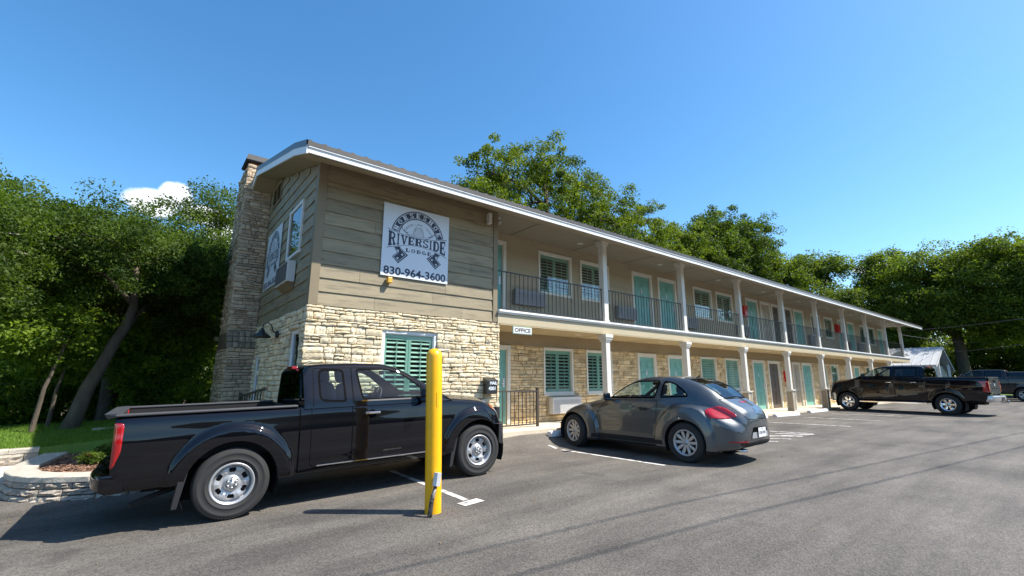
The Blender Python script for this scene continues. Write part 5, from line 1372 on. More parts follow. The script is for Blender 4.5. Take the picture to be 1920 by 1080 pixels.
# ---- compact extended cab pickup ------------------------------------------
def pickup(name, label, P, group=None):
    """P: dict of dimensions; x forward from rear axle, z up"""
    root = empty(name, P['loc'], P['rz'], label, 'pickup truck', group); root.rotation_euler = (0, -P.get('pitch', 0), P['rz'])
    hw = P['hw']; xr, xf = P['xr'], P['xf']; wb = P['wb']; zb = P['zb']; rail = P['rail']; hood = P['hood']; cow = P['cowl']; Rw = P['Rw']; ra = P['ra']; belt = P['belt']; pm = M[P['paint']]
    crown = P.get('crown', .03)
    def sec(x, w, z0, zs, zt):
        return (x, [(0, z0 + .05), (w - .18, z0 + .02), (w - .06, z0), (w - .015, z0 + .07), (w, z0 + (zs - z0) * .40), (w + .004, z0 + (zs - z0) * .62), (w - .008, zs - .16), (w - .02, zs - .06), (w - .045, zs - .012), (w - .09, zs), (w * .45, zt - .004), (0, zt)])
    fl, fb = P['flare'], P['flr']
    def disp(x, y, z):
        for cx in (0, wb):
            r = math.hypot(x - cx, z - Rw)
            if y > hw - .16 and z < rail + .05:
                k = ss(fb + .045, fb - .02, r) if r > ra else 1
                y += fl * k * ss(hw - .16, hw - .05, y) * (1 if z > Rw - .15 else ss(Rw - .45, Rw - .15, z))
        # character line
        if P.get('crease') and y > hw - .1:
            y += .010 * math.exp(-((z - P['crease']) / .02) ** 2) * ss(ra + .1, ra + .25, min(abs(x), abs(x - wb)))
        return (x, y, z)
    fr, rrn = P['fround'], P['rround']
    def warp(x, y, z):
        t = min(1, abs(y) / hw); k = t ** 3
        if x > xf - .75: x -= fr * k * ss(xf - .75, xf, x)
        if x < xr + .5: x += rrn * k * ss(xr + .5, xr, x)
        return (x, y, z)
    st = [sec(xr, hw - .03, P['zbr'], rail - .0, rail), sec(xr + .05, hw - .01, P['zbr'] - .0, rail, rail + .004), sec(xr + .5, hw, zb + .06, rail, rail + .004), sec(0, hw, zb, rail, rail + .004), sec(P['cab0'] - .1, hw, zb, rail, rail + .004), sec(P['cab0'] + .1, hw, zb, belt, belt + .006), sec((P['cab0'] + cow) / 2, hw, zb, belt, belt + .006),
          sec(cow, hw, zb, belt + .0, hood[0][1])]
    for (hx, hz, hs, hwk) in [(h[0], h[1], h[2], h[3]) for h in hood[1:]]: st.append(sec(hx, hw * hwk, P['zbf'] if hx > wb + .4 else zb, hs, hz))
    bm = loft(st, dx=P.get('dx', .028), seg=P.get('seg', 6), disp=disp, warp=warp)
    bvh = BVHTree.FromBMesh(bm)
    # wheel arches
    arch(bm, 0, Rw + P.get('az', 0), ra, hw * .45); arch(bm, wb, Rw + P.get('az', 0), ra, hw * .45)
    # bed recess
    b0, b1, bw = xr + .07, P['cab0'] - .06, hw - .13
    fs = cut(bm, [(b0, -bw), (b1, -bw), (b1, bw), (b0, bw)], (0, 1), lambda c: c.z > rail - .05)
    r_ = bmesh.ops.extrude_face_region(bm, geom=fs)
    for v in [g for g in r_['geom'] if isinstance(g, bmesh.types.BMVert)]: v.co.z -= .5
    bmesh.ops.delete(bm, geom=[f for f in fs if f.is_valid], context='FACES')
    for f in [g for g in r_['geom'] if isinstance(g, bmesh.types.BMFace) and g.is_valid]: f.material_index = 1
    for f in bm.faces:
        c = f.calc_center_median()
        if c.z < zb + .12 and abs(c.y) < hw - .15: f.material_index = 1
        if b0 < c.x < b1 and abs(c.y) < bw + .001 and c.z < rail - .01 and c.z > .5 : f.material_index = 1
    # lower door panels both sides
    for s in (-1, 1):
        for (da, db) in P['doors']:
            poly = rpoly([(da, zb + .065, .10), (db, zb + .065, .08), (db, belt + .2, .01), (da, belt + .2, .01)])
            fs = cut(bm, poly, (0, 2), lambda c: c.y * s > hw * .7 and c.z < belt + .0)
            dr = None
            if fs: dr = extract(bm, fs, 'door', [pm, M['gap']], root, 0, 0)
            top = belt - .035
            strip(bvh, rpoly([(da, zb + .065, .10), (db, zb + .065, .08), (db, top, .002), (da, top, .002)]), SD(s), .007, 'door_gap', 'gap', dr or root, flt=lambda p: p.z < top - .012)
        g0 = P['cab0'] - .045
        strip(bvh, [(g0, zb + .05), (g0, rail - .02), (g0 + .001, rail - .02), (g0 + .001, zb + .05)], SD(s), .016, 'cab_gap', 'gap', root)
    lamps = []
    for s in (-1, 1):
        fs = cut(bm, P['tail'], (0, 2), lambda c: c.y * s > hw * .6)
        if fs: extract(bm, fs, 'tail_light', [M['lamp_red'], M['gap']], root, .008, 0, thick=.014)
        fs = cut(bm, P['head'], (0, 2), lambda c: c.y * s > hw * .55)
        if fs: extract(bm, fs, 'headlight', [M['lamp_clear'], M['gap']], root, .005, 0, thick=.008)
        if P.get('turn'):
            fs = cut(bm, P['turn'], (0, 2), lambda c: c.y * s > hw * .5)
            if fs: extract(bm, fs, 'turn_signal', [M['lamp_orange']], root, .006, 0)
    body = finish(bm, 'body', [pm, M['under']], root)
    # cab greenhouse
    roofz = P['roof']; c0 = P['cab0']
    def gsec(x, zt, wt, zs=None):
        z0 = belt - .03; h = zt - z0; wb_ = hw - .03
        yr = wb_ - (wb_ - wt) * min(1, (zt - z0) / (roofz - z0))
        return (x, [(wb_ + .012, z0), (wb_, z0 + h * .12), (wb_ - (wb_ - yr) * .5, z0 + h * .5), (yr + .012, z0 + h * .86), (yr - .018, z0 + h * .945), (yr - .08, z0 + h * .985), (yr * .5, zt + .0), (0, zt + .006)])
    gst = [gsec(c0, roofz - .10, P['wroof']), gsec(c0 + .035, roofz - .045, P['wroof']), gsec(c0 + .12, roofz - .018, P['wroof'])] + [gsec(x, z, P['wroof']) for x, z in P['roofline']]
    gb = loft(gst, dx=.025, seg=5, closed_ends=(False, False))
    gvh = BVHTree.FromBMesh(gb)
    # rear wall of the cab
    row = [v for v in gb.verts if abs(v.co.x - c0) < 1e-4]; row.sort(key=lambda v: math.atan2(v.co.y, v.co.z - belt)); 
    try:
        f = gb.faces.new(row); f.smooth = False
    except Exception as ex: print('rear wall', ex)
    gl = M[P.get('glass', 'cargl')]
    for s in (-1, 1):
        for (poly, gm) in P['side_glass']:
            fs = cut(gb, rpoly(poly, .045), (0, 2), lambda c: c.y * s > P['wroof'] * .75)
            fs = [f for f in fs if abs(f.normal.y) > .4]
            if fs:
                wn = extract(gb, fs, 'side_window', [M[gm]], root, -.003, 0); strip(gvh, rpoly(poly, .045), SD(s), .024, 'window_seal', 'gap', wn)
    xw0, xw1 = P['ws']
    wsp = [(xw0, -P['wroof'] + .10), (xw1, -hw + .17), (xw1 + .02, 0), (xw1, hw - .17), (xw0, P['wroof'] - .10), (xw0 + .05, 0)]
    fs = cut(gb, rpoly([wsp[0], wsp[1], wsp[3], wsp[4]], .05), (0, 1), lambda c: c.z > belt + .0 and c.x > xw0 - .1)
    if fs: wn = extract(gb, fs, 'windshield', [M['cargl_mid']], root, -.003, 0); strip(gvh, rpoly([wsp[0], wsp[1], wsp[3], wsp[4]], .05), 'T', .03, 'window_seal', 'gap', wn)
    for s in (-1, 1):   # upper door outlines
        for k, (da, db) in enumerate(P['doors']):
            dz = roofz - .075; x1 = db if k == 0 else P['mir'][0] + .10
            if k == 0: L_ = [(da + .015, belt - .03), (da + .03, dz), (db + .02, dz + .004), (db + .02, belt - .03)]
            else: L_ = [(da, belt - .03), (da + .01, dz + .004)] + P['topline'] + [(x1 + .0, belt - .03)]
            strip(gvh, L_, SD(s), .006, 'door_gap', 'gap', root, flt=lambda p: p.z > belt - .015)
    cabo = finish(gb, 'cab', [pm, M['gap']], root, 40)
    # rear window panel
    mb = MB(); zz0, zz1, wy = belt + .06, roofz - .14, P['wroof'] - .06
    pts = rpoly([(-wy - .05, zz0), (wy + .05, zz0), (wy - .03, zz1), (-wy + .03, zz1)], .07)
    mb.add([(c0 - .012, a, b) for a, b in pts] + [(c0 + .01, a, b) for a, b in pts], [tuple(range(len(pts)))[::-1]] + [(i, (i + 1) % len(pts), (i + 1) % len(pts) + len(pts), i + len(pts)) for i in range(len(pts))]); 
    rw = mb.build('rear_window', M['cargl_dark'], root)
    mb = MB(); mb.box(c0 - .03, c0 + .04, -.16, .16, roofz - .075, roofz - .035); bevel(mb.build('brake_light', M['lamp_red'], root), .008)
    # bed rail caps, tailgate cap
    mb = MB()
    for s in (-1, 1): mb.box(xr + .03, c0 - .07, s * (hw - .085) - .055, s * (hw - .085) + .055, rail + .001, rail + .028)
    mb.box(xr - .012, xr + .075, -hw + .14, hw - .14, rail + .001, rail + .03)
    bevel(mb.build('bed_rail_cap', M['bedliner'], root), .01)
    if P.get('spoiler'):
        mb = MB(); mb.add([(xr - .06, -hw + .12, rail + .03), (xr + .06, -hw + .05, rail + .034), (xr + .06, hw - .05, rail + .034), (xr - .06, hw - .12, rail + .03), (xr - .03, -hw + .12, rail - .02), (xr + .06, -hw + .05, rail - .0), (xr + .06, hw - .05, rail - .0), (xr - .03, hw - .12, rail - .02)], [(0, 1, 2, 3), (4, 7, 6, 5), (0, 4, 5, 1), (3, 2, 6, 7), (0, 3, 7, 4)]); mb.build('tailgate_lip', M['bedliner'], root)
    # rear bumper
    bmz0, bmz1, bx = P['rbump']
    mb = MB(); n_ = 16; vs = []; 
    for k in range(n_ + 1):
        y = -hw + .02 + (2 * hw - .04) * k / n_; t = abs(y) / hw; xo = bx + .12 * t ** 4
        w_ = .0 if abs(y) > .25 else .02
        vs += [(xo + .16, y, bmz1), (xo + .02, y, bmz1 - w_), (xo, y, bmz1 - .03 - w_), (xo + .01, y, bmz0 + .03), (xo + .06, y, bmz0), (xo + .20 , y, bmz0)]
    fs = [(k * 6 + j, k * 6 + j + 1, k * 6 + j + 7, k * 6 + j + 6) for k in range(n_) for j in range(5)] + [(5, 4, 3, 2, 1, 0), tuple(n_ * 6 + j for j in range(6))]
    mb.add(vs, fs, 1., 0, True)
    for s in (-1, 1):
        y = s * (hw - .03); vs = [(bx + .10, y, bmz1), (bx + .13, y, bmz0 + .02), (bx + .42, y + s * .005, bmz0 + .06), (bx + .36, y + s * .005, bmz1), (bx + .10, y - s * .06, bmz1), (bx + .36, y - s * .06, bmz1)]
        mb.add(vs, [(0, 1, 2, 3) if s < 0 else (3, 2, 1, 0), (0, 3, 5, 4)], 1., 0, False)
    bevel(mb.build('rear_bumper', M[P['bumpmat']], root), .008)
    if P.get('plate_step'):
        mb = MB(); mb.box(bx - .004, bx + .02, -.24, .24, bmz0 + .03, bmz1 - .05); mb.build('bumper_step', M['under'], root)
        mb = MB(); mb.box(bx - .14, bx + .1, -.035, .035, bmz0 - .05, bmz0 + .01); cubesphere(mb, (bx - .12, 0, bmz0 + .04), .028); mb.build('tow_hitch', M['chrome'], root)
    # front bumper
    z0, z1 = P['fbump']; mb = MB(); vs = []
    for k in range(n_ + 1):
        y = -hw - .0 + 2 * hw * k / n_; t = abs(y) / hw; xo = xf + .05 - fr * 1.05 * t ** 3.2 - .05 * t ** 8
        vs += [(xo - .14, y, z1), (xo - .01, y, z1 - .01), (xo + .02, y, z1 - .05), (xo + .015, y, z0 + .08), (xo - .05, y, z0), (xo - .2, y, z0 + .01)]
    mb.add(vs, [(k * 6 + j, k * 6 + j + 6, k * 6 + j + 7, k * 6 + j + 1) for k in range(n_) for j in range(5)], 1., 0, True)
    for s in (-1, 1):
        y = s * (hw + .0); xe = xf + .05 - fr * 1.05 - .05
        vs = [(xe - .01, y, z1 - .01), (xe - .02, y, z0 + .05), (wb + ra * .98, y - s * .0, z0 + .02), (wb + ra * .92, y, z1 - .12), (wb + ra * .98, y, z1 - .02)]
        mb.add(vs, [(0, 1, 2, 3, 4) if s > 0 else (4, 3, 2, 1, 0)])
    mb.build('front_bumper', M[P['fbmat']], root)
    mb = MB(); mb.box(xf - .05, xf + .015, -.5, .5, z1 + .02, P['grille']); mb.build('grille', M['trim_black'], root)
    # wheels and wells
    for (x, st_) in ((0, 0), (wb, P.get('steer', 0))):
        for s in (-1, 1):
            wheel(root, (x, s * (hw + fl - .02 - P['ww'] / 2), Rw), Rw, P['ww'], P['rim'], P['style'], s, st_)
            well(root, x, Rw, ra + .02, s * (hw + fl - .06), s * (hw * .45))
    mb = MB(); mb.box(xr + .3, xf - .3, -.35, .35, zb - .05, zb + .12); mb.tube([(0, -hw + .15, Rw), (0, hw - .15, Rw)], .05); mb.tube([(wb, -hw + .15, Rw), (wb, hw - .15, Rw)], .04); mb.build('chassis', M['under'], root)
    # handles
    for s in (-1, 1):
        for (hx, hz) in P['handles']:
            mb = MB(); y = s * (hw + .035); mb.box(hx - .10, hx + .10, min(y, y - s * .022), max(y, y - s * .022), hz - .014, hz + .016)
            for xx in (-.085, .085): mb.box(hx + xx - .012, hx + xx + .012, min(y - s * .02, y - s * .06), max(y - s * .02, y - s * .06), hz - .01, hz + .012)
            bevel(mb.build('door_handle', M['chrome'], root), .006)
            mb = MB(); mb.add([(hx + .055 * math.cos(k * math.pi / 8) - .03 * 0, s * (hw + .0055), hz - .012 + .055 * math.sin(k * math.pi / 8)) for k in range(16)], [tuple(range(16))]); mb.build('handle_recess', M['gap'], root)
    for s in (-1, 1): mirror_part(root, P['mir'][0], s * (hw - .02), P['mir'][1], s, 1.05)
    # interior
    for s in (-1, 1): seatgeo(root, P['seatx'], s * .40, .80, .98)
    mb = MB(); mb.box(P['dash'] - .12, P['dash'] + .3, -hw + .12, hw - .12, .95, belt - .0); bevel(mb.build('dashboard', M['seat_light'], root), .05)
    mb = MB(); cc = Vector((P['dash'] - .22, .40, belt + .0)); pts = [(cc.x + .06 * math.cos(a) * 1., cc.y + .18 * math.sin(a), cc.z + .17 * math.cos(a)) for a in [k * math.pi / 10 for k in range(21)]]; mb.tube(pts, .014, 8, cap=False)
    mb.tube([(cc.x, cc.y, cc.z), (cc.x + .15, cc.y, cc.z - .1)], .025); mb.build('steering_wheel', M['trim_black'], root)
    mb = MB(); mb.box(P['cab0'] + .12, P['dash'], -hw + .1, hw - .1, .45, .5); mb.box(P['cab0'] + .02, P['cab0'] + .09, -hw + .1, hw - .1, .5, belt); mb.build('cab_floor', M['seat'], root)
    mb = MB(); mb.box(P['ws'][0] + .02, P['ws'][0] + .04, -.09, .09, roofz - .17, roofz - .11); mb.build('rear_view_mirror', M['trim_black'], root)
    return root
frontier = dict(loc=(-1.16 + .03, -2.11 + .93, -.105), rz=R(-1.8), pitch=R(1.45), hw=.90, xr=-1.10, xf=3.90, wb=3.23, zb=.36, zbr=.42, zbf=.42, rail=1.155, belt=1.16, cowl=2.72,
    hood=[(2.72, 1.215, 1.16, 1), (3.0, 1.195, 1.14, 1), (3.4, 1.155, 1.085, 1), (3.65, 1.09, .99, .99), (3.80, .98, .90, .97), (3.86, .86, .80, .955), (3.90, .76, .70, .94)],
    Rw=.375, ra=.455, flr=.60, flare=.045, fround=.26, rround=.05, cab0=.71, paint='paint_black', roof=1.70, wroof=.66,
    roofline=[(1.0, 1.695), (1.35, 1.70), (1.72, 1.692), (1.95, 1.645), (2.12, 1.565), (2.38, 1.41), (2.65, 1.235), (2.78, 1.14)],
    doors=[(.80, 1.30), (1.305, 2.40)], tail=rpoly([(-1.2, 1.10), (-.985, 1.09), (-.99, .82), (-1.04, .66), (-1.2, .62)], .03),
    head=rpoly([(3.60, .98), (3.75, .97), (4.0, .88), (4.0, .72), (3.78, .78)], .02), turn=rpoly([(3.50, 1.03), (3.62, 1.01), (3.60, .93), (3.52, .96)], .02),
    side_glass=[([(.90, 1.22, .07), (1.215, 1.20, .03), (1.205, 1.60, .05), (.90, 1.61, .07)], 'cargl_mid'), ([(1.44, 1.21, .05), (2.30, 1.21, .03), (2.30, 1.34, .02), (2.05, 1.53, .10), (1.83, 1.605, .08), (1.39, 1.61, .04)], 'cargl_mid')],
    ws=(1.98, 2.66), rbump=(.42, .60, -1.24), bumpmat='paint_black', fbump=(.40, .74), fbmat='trim_black', grille=.95, ww=.25, rim=.215, style='steel', handles=[(1.56, 1.035)], mir=(2.27, 1.23), topline=[(1.85, 1.632), (2.08, 1.55), (2.33, 1.37)], seatx=1.42, dash=2.3, crease=.60, dx=.026, seg=6, spoiler=True)
ft = pickup('pickup_truck', 'glossy black extended cab pickup with steel wheels parked behind the yellow bollard', frontier)
# mud flaps, exhaust, cladding bits
for s in (-1, 1):
    for (x0, z0, z1) in ((-.47, .20, .66), (2.78, .20, .62)):
        mb = MB(); y = s * .83; mb.add([(x0, y - .10, z1), (x0, y + .11 , z1), (x0 - .06, y + .10, z0), (x0 - .06, y - .09, z0), (x0 + .075, y - .10, z1), (x0 + .075, y + .11, z1), (x0 - .015, y + .10, z0), (x0 - .015, y - .09, z0)], [(0, 1, 2, 3), (7, 6, 5, 4), (0, 4, 5, 1), (2, 6, 7, 3), (1, 5, 6, 2), (0, 3, 7, 4)]); mb.build('mud_flap', M['trim_black'], ft)
rod(ft, 'exhaust_pipe', [(-.3, -.60, .42), (-.62, -.66, .34), (-.88, -.74, .27)], .028, 'under')
for s in (-1, 1): mb = MB(); mb.box(.88, 2.36, s * .906 - .006, s * .906 + .006, .445, .458); mb.build('sill_strip', M['chrome'], ft)
for s in (-1, 1): mb = MB(); mb.box(1.42, 2.12, s * .873 - .006, s * .873 + .006, 1.185, 1.205); mb.build('window_strip', M['chrome'], ft)
# ---- full size crew cab pickup
fx, fy = 22.70, -4.47
ford = dict(loc=(fx + 1.0, fy, gz(24, -3)), rz=R(86), hw=.98, xr=-1.22, xf=4.16, wb=3.36, zb=.46, zbr=.52, zbf=.5, rail=1.43, belt=1.42, cowl=3.0,
    hood=[(3.0, 1.42, 1.37, 1), (3.3, 1.385, 1.33, 1), (3.8, 1.33, 1.24, 1), (4.02, 1.27, 1.15, .99), (4.12, 1.17, 1.05, .98), (4.16, 1.0, .92, .97), (4.20, .85, .8, .96)],
    Rw=.395, ra=.475, flr=.56, flare=.018, fround=.22, rround=.04, cab0=.62, paint='paint_ford', roof=1.93, wroof=.72,
    roofline=[(1.0, 1.93), (1.5, 1.935), (1.95, 1.92), (2.2, 1.86), (2.45, 1.73), (2.8, 1.53), (3.02, 1.40)],
    doors=[(.70, 1.62), (1.63, 2.72)], tail=rpoly([(-1.5, 1.30), (-.96, 1.30), (-1.07, 1.14), (-1.07, .90), (-1.5, .90)], .02), head=rpoly([(3.95, 1.12), (4.3, 1.08), (4.3, .85), (4.02, .9)], .02),
    side_glass=[([(.84, 1.49, .05), (1.58, 1.49, .03), (1.56, 1.83, .05), (.86, 1.83, .07)], 'cargl_dark'), ([(1.72, 1.49, .04), (2.66, 1.49, .03), (2.66, 1.56, .02), (2.34, 1.78, .08), (2.12, 1.83, .05), (1.72, 1.835, .04)], 'cargl')],
    ws=(2.18, 2.92), rbump=(.54, .76, -1.40), bumpmat='steel_bumper', fbump=(.42, .78), fbmat='steel_bumper', grille=1.1, ww=.26, rim=.235, style='chrome6', handles=[(1.78, 1.24), (.95, 1.24)], mir=(2.62, 1.53), topline=[(2.12, 1.85), (2.36, 1.76), (2.72, 1.55)], seatx=1.75, dash=2.75, dx=.035, seg=5, plate_step=True)
fd = pickup('pickup_truck', 'black crew cab pickup truck with chrome bumper parked by the gallery at the right', ford)
for s in (-1, 1): mb = MB(); mb.box(.6, 2.9, s * 1.0 - .05, s * 1.0 + .05, .40, .44); mb.build('running_board', M['chrome'], fd)
# tailgate details
tgx = -1.232
mb = MB(); mb.box(tgx, tgx + .01, -.80, .80, .82, 1.40); M['tailgate_grey'] = pmat('tailgate_grey', (.035, .037, .038), .45, spec=.15); bevel(mb.build('tailgate', M['tailgate_grey'], fd), .004)
mb = MB()
for (a, b, c, d) in ((-.5, .5, 1.015, 1.03),): mb.box(tgx - .008, tgx - .0005, a, b, c, d)
mb.box(tgx - .012, tgx - .0006, -.16, .16, 1.27, 1.34); mb.build('tailgate_handle', M['gap'], fd)
mb = MB(); mb.lathe([(0, 0), (1, 0), (1.0, .012), (0, .012)], 24, mp=lambda x, y, z: (tgx - .0006 - z, x * .115, 1.17 + y * .05)); mb.box(tgx - .012, tgx - .0006, .60, .74, 1.20, 1.235); mb.box(tgx - .012, tgx - .0006, .56, .74, .86, .90); mb.box(tgx - .012, tgx - .0006, -.72, -.6, .86, .90); mb.build('badge', M['chrome'], fd)
for s in (-1, 1): mb = MB(); mb.box(tgx - .004, tgx + .03, s * .875 - .065, s * .875 + .065, .90, 1.30); bevel(mb.build('tail_light', M['lamp_red'], fd), .01)
mb = MB()
mb.box(tgx - .008, tgx - .0045, .83, .92, .97, 1.02); mb.build('reverse_lamp', M['lamp_clear'], fd)

# ---- rounded coupe --------------------------------------------------------
def coupe():
    root = empty('parked_coupe', (6.31, -3.545, .0), R(92.8), 'dark grey rounded two door coupe parked nose in at the centre of the lot', 'car')
    wb = 2.54; Rw = .335; ra = .385
    def sec(x, w, zb, zs, zt, wr, yb=None):
        """w body half width, zs belt height, zt top, wr half width at the roof rail"""
        h = zt - zs; wbelt = yb if yb else w - .045
        return (x, [(0, zb + .03), (w - .16, zb + .01), (w - .05, zb), (w - .005, zb + .08), (w, zb + (zs - zb) * .35), (w, zb + (zs - zb) * .58), (w - .012, zs - .13), (wbelt + .012, zs - .04), (wbelt, zs), (wbelt - (wbelt - wr) * .42, zs + h * .52), (wr + .01, zs + h * .86), (wr - .05, zs + h * .945), (wr * .55, zt - .012), (0, zt)])
    fx_ = 0
    st = [sec(-.93, .50, .38, .62, .72, .30, .42), sec(-.91, .62, .33, .70, .84, .34, .50), sec(-.85, .72, .28, .76, .92, .38, .54), sec(-.73, .79, .25, .84, 1.00, .42, .58), sec(-.56, .83, .23, .92, 1.10, .46, .62), sec(-.38, .805, .22, .985, 1.235, .50, .66), sec(-.15, .805, .21, 1.02, 1.36, .53, .71), sec(.12, .805, .20, 1.035, 1.44, .555, .74),
          sec(.45, .805, .19, 1.03, 1.482, .57, .765), sec(.80, .81, .19, 1.015, 1.48, .575, .775), sec(1.10, .81, .19, 1.0, 1.425, .575, .78), sec(1.36, .81, .19, .99, 1.31, .59, .775), sec(1.62, .805, .19, .98, 1.14, .62, .76), sec(1.80, .805, .19, .95, 1.03, .60, .74), sec(2.1, .83, .19, .90, .985, .56, .70), sec(2.5, .82, .20, .82, .90, .50, .66), sec(2.85, .79, .22, .72, .80, .45, .60), sec(3.08, .74, .25, .62, .68, .40, .55), sec(3.24, .66, .30, .52, .56, .36, .48), sec(3.32, .58, .36, .46, .50, .30, .42)]
    def disp(x, y, z):
        for cx, rf, am in ((0, .62, .085), (wb, .60, .085)):
            r = math.hypot((x - cx) * .98, (z - Rw) * .98)
            if z < 1.02 and y > .40:
                k = ss(rf + .022, rf - .03, r); bulge = (.55 + .45 * ss(.15, .50, r)) if r < rf else 1
                yt = .905 - .10 * ss(.35, rf, r) ** 1.5 * .4
                if k > 0 and y < yt: y = y + (yt - y) * k * min(1, max(0, (y - .40) / .38)) * .92
        return (x, y, z)
    def warp(x, y, z):
        t = min(1, abs(y) / .88)
        if x < -.2: x += .22 * t ** 2.6 * ss(-.2, -.93, x)
        if x > 2.7: x -= .30 * t ** 2.5 * ss(2.7, 3.32, x)
        return (x, y, z)
    bm = loft(st, dx=.022, seg=6, disp=disp, warp=warp)
    bvh = BVHTree.FromBMesh(bm)
    arch(bm, 0, Rw, ra, .42, .05); arch(bm, wb, Rw, ra, .42, .05)
    pm = M['paint_grey']
    for f in bm.faces:
        c = f.calc_center_median()
        if c.z < .235 and abs(c.y) < .95 : f.material_index = 1
        if c.z < .40 and c.x < -.55 and abs(c.y) < .55: f.material_index = 1
    for s in (-1, 1):
        SW = [(.62, 1.075, .03), (1.69, 1.045, .02), (1.52, 1.16, .05), (1.26, 1.315, .10), (1.02, 1.375, .06), (.56, 1.38, .05)]; fs = cut(bm, rpoly(SW, .04), (0, 2), lambda c: c.y * s > .45)
        fs = [f for f in fs if abs(f.normal.y) > .35]; wn = extract(bm, fs, 'side_window', [M['cargl_mid']], root, -.004); strip(bvh, rpoly(SW, .04), SD(s), .026, 'window_seal', 'gap', wn)
        QW = [(-.02, 1.115, .05), (.50, 1.085, .03), (.47, 1.375, .04), (.27, 1.345, .10), (.08, 1.22, .06)]; fs = cut(bm, rpoly(QW, .04), (0, 2), lambda c: c.y * s > .45)
        fs = [f for f in fs if abs(f.normal.y) > .35]; wn = extract(bm, fs, 'quarter_window', [M['cargl_mid']], root, -.004); strip(bvh, rpoly(QW, .04), SD(s), .026, 'window_seal', 'gap', wn)
        DP = rpoly([(.60, .335, .05), (1.98, .335, .04), (2.02, .55, .08), (1.88, .88, .10), (1.74, 1.0, .03), (.575, 1.03, .02)], .03); fs = cut(bm, DP, (0, 2), lambda c: c.y * s > .55)
        dr = extract(bm, fs, 'door', [pm, M['gap']], root, 0); strip(bvh, DP, SD(s), .009, 'door_gap', 'gap', dr)
        fs = cut(bm, rpoly([(-.33, .90, .06), (-.50, .965, .05), (-.62, .93, .08), (-.80, .80, .06), (-.66, .755, .06), (-.40, .775, .07)], .05), (0, 2), lambda c: c.y * s > .38)
        if fs: extract(bm, fs, 'tail_light', [M['lamp_red']], root, .008, thick=.012)
        fs = cut(bm, circ(3.02, .70, .13, n=20), (0, 2), lambda c: c.y * s > .35)
        if fs: extract(bm, fs, 'headlight', [M['lamp_clear']], root, .01)
        fs = cut(bm, [(2.98, .50), (3.08, .50), (3.08, .56), (2.98, .56)], (0, 2), lambda c: c.y * s > .4)
        if fs: extract(bm, fs, 'side_marker', [M['lamp_orange']], root, .006)
        # dark sill strip
        fs = cut(bm, [(.42, .26), (2.08, .24), (2.06, .325), (.44, .335)], (0, 2), lambda c: c.y * s > .6)
        for f in fs: f.material_index = 1
    # windshield and rear glass from above
    fs = cut(bm, rpoly([(1.16, -.50), (1.72, -.62), (1.72, .62), (1.16, .50)], .06), (0, 1), lambda c: c.z > .98)
    fs = [f for f in fs if f.normal.z > .15]; wn = extract(bm, fs, 'windshield', [M['cargl_mid']], root, -.003); strip(bvh, rpoly([(1.16, -.50), (1.72, -.62), (1.72, .62), (1.16, .50)], .06), 'T', .03, 'window_seal', 'gap', wn)
    fs = cut(bm, rpoly([(-.55, -.45, .12), (.06, -.47, .12), (.06, .47, .12), (-.55, .45, .12)], .1), (0, 1), lambda c: c.z > .98)
    fs = [f for f in fs if f.normal.z > .1]; wn = extract(bm, fs, 'rear_window', [M['cargl']], root, -.003); strip(bvh, rpoly([(-.55, -.45, .12), (.06, -.47, .12), (.06, .47, .12), (-.55, .45, .12)], .1), 'T', .03, 'window_seal', 'gap', wn)
    # decklid outline: rear hatch below the glass
    fs = cut(bm, rpoly([(-.45, .75, .16), (.45, .75, .16), (.54, 1.08, .05), (-.54, 1.08, .05)], .1), (1, 2), lambda c: c.x < -.5)
    fs = [f for f in fs if f.material_index == 0]; ht = extract(bm, fs, 'hatch', [pm, M['gap']], root, 0); strip(bvh, rpoly([(-.45, .75, .16), (.45, .75, .16), (.54, 1.08, .05), (-.54, 1.08, .05)], .1), 'B', .009, 'hatch_gap', 'gap', ht)
    finish(bm, 'body', [pm, M['under']], root, 42)
    for x in (0, wb):
        for s in (-1, 1):
            wheel(root, (x, s * (.895 - .11), Rw), Rw, .215, .215, 'spoke10', s, R(-11) if x > 1 else 0); well(root, x, Rw, ra + .02, s * .86, s * .42)
    for s in (-1, 1): mirror_part(root, 1.60, s * .80, 1.07, s, .85, 'paint_grey' if False else 'trim_black'); seatgeo(root, .85, s * .36, .52, .95)
    seatgeo(root, .15, -.3, .55, .7); seatgeo(root, .15, .3, .55, .7)
    mb = MB(); mb.box(1.42, 1.75, -.66, .66, .70, .96); bevel(mb.build('dashboard', M['seat'], root), .05)
    mb = MB(); cc = (1.32, .36, .93); mb.tube([(cc[0] + .06 * math.cos(a), cc[1] + .18 * math.sin(a), cc[2] + .17 * math.cos(a)) for a in [k * math.pi / 10 for k in range(21)]], .014, 8, cap=False); mb.tube([cc, (cc[0] + .15, cc[1], cc[2] - .08)], .025); mb.build('steering_wheel', M['trim_black'], root)
    mb = MB(); mb.box(1.02, 1.06, -.11, .11, 1.30, 1.36); bevel(mb.build('rear_view_mirror', M['trim_black'], root), .02)
    for s in (-1, 1):
        mb = MB(); y = s * .862; mb.box(.76, .94, min(y, y + s * .03), max(y, y + s * .03), .862, .89); cubesphere(mb, (.86, y, .87), (.05, .012, .035)); bevel(mb.build('door_handle', M['trim_black'], root), .006)
    mb = MB(); mb.add([(.10, -.012, 1.445), (.16, -.012, 1.447), (.07, -.002, 1.50), (.10, .012, 1.445), (.16, .012, 1.447), (.07, .002, 1.50)], [(0, 1, 2), (3, 5, 4), (0, 2, 5, 3), (1, 4, 5, 2)]); mb.build('roof_antenna', M['trim_black'], root)
    return root
cp = coupe()
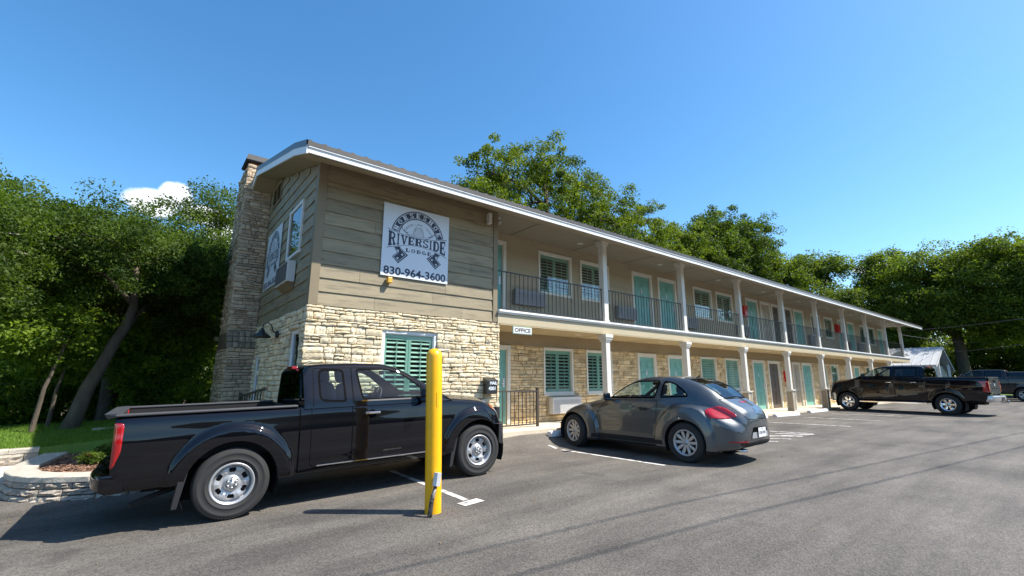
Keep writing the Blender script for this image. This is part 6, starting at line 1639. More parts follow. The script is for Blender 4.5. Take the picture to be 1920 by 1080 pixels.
# rear details of the coupe are fitted by casting onto its body
def bvh_of(root, names):
    vs = []; fs = []
    for o in root.children:
        if o.name.split('.')[0] in names:
            n = len(vs); vs += [v.co.copy() for v in o.data.vertices]; fs += [tuple(i + n for i in p.vertices) for p in o.data.polygons]
    return BVHTree.FromPolygons(vs, fs)
bt = bvh_of(cp, ('body', 'hatch'))
def rearx(y, z):
    h = bt.ray_cast(Vector((-3, y, z)), Vector((1, 0, 0))); return h[0].x if h[0] else -.85
def rear_patch(name, pts, mat, off=.006, n=8, thick=.01):
    """pts: convex polygon in (y,z); draped on the rear surface"""
    bm = bmesh.new(); ys = [p[0] for p in pts]; zs = [p[1] for p in pts]; g = []
    ny = max(2, int((max(ys) - min(ys)) / .02)); nz_ = max(2, int((max(zs) - min(zs)) / .02))
    for j in range(nz_ + 1):
        for i in range(ny + 1):
            y = min(ys) + (max(ys) - min(ys)) * i / ny; z = min(zs) + (max(zs) - min(zs)) * j / nz_
            g.append(bm.verts.new((rearx(y, z) - off, y, z)))
    for j in range(nz_):
        for i in range(ny): bm.faces.new((g[j * (ny + 1) + i], g[(j + 1) * (ny + 1) + i], g[(j + 1) * (ny + 1) + i + 1], g[j * (ny + 1) + i + 1]))
    fs = cut(bm, pts, (1, 2), lambda c: True); keep = set(fs)
    bmesh.ops.delete(bm, geom=[f for f in bm.faces if f not in keep], context='FACES')
    r_ = bmesh.ops.extrude_edge_only(bm, edges=[e for e in bm.edges if len(e.link_faces) == 1])
    for v in [x for x in r_['geom'] if isinstance(x, bmesh.types.BMVert)]: v.co.x += off + thick
    for f in bm.faces: f.smooth = True
    return finish(bm, name, [mat], cp, 40)
rear_patch('third_brake_light', rpoly([(-.13, 1.015), (.13, 1.015), (.13, 1.04), (-.13, 1.04)], .012), M['lamp_red'], .008)
rear_patch('plate_recess', rpoly([(-.36, .44), (.36, .44), (.27, .62), (-.27, .62)], .03), M['gap'], .003)
rear_patch('plate_surround', rpoly([(-.34, .445), (.34, .445), (.30, .54), (-.30, .54)], .02), M['rim'], .006)
px_ = rearx(0, .53) - .02
mb = MB(); mb.box(px_ - .004, px_, -.155, .155, .455, .61); pl_ = mb.build('license_plate', M['plate'], cp); bevel(pl_, .004)
mb = MB(); put_text(mb, 'CHD-9781', .062, lambda x, y: (px_ - .0052, -x, .525 + y), .002, .95); put_text(mb, 'TEXAS', .028, lambda x, y: (px_ - .0052, -x, .588 + y)); mb.build('plate_lettering', M['plate_ink'], pl_)
for s in (-1, 1): rear_patch('rear_reflector', rpoly([(s * .44, .385), (s * .74, .385), (s * .74, .41), (s * .44, .41)][::s], .01), M['lamp_red_dark'], .005)
mb = MB(); c = (rearx(0, .88) - .006, 0, .88)
def ringv(r0, r1, n=28):
    vs = []
    for k in range(n):
        t = 2 * math.pi * k / n
        for r_ in (r0, r1): vs.append((rearx(r_ * math.cos(t), .88 + r_ * math.sin(t)) - .008, r_ * math.cos(t), .88 + r_ * math.sin(t)))
    return vs, [(2 * k, 2 * k + 1, (2 * k + 3) % (2 * n), (2 * k + 2) % (2 * n)) for k in range(n)]
mb.add(*ringv(.05, .06))
def vline(P, w=.009):
    for (p, q) in zip(P[:-1], P[1:]):
        d = Vector((q[0] - p[0], q[1] - p[1])); nn = Vector((-d.y, d.x)).normalized() * w / 2
        mb.add([(rearx(a, b) - .008, a, b) for a, b in ((p[0] - nn.x, p[1] - nn.y), (q[0] - nn.x, q[1] - nn.y), (q[0] + nn.x, q[1] + nn.y), (p[0] + nn.x, p[1] + nn.y))], [(0, 1, 2, 3)])
vline([(-.028, .93), (-.010, .885), (0, .91), (.010, .885), (.028, .93)]); vline([(-.045, .90), (-.022, .838), (0, .875), (.022, .838), (.045, .90)])
mb.build('round_badge', M['chrome'], cp)
rod(cp, 'exhaust_pipe', [(-.55, .38, .24), (-.80, .38, .235)], .03, 'chrome'); rod(cp, 'exhaust_pipe', [(-.55, .30, .24), (-.80, .30, .235)], .03, 'chrome')

# ---- vehicles far right
far1 = dict(ford); far1.update(loc=(39.8 + 1.0, -5.3, gz(40, -3)), rz=R(90), paint='paint_dark', dx=.06, seg=4, style='plain')
f1 = pickup('pickup_truck', 'dark grey pickup at the right edge, parked beyond the black crew cab', far1)
def suv(loc, rz, label, pm, s=1.):
    root = empty('parked_suv', loc, rz, label, 'suv'); wb = 2.85; Rw = .37; hw = .93
    def sec(x, w, zb, zs, zt, wr):
        h = zt - zs
        return (x, [(0, zb), (w - .1, zb), (w - .02, zb + .08), (w, zb + (zs - zb) * .5), (w - .01, zs - .12), (w - .04, zs), (w - .04 - (w - .04 - wr) * .5, zs + h * .5), (wr, zs + h * .88), (wr - .08, zs + h * .97), (0, zt)])
    st = [sec(-.95, .8, .5, 1.0, 1.2, .6), sec(-.90, .9, .4, 1.1, 1.5, .66), sec(-.7, .92, .35, 1.12, 1.74, .68), sec(0, .93, .3, 1.12, 1.8, .70), sec(1.2, .93, .3, 1.1, 1.8, .70), sec(1.8, .93, .3, 1.09, 1.7, .68), sec(2.3, .93, .3, 1.08, 1.36, .70), sec(2.55, .93, .3, 1.06, 1.14, .70), sec(3.1, .92, .3, 1.0, 1.06, .6), sec(3.55, .88, .35, .88, .93, .5), sec(3.7, .78, .42, .7, .74, .45)]
    bm = loft(st, dx=.07, seg=3); arch(bm, 0, Rw, .45, .42); arch(bm, wb, Rw, .45, .42)
    for sd in (-1, 1):
        for poly in ([(-.62, 1.2), (.1, 1.18), (.1, 1.66), (-.5, 1.66)], [(.18, 1.18), (1.05, 1.17), (1.05, 1.68), (.18, 1.68)], [(1.13, 1.17), (2.2, 1.16), (1.75, 1.6), (1.13, 1.68)]):
            fs = [f for f in cut(bm, rpoly(poly, .06), (0, 2), lambda c: c.y * sd > .5) if abs(f.normal.y) > .35]
            if fs: extract(bm, fs, 'side_window', [M['cargl_dark']], root, 0)
    fs = [f for f in cut(bm, rpoly([(1.72, -.5), (2.4, -.66), (2.4, .66), (1.72, .5)], .06), (0, 1), lambda c: c.z > 1.1) if f.normal.z > .15]
    if fs: extract(bm, fs, 'windshield', [M['cargl_dark']], root, 0)
    fs = [f for f in cut(bm, rpoly([(-.6, 1.2), (.6, 1.2), (.5, 1.62), (-.5, 1.62)], .08), (1, 2), lambda c: c.x < -.5)]
    if fs: extract(bm, fs, 'rear_window', [M['cargl_dark']], root, 0)
    finish(bm, 'body', [pm, M['under']], root, 40)
    mb = MB(); mb.box(-.9, -.82, -.12, .12, 1.66, 1.70); mb.build('brake_light', M['lamp_red'], root)
    for x in (0, wb):
        for sd in (-1, 1): wheel(root, (x, sd * (hw - .12), Rw), Rw, .22, .23, 'plain', sd)
    return root
suv((47.6, -5.0, .2), R(90), 'silver suv mostly hidden behind the dark grey pickup at the right edge', M['paint_silver'])
suv((44.2, -5.5, .2), R(90), 'dark suv showing its side windows above the bed of the black crew cab pickup', M['paint_dark'])

# ------------------------------------------------------------------ trees
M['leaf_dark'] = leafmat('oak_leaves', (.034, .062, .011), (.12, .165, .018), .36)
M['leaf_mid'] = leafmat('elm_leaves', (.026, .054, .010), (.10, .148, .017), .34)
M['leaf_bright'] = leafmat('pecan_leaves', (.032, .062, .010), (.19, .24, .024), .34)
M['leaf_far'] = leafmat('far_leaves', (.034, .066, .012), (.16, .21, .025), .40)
M['leaf_sun_painted'] = leafmat('sun_painted_leaves', (.05, .095, .014), (.20, .28, .03), .42)  # leaf colour brightened to put in sunlight that the canopy keeps out
M['shade_fill'] = pmat('inner_foliage', (.018, .04, .008), .9)
def crown_points(blobs, n, rs, noise_amp=.28, inner=.5):
    """clump centres in a union of lumpy ellipsoids"""
    b = np.array(blobs, float); vol = (b[:, 3] * b[:, 4] * b[:, 5]) ** (2 / 3); idx = rs.choice(len(b), n, p=vol / vol.sum()); B = b[idx]
    d = rs.normal(size=(n, 3)); d /= np.linalg.norm(d, axis=1)[:, None]
    fr = inner + (1 - inner) * rs.random(n) ** .55
    lump = 1 + noise_amp * (np.sin(d[:, 0] * 5 + idx * 1.7) * np.sin(d[:, 1] * 6 + idx) + .6 * np.sin(d[:, 2] * 9 + d[:, 0] * 7 + idx * 2.3))
    return B[:, :3] + d * B[:, 3:6] * (fr * lump)[:, None], d, idx
def foliage(name, blobs, nclump, nleaf, size, mat, parent, seed, clump_r=.45, inner=.5, amp=.28, bright=.5, droop=.0, kind=None):
    rs = np.random.default_rng(seed); C_, D_, idx = crown_points(blobs, nclump, rs, amp, inner)
    # thin whole patches for gaps
    keep = np.sin(C_[:, 0] * 1.3 + seed) * np.sin(C_[:, 1] * 1.1) * np.sin(C_[:, 2] * 1.6 + seed * .7) > -.42
    C_ = C_[keep]; D_ = D_[keep]; n = len(C_)
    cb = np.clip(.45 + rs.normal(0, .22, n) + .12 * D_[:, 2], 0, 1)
    cr = clump_r * rs.uniform(.55, 1.35, n)
    k = nleaf; G = rs.normal(0, 1, (n * k, 3)); gl_ = np.linalg.norm(G, axis=1)[:, None]; G = G / gl_ * np.minimum(gl_, 1.9 - .3 * rs.random((n * k, 1))); P = np.repeat(C_, k, 0) + G * np.repeat(cr, k)[:, None] * np.array([.62, .62, .42])
    P[:, 2] -= droop * rs.random(n * k) * np.repeat(cr, k)
    m = len(P); nrm = rs.normal(size=(m, 3)) * .75 + np.array([0, 0, .55]) + np.repeat(D_, k, 0) * .45; nrm /= np.linalg.norm(nrm, axis=1)[:, None]
    a = np.cross(nrm, rs.normal(size=(m, 3))); a /= np.linalg.norm(a, axis=1)[:, None] + 1e-9; b_ = np.cross(nrm, a)
    s = size * rs.uniform(.6, 1.35, m)[:, None]
    V = np.empty((m, 4, 3)); V[:, 0] = P - a * s * .6; V[:, 1] = P + b_ * s * .30 - a * s * .05; V[:, 2] = P + a * s * .6; V[:, 3] = P - b_ * s * .30 - a * s * .05
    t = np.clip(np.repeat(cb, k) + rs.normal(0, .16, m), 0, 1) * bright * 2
    return np_mesh(name, V.reshape(-1, 3), np.arange(m * 4).reshape(-1, 4), np.clip(t, 0, 1.3), M[mat], parent)
def tree(name, label, base, blobs, nclump=300, nleaf=90, size=.11, mat='leaf_mid', seed=1, trunk=None, r0=.25, group='trees around the motel', clump_r=.5, inner=.5, amp=.28, bright=.5, bark='bark', limbs=True, cat='tree', droop=0.):
    root = empty(name, base, 0, label, cat, group); rr_ = random.Random(seed)
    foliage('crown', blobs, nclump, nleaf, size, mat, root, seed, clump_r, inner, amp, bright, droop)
    mb = MB(); T = trunk or [(0, 0, -.3), (rr_.uniform(-.2, .2), rr_.uniform(-.2, .2), blobs[0][2] * .55), (blobs[0][0] * .6, blobs[0][1] * .6, blobs[0][2] * .9)]
    n = 8; pts = []; rad = []
    for i in range(n + 1):
        t = i / n * (len(T) - 1); j = min(int(t), len(T) - 2); f = t - j; p = Vector(T[j]).lerp(Vector(T[j + 1]), f); pts.append(p + Vector((rr_.uniform(-.03, .03), rr_.uniform(-.03, .03), 0)) * (1 if 0 < i and r0 > .08 else .2)); rad.append(r0 * ((1.25 if i == 0 else 1 - .55 * i / n) * (rr_.uniform(.93, 1.07) if r0 > .08 else 1)))
    mb.tube(pts, rad, 12)
    if limbs:
        for bl in blobs:
            a = pts[rr_.randrange(n // 2, n)]; c = Vector(bl[:3]); m = a.lerp(c, .5) + Vector((rr_.uniform(-.4, .4), rr_.uniform(-.4, .4), rr_.uniform(-.1, .5)))
            mb.tube([a, m, c], [r0 * .42, r0 * .26, r0 * .12], 7)
            for q in range(7):
                d = Vector((rr_.gauss(0, 1), rr_.gauss(0, 1), rr_.gauss(.2, .8))).normalized(); e = c + Vector((d.x * bl[3], d.y * bl[4], d.z * bl[5])) * .85; s_ = m.lerp(c, rr_.random()); mm = s_.lerp(e, .5) + Vector((rr_.uniform(-.3, .3), rr_.uniform(-.3, .3), rr_.uniform(0, .3)))
                mb.tube([s_, mm, e], [r0 * .14, r0 * .08, r0 * .03], 5)
    mb.build('trunk', M[bark], root)
    return root
LG = 'trees on the lawn side of the motel'
# left woods: positions in world, blobs relative to base
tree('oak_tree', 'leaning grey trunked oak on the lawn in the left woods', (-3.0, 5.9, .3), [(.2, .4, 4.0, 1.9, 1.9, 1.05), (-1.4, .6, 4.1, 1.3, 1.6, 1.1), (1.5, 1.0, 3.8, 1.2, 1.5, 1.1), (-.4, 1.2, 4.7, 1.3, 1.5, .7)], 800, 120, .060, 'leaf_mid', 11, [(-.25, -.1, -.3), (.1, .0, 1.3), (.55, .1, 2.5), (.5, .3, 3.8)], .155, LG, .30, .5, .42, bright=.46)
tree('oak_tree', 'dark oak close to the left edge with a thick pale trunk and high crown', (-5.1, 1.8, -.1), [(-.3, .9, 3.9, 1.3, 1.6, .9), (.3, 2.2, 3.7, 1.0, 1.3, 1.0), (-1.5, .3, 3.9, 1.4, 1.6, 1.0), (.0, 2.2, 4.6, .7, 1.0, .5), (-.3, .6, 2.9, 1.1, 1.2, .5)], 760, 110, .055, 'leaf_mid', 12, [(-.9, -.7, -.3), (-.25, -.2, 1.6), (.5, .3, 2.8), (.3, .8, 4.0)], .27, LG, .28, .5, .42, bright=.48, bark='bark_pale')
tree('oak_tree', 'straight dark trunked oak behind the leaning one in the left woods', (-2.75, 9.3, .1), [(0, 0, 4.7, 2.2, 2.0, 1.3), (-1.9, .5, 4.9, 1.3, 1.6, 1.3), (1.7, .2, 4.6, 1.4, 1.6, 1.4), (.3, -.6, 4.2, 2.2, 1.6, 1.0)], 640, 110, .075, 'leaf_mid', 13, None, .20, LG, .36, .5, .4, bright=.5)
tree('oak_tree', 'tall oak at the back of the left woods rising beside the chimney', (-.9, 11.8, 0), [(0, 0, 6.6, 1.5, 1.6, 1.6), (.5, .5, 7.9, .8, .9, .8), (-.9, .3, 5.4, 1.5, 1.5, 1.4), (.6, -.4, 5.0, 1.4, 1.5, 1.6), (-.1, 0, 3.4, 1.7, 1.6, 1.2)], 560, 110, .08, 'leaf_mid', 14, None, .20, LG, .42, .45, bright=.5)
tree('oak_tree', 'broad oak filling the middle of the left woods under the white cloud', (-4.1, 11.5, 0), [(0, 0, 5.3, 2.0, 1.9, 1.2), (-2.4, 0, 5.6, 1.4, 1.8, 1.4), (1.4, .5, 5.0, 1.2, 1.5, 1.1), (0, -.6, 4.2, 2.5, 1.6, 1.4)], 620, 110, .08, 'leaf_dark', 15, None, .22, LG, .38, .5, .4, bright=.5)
tree('slender_tree', 'young pale barked tree with bright leaves below the left woods', (-3.6, 6.3, .25), [(0, .3, 1.9, .8, .8, .8), (-.5, .2, 2.5, .6, .7, .5)], 130, 60, .085, 'leaf_sun_painted', 16, [(0, 0, -.2), (.06, 0, .9), (.2, .1, 1.9)], .045, LG, .25, .3, limbs=False)
tree('slender_tree', 'thin pale trunk standing left of the young tree on the lawn edge', (-3.75, 5.5, .3), [(.1, .5, 2.2, .7, .8, .7), (-.3, .3, 1.7, .5, .6, .5)], 110, 60, .085, 'leaf_sun_painted', 17, [(0, 0, -.2), (.1, 0, .9), (.3, .15, 2.0)], .05, LG, .25, .3, limbs=False)
tree('oak_tree', 'bushy low tree between the left woods and the chimney foot', (-1.7, 10.5, 0), [(0, 0, 2.4, 1.5, 1.2, 1.5), (.9, .3, 3.3, 1.0, 1.0, 1.0)], 300, 80, .10, 'leaf_sun_painted', 18, None, .1, LG, .4, .35, bright=.55)
tree('oak_tree', 'added leafy sapling with brightened leaves in the shade between the leaning oak and the chimney', (-1.75, 8.4, 0), [(0, 0, 1.5, .9, .8, 1.1), (.6, .3, 2.7, .8, .8, .9), (-.6, .2, 2.5, .8, .8, .7)], 330, 80, .085, 'leaf_sun_painted', 20, None, .06, LG, .3, .35, bright=.5)  # added to close a black hollow; leaf colour brightened to lift the shade
tree('oak_tree', 'far oak behind the left edge of the woods', (-7.2, 8.5, 0), [(0, 0, 4.9, 2.4, 2.2, 1.8), (1.4, .8, 4.0, 1.9, 1.8, 1.5), (.5, 0, 6.2, 1.3, 1.3, .7)], 460, 85, .11, 'leaf_dark', 19, None, .22, LG, .5, .45)
TB = 'trees rising behind the motel roof'
def T_(name, label, base, blobs, n, s, mat, seed, **kw): return tree(name, label, base, blobs, n, kw.pop('nl', 80), s, mat, seed, kw.pop('trunk', None), kw.pop('r0', .35), kw.pop('group', TB), kw.pop('clump_r', .7), kw.pop('inner', .45), kw.pop('amp', .32), kw.pop('bright', .5), **kw)
T_('pecan_tree', 'tallest bright green pecan tree rising above the middle of the motel roof', (19.0, 14, 0),
   [(-.8, 0, 16.2, 2.4, 2.4, 1.9), (-1.6, .2, 13.2, 4.2, 3.4, 2.6), (-5.3, -.2, 14.3, 1.9, 1.9, 2.3), (-6.2, 0, 11.2, 2.4, 2.6, 2.2), (3.2, 0, 14.6, 2.4, 2.4, 1.9), (7.2, .2, 14.2, 2.6, 2.4, 2.2), (10.8, 0, 13.9, 2.8, 2.4, 2.5), (4.8, 0, 12.0, 4.5, 3, 2.4), (0, 0, 9.5, 6.5, 3.4, 2.6), (9.5, 0, 10.5, 4, 3, 2.4)], 1250, .15, 'leaf_bright', 31, nl=120, bright=.46, clump_r=.52)
T_('pecan_tree', 'lower bright tree between the tall pecan and the next dark pair behind the roof', (36, 15, 0), [(0, 0, 13.6, 3.2, 2.6, 2.2), (3.2, 0, 12.2, 3.0, 2.6, 2.4), (-3.2, 0, 11.8, 3, 2.6, 2.4), (0, 0, 9.5, 5, 3, 2.5)], 480, .18, 'leaf_bright', 32, nl=110, bright=.46, clump_r=.6)
T_('elm_tree', 'rounded green elm behind the far half of the motel roof, left of a pair', (43.5, 15, 0), [(0, 0, 17.6, 2.4, 2.4, 1.9), (-1.2, 0, 15.2, 3.0, 2.6, 2.4), (2.0, 0, 14.8, 2.6, 2.5, 2.2), (0, 0, 11.6, 4.2, 3, 3)], 560, .19, 'leaf_mid', 33, nl=120, bright=.6, clump_r=.62)
T_('elm_tree', 'rounded green elm behind the far half of the motel roof, right of a pair', (51.5, 15, 0), [(0, 0, 18.4, 2.6, 2.4, 1.8), (-2.0, 0, 16.2, 2.6, 2.4, 2.2), (2.6, 0, 15.8, 2.8, 2.6, 2.2), (0, 0, 12.4, 4.6, 3, 3.2)], 600, .20, 'leaf_mid', 34, nl=120, bright=.6, clump_r=.66)
T_('elm_tree', 'darker irregular tree beyond the far end of the motel roof', (55.0, 10.5, 0), [(0, 0, 13.6, 3.0, 2.4, 1.7), (-2.5, 2.0, 12.4, 2.6, 2.6, 2.2), (2.0, -1.8, 13.8, 1.9, 1.9, 1.5), (0, 0, 10, 4.4, 3.4, 3), (0, 0, 6, 4, 3.4, 3)], 760, .20, 'leaf_far', 35, bright=.62, clump_r=.75)
TE = 'trees around the end of the parking lot'
T_('elm_tree', 'small pale green tree just above the far tip of the motel roof', (53.0, 6.6, 0), [(0, 0, 9.3, 2.1, 2.2, 1.7), (.5, .5, 7.5, 2.4, 2.4, 1.8), (0, 0, 5, 2.6, 2.6, 2)], 380, .18, 'leaf_bright', 36, group=TE, bright=.45, clump_r=.6)
T_('oak_tree', 'big dark oak with a thick trunk at the far end of the lot', (57.5, -.6, 0), [(0, 1.5, 11.9, 3.2, 2.8, 2.0), (0, 3.5, 10.6, 3.0, 2.6, 2.6), (0, -1.4, 11.8, 3.2, 2.6, 2.4), (-1, 1, 8.6, 4, 4.4, 2.4), (-2, -2.0, 7.2, 3, 2.6, 1.8), (-2.5, 3.5, 6.8, 2.8, 2.6, 1.8), (-3.0, 4.6, 5.2, 1.6, 1.6, 1.2)], 1100, .19, 'leaf_far', 37, group=TE, r0=.55, bright=.6, amp=.4, clump_r=.75, trunk=[(0, 0, -.3), (0, 0, 4.5), (0, .3, 9)])
T_('oak_tree', 'dark oak with a notched crown left of the biggest tree at the lot end', (59, 5.2, 0), [(0, 0, 12.6, 2.2, 2.2, 1.8), (0, -1.0, 14.0, 1.6, 1.6, 1.2), (0, 0, 9, 3.6, 3.2, 2.8), (0, 0, 5, 3.6, 3.4, 2.6)], 620, .19, 'leaf_far', 38, group=TE, bright=.5)
T_('oak_tree', 'tall oak filling the upper right corner above the parked cars', (55, -5.2, 0), [(0, 1.0, 12.0, 2.8, 2.0, 1.7), (0, -1.8, 11.0, 2.6, 2.4, 1.7), (0, 0, 9.6, 3.4, 3.6, 2.2), (-1, -1.5, 6.8, 3, 3, 1.8), (2, 2, 5.6, 2.2, 2.2, 1.4)], 1000, .18, 'leaf_far', 39, group=TE, r0=.4, bright=.6, amp=.4)
T_('elm_tree', 'sunny tree low behind the parked cars at the right edge', (66, -6.5, 0), [(0, 0, 4.6, 4.5, 4.2, 2.8), (1, 5, 4.0, 4.2, 3.8, 2.6), (0, 0, 8.5, 4, 4, 2.5), (0, -5, 6, 4, 4, 3)], 820, .22, 'leaf_bright', 40, group=TE, bright=.5)
T_('elm_tree', 'sunny tree showing below the dark crowns beside the cottage', (64, 8, 0), [(0, 0, 5.6, 3.6, 3.8, 2.6), (0, -4.0, 3.6, 3, 3.2, 2.2), (0, 4, 6, 3, 3, 3)], 600, .22, 'leaf_bright', 41, group=TE, bright=.5)
# undergrowth masses
def mass(name, label, blobs, n, k, size, mat, seed, **kw):
    o = foliage(name, blobs, n, k, size, mat, None, seed, **kw); tag(o, label, 'undergrowth', kind='stuff'); return o
mass('undergrowth', 'dense dark wooded undergrowth behind the lawn at the left', [(-9 + 1.5 * i, 13.5 + (i % 3) * .9, 1.9 + .25 * (i % 2), 1.7, 1.4, 2.4) for i in range(8)] + [(-6 + 1.2 * i, 15.5, 4.2, 1.7, 1.2, 1.9) for i in range(6)], 1000, 70, .12, 'leaf_mid', 51, clump_r=.5, inner=.3, bright=.55)
mass('low_shrubbery', 'low shrubs with leaves coloured as if sunlit along the back of the lawn at the left', [(-8 + 1.1 * i, 9.4 + (i % 3) * .8, .75 + .2 * (i % 2), .9, .7, .9) for i in range(8)] + [(-4.4, 11.4, 2.2, 1.2, .8, 1.2), (-1.4, 13, 1.6, 1.0, .8, 1.3)], 1000, 60, .085, 'leaf_sun_painted', 52, clump_r=.3, inner=.3, bright=.6)  # sunlight on these shrubs is put into their leaf colour
mass('far_woodland', 'far off woodland closing the view behind the trees', [(-26 + 5 * i, 27 + (i % 2) * 2, 3.6, 4.2, 2, 4.2) for i in range(8)] + [(70 + (i % 2) * 2, 22 - 6.0 * i, 5.5, 3, 4.2, 6) for i in range(9)] + [(12 + 7 * i, 27, 7, 5, 3, 5) for i in range(8)], 3600, 60, .36, 'leaf_far', 53, clump_r=1.3, inner=.3, bright=.5)
# planter shrubs
def shrub(x, y, z, s, label, seed):
    o = empty('planter_shrub', (x, y, z), 0, label, 'shrub', 'red and green shrubs in the planter')
    foliage('leaves', [(0, 0, .10 * s, .20 * s, .18 * s, .11 * s)], int(46 * s), 40, .032, 'leaf_mid', o, seed, .055, .3, .2, .62)
    M.setdefault('leaf_red', leafmat('red_leaves', (.05, .015, .01), (.20, .02, .015), .3))
    foliage('flower_heads', [(0, 0, .19 * s, .18 * s, .16 * s, .06 * s)], int(4 * s), 12, .024, 'leaf_red', o, seed + 1, .035, .5, .2, .6)
shrub(-2.55, 1.6, .12, .85, 'low shrub with red leaf tips nearest the pickup tail in the planter', 61)
shrub(-2.35, 2.25, .13, .95, 'second red tipped shrub behind the nearest one in the planter', 62)
shrub(-2.15, 2.85, .14, 1.3, 'larger red tipped shrub at the back of the planter', 63)
rng2 = np.random.default_rng(8); nn_ = 900
px2 = np.concatenate([rng2.uniform(-4.5, -1.2, 350), rng2.uniform(2, 10, 300), rng2.uniform(-4, 14, 250)]); py2 = np.concatenate([rng2.uniform(-.9, .2, 350), rng2.normal(-.35, .22, 300), rng2.uniform(-7, -.5, 250)])
V2 = np.empty((nn_, 4, 3))
for i in range(nn_):
    a = rng2.random() * 6.28; l = rng2.uniform(.008, .022); z = gz(px2[i], py2[i]) + .006; t = rng2.uniform(-.3, .3)
    c_, s_ = math.cos(a) * l, math.sin(a) * l; V2[i] = [(px2[i] - c_, py2[i] - s_, z), (px2[i] + s_ * .4, py2[i] - c_ * .4, z + .004), (px2[i] + c_, py2[i] + s_, z + abs(t) * l), (px2[i] - s_ * .4, py2[i] + c_ * .4, z + .004)]
M['litter'] = pmat('dry_leaves', (.20, .13, .06), .9, tint=1)
o = np_mesh('leaf_litter', V2.reshape(-1, 3), np.arange(nn_ * 4).reshape(-1, 4), rng2.uniform(.4, 1.6, nn_), M['litter']); tag(o, 'dry leaf bits and grit blown along the edge of the asphalt', 'litter', kind='stuff')
# tree line across the road behind the camera (seen only in reflections)
def ridge(x, y): return 0
mb = MB(); rr = random.Random(2); vs = []; n = 90
for i in range(n + 1):
    x = -120 + 300 * i / n; h = 8.0 + 2.5 * math.sin(i * .35) + 1.5 * math.sin(i * 1.1) + rr.uniform(-.7, .7)
    vs += [(x, -58, -1), (x, -60, h * .6), (x, -66, h), (x, -90, h + 3)]
mb.add(vs, [(i * 4 + j, i * 4 + j + 4, i * 4 + j + 5, i * 4 + j + 1) for i in range(n) for j in range(3)], 1., 0, True)
M['hill'] = pmat('wooded_hill', (.03, .045, .016), .95, var=.5, vs=.4, bump=.5, bs=2)
o = mb.build('hills', M['hill']); o['kind'] = 'structure'

# ------------------------------------------------------------------ world, sun, camera
w = bpy.data.worlds.new('World'); scene.world = w; w.use_nodes = True; nt = w.node_tree; nt.nodes.clear(); L = nt.links
out = N(nt, 'ShaderNodeOutputWorld'); bg = N(nt, 'ShaderNodeBackground', Strength=SKY); L.new(bg.outputs[0], out.inputs[0])
sky = N(nt, 'ShaderNodeTexSky', _sky_type='NISHITA'); sky.sun_disc = False; sky.sun_elevation = R(52.3); sky.sun_rotation = R(135.3); sky.air_density = 1.0; sky.dust_density = .8; sky.ozone_density = 2.6; sky.altitude = 300
hsv = N(nt, 'ShaderNodeHueSaturation'); hsv.inputs['Saturation'].default_value = 1.26; hsv.inputs['Value'].default_value = .84; hsv.inputs['Hue'].default_value = .494; L.new(sky.outputs[0], hsv.inputs['Color'])
bg.inputs['Strength'].default_value = SKY * 1.1
tc = N(nt, 'ShaderNodeTexCoord'); nz = N(nt, 'ShaderNodeVectorMath', _operation='NORMALIZE'); L.new(tc.outputs['Generated'], nz.inputs[0])
n1 = N(nt, 'ShaderNodeTexNoise', Scale=16., Detail=8., Roughness=.55); L.new(nz.outputs[0], n1.inputs[0])
mask = None
def cloud(dirv, rx, rz_, soft=.5):
    """elliptic puff round a direction; rx, rz_ angular radii in radians"""
    global mask
    d = Vector(dirv).normalized(); rt = d.cross(Vector((0, 0, 1))).normalized(); up = rt.cross(d)
    a = N(nt, 'ShaderNodeVectorMath', _operation='DOT_PRODUCT'); L.new(nz.outputs[0], a.inputs[0]); a.inputs[1].default_value = rt / rx
    b = N(nt, 'ShaderNodeVectorMath', _operation='DOT_PRODUCT'); L.new(nz.outputs[0], b.inputs[0]); b.inputs[1].default_value = up / rz_
    off = d.dot(up) / rz_
    a2 = N(nt, 'ShaderNodeMath', _operation='POWER'); a2.inputs[1].default_value = 2; L.new(a.outputs['Value'], a2.inputs[0])
    b2 = N(nt, 'ShaderNodeMath', _operation='POWER'); b2.inputs[1].default_value = 2; L.new(b.outputs['Value'], b2.inputs[0])
    s = N(nt, 'ShaderNodeMath', _operation='ADD'); L.new(a2.outputs[0], s.inputs[0]); L.new(b2.outputs[0], s.inputs[1])
    # front side only
    c = N(nt, 'ShaderNodeVectorMath', _operation='DOT_PRODUCT'); L.new(nz.outputs[0], c.inputs[0]); c.inputs[1].default_value = d
    g = N(nt, 'ShaderNodeMath', _operation='LESS_THAN'); L.new(c.outputs['Value'], g.inputs[0]); g.inputs[1].default_value = .2
    g2 = N(nt, 'ShaderNodeMath', _operation='MULTIPLY_ADD'); L.new(g.outputs[0], g2.inputs[0]); g2.inputs[1].default_value = 50; L.new(s.outputs[0], g2.inputs[2])
    v = N(nt, 'ShaderNodeMath', _operation='SUBTRACT'); v.inputs[0].default_value = 1.0; L.new(g2.outputs[0], v.inputs[1])
    nn = N(nt, 'ShaderNodeMath', _operation='MULTIPLY_ADD'); L.new(n1.outputs[0], nn.inputs[0]); nn.inputs[1].default_value = 2.4; nn.inputs[2].default_value = -1.2
    vv = N(nt, 'ShaderNodeMath', _operation='ADD'); L.new(v.outputs[0], vv.inputs[0]); L.new(nn.outputs[0], vv.inputs[1])
    mr = N(nt, 'ShaderNodeMapRange'); mr.inputs[1].default_value = .05; mr.inputs[2].default_value = .05 + soft; L.new(vv.outputs[0], mr.inputs[0])
    if mask is None: mask = mr.outputs[0]
    else:
        m = N(nt, 'ShaderNodeMath', _operation='MAXIMUM'); L.new(mask, m.inputs[0]); L.new(mr.outputs[0], m.inputs[1]); mask = m.outputs[0]
for c in CLOUDS: cloud(*c)
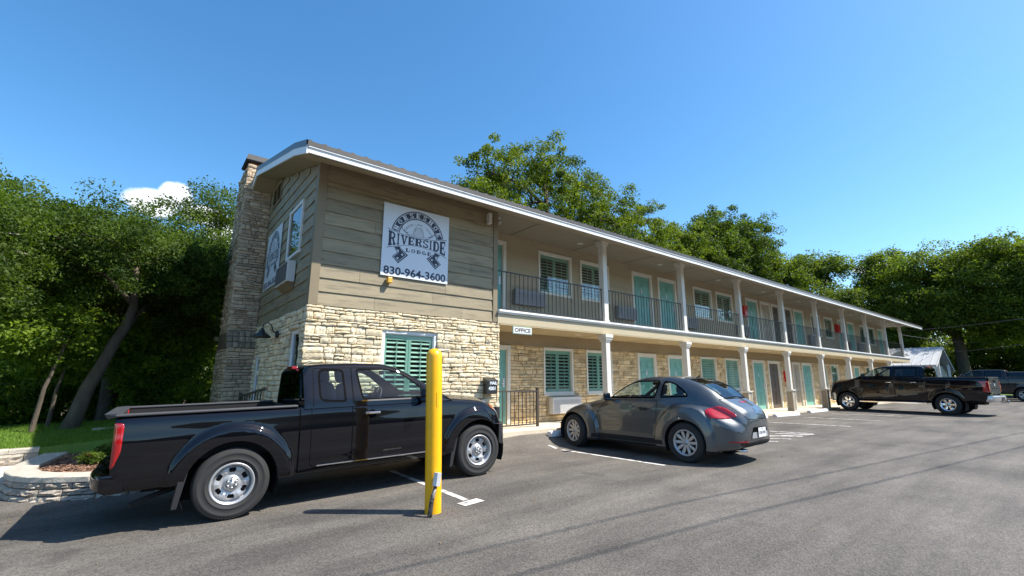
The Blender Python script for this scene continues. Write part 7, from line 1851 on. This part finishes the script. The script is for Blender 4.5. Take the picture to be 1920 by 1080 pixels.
nb = N(nt, 'ShaderNodeTexNoise', Scale=9., Detail=4.); L.new(nz.outputs[0], nb.inputs[0])
cc = N(nt, 'ShaderNodeMapRange'); cc.inputs[1].default_value = .3; cc.inputs[2].default_value = .7; cc.inputs[3].default_value = .72; cc.inputs[4].default_value = 1.05; L.new(nb.outputs[0], cc.inputs[0])
cw = N(nt, 'ShaderNodeVectorMath', _operation='SCALE'); cw.inputs[0].default_value = CLOUDC; L.new(cc.outputs[0], cw.inputs['Scale'])
mx = N(nt, 'ShaderNodeMix', _data_type='RGBA'); L.new(mask, mx.inputs[0]); L.new(hsv.outputs[0], mx.inputs[6]); L.new(cw.outputs[0], mx.inputs[7]); L.new(mx.outputs[2], bg.inputs[0])
sun = bpy.data.lights.new('sun', 'SUN'); sun.energy = SUN; sun.angle = R(.53); sun.color = (1., .95, .87)
so = bpy.data.objects.new('sun', sun); col.objects.link(so); so.location = (30, -30, 40)
sd = Vector((.711 * math.cos(R(52.3)), -.703 * math.cos(R(52.3)), math.sin(R(52.3)))); so.rotation_euler = sd.to_track_quat('Z', 'Y').to_euler()
cam = bpy.data.cameras.new('camera'); co = bpy.data.objects.new('camera', cam); col.objects.link(co); scene.camera = co
cam.lens = 858.17 * 36 / 1920; cam.sensor_width = 36; cam.clip_end = 1500; cam.clip_start = .05
yaw, pit, rol = R(38.470), R(11.264), R(.130)
F_ = Vector((math.sin(yaw) * math.cos(pit), math.cos(yaw) * math.cos(pit), math.sin(pit))); Rr = Vector((math.cos(yaw), -math.sin(yaw), 0)); Uu = Rr.cross(F_)
R2 = Rr * math.cos(rol) + Uu * math.sin(rol); U2 = -Rr * math.sin(rol) + Uu * math.cos(rol)
co.matrix_world = Matrix(((R2.x, U2.x, -F_.x, -2.0995), (R2.y, U2.y, -F_.y, -8.2261), (R2.z, U2.z, -F_.z, 1.41), (0, 0, 0, 1)))
scene.view_settings.view_transform = 'Standard'; scene.view_settings.look = 'None'; scene.view_settings.exposure = EXPO; scene.view_settings.gamma = 1
scene.cycles.max_bounces = 8; scene.cycles.transparent_max_bounces = 16
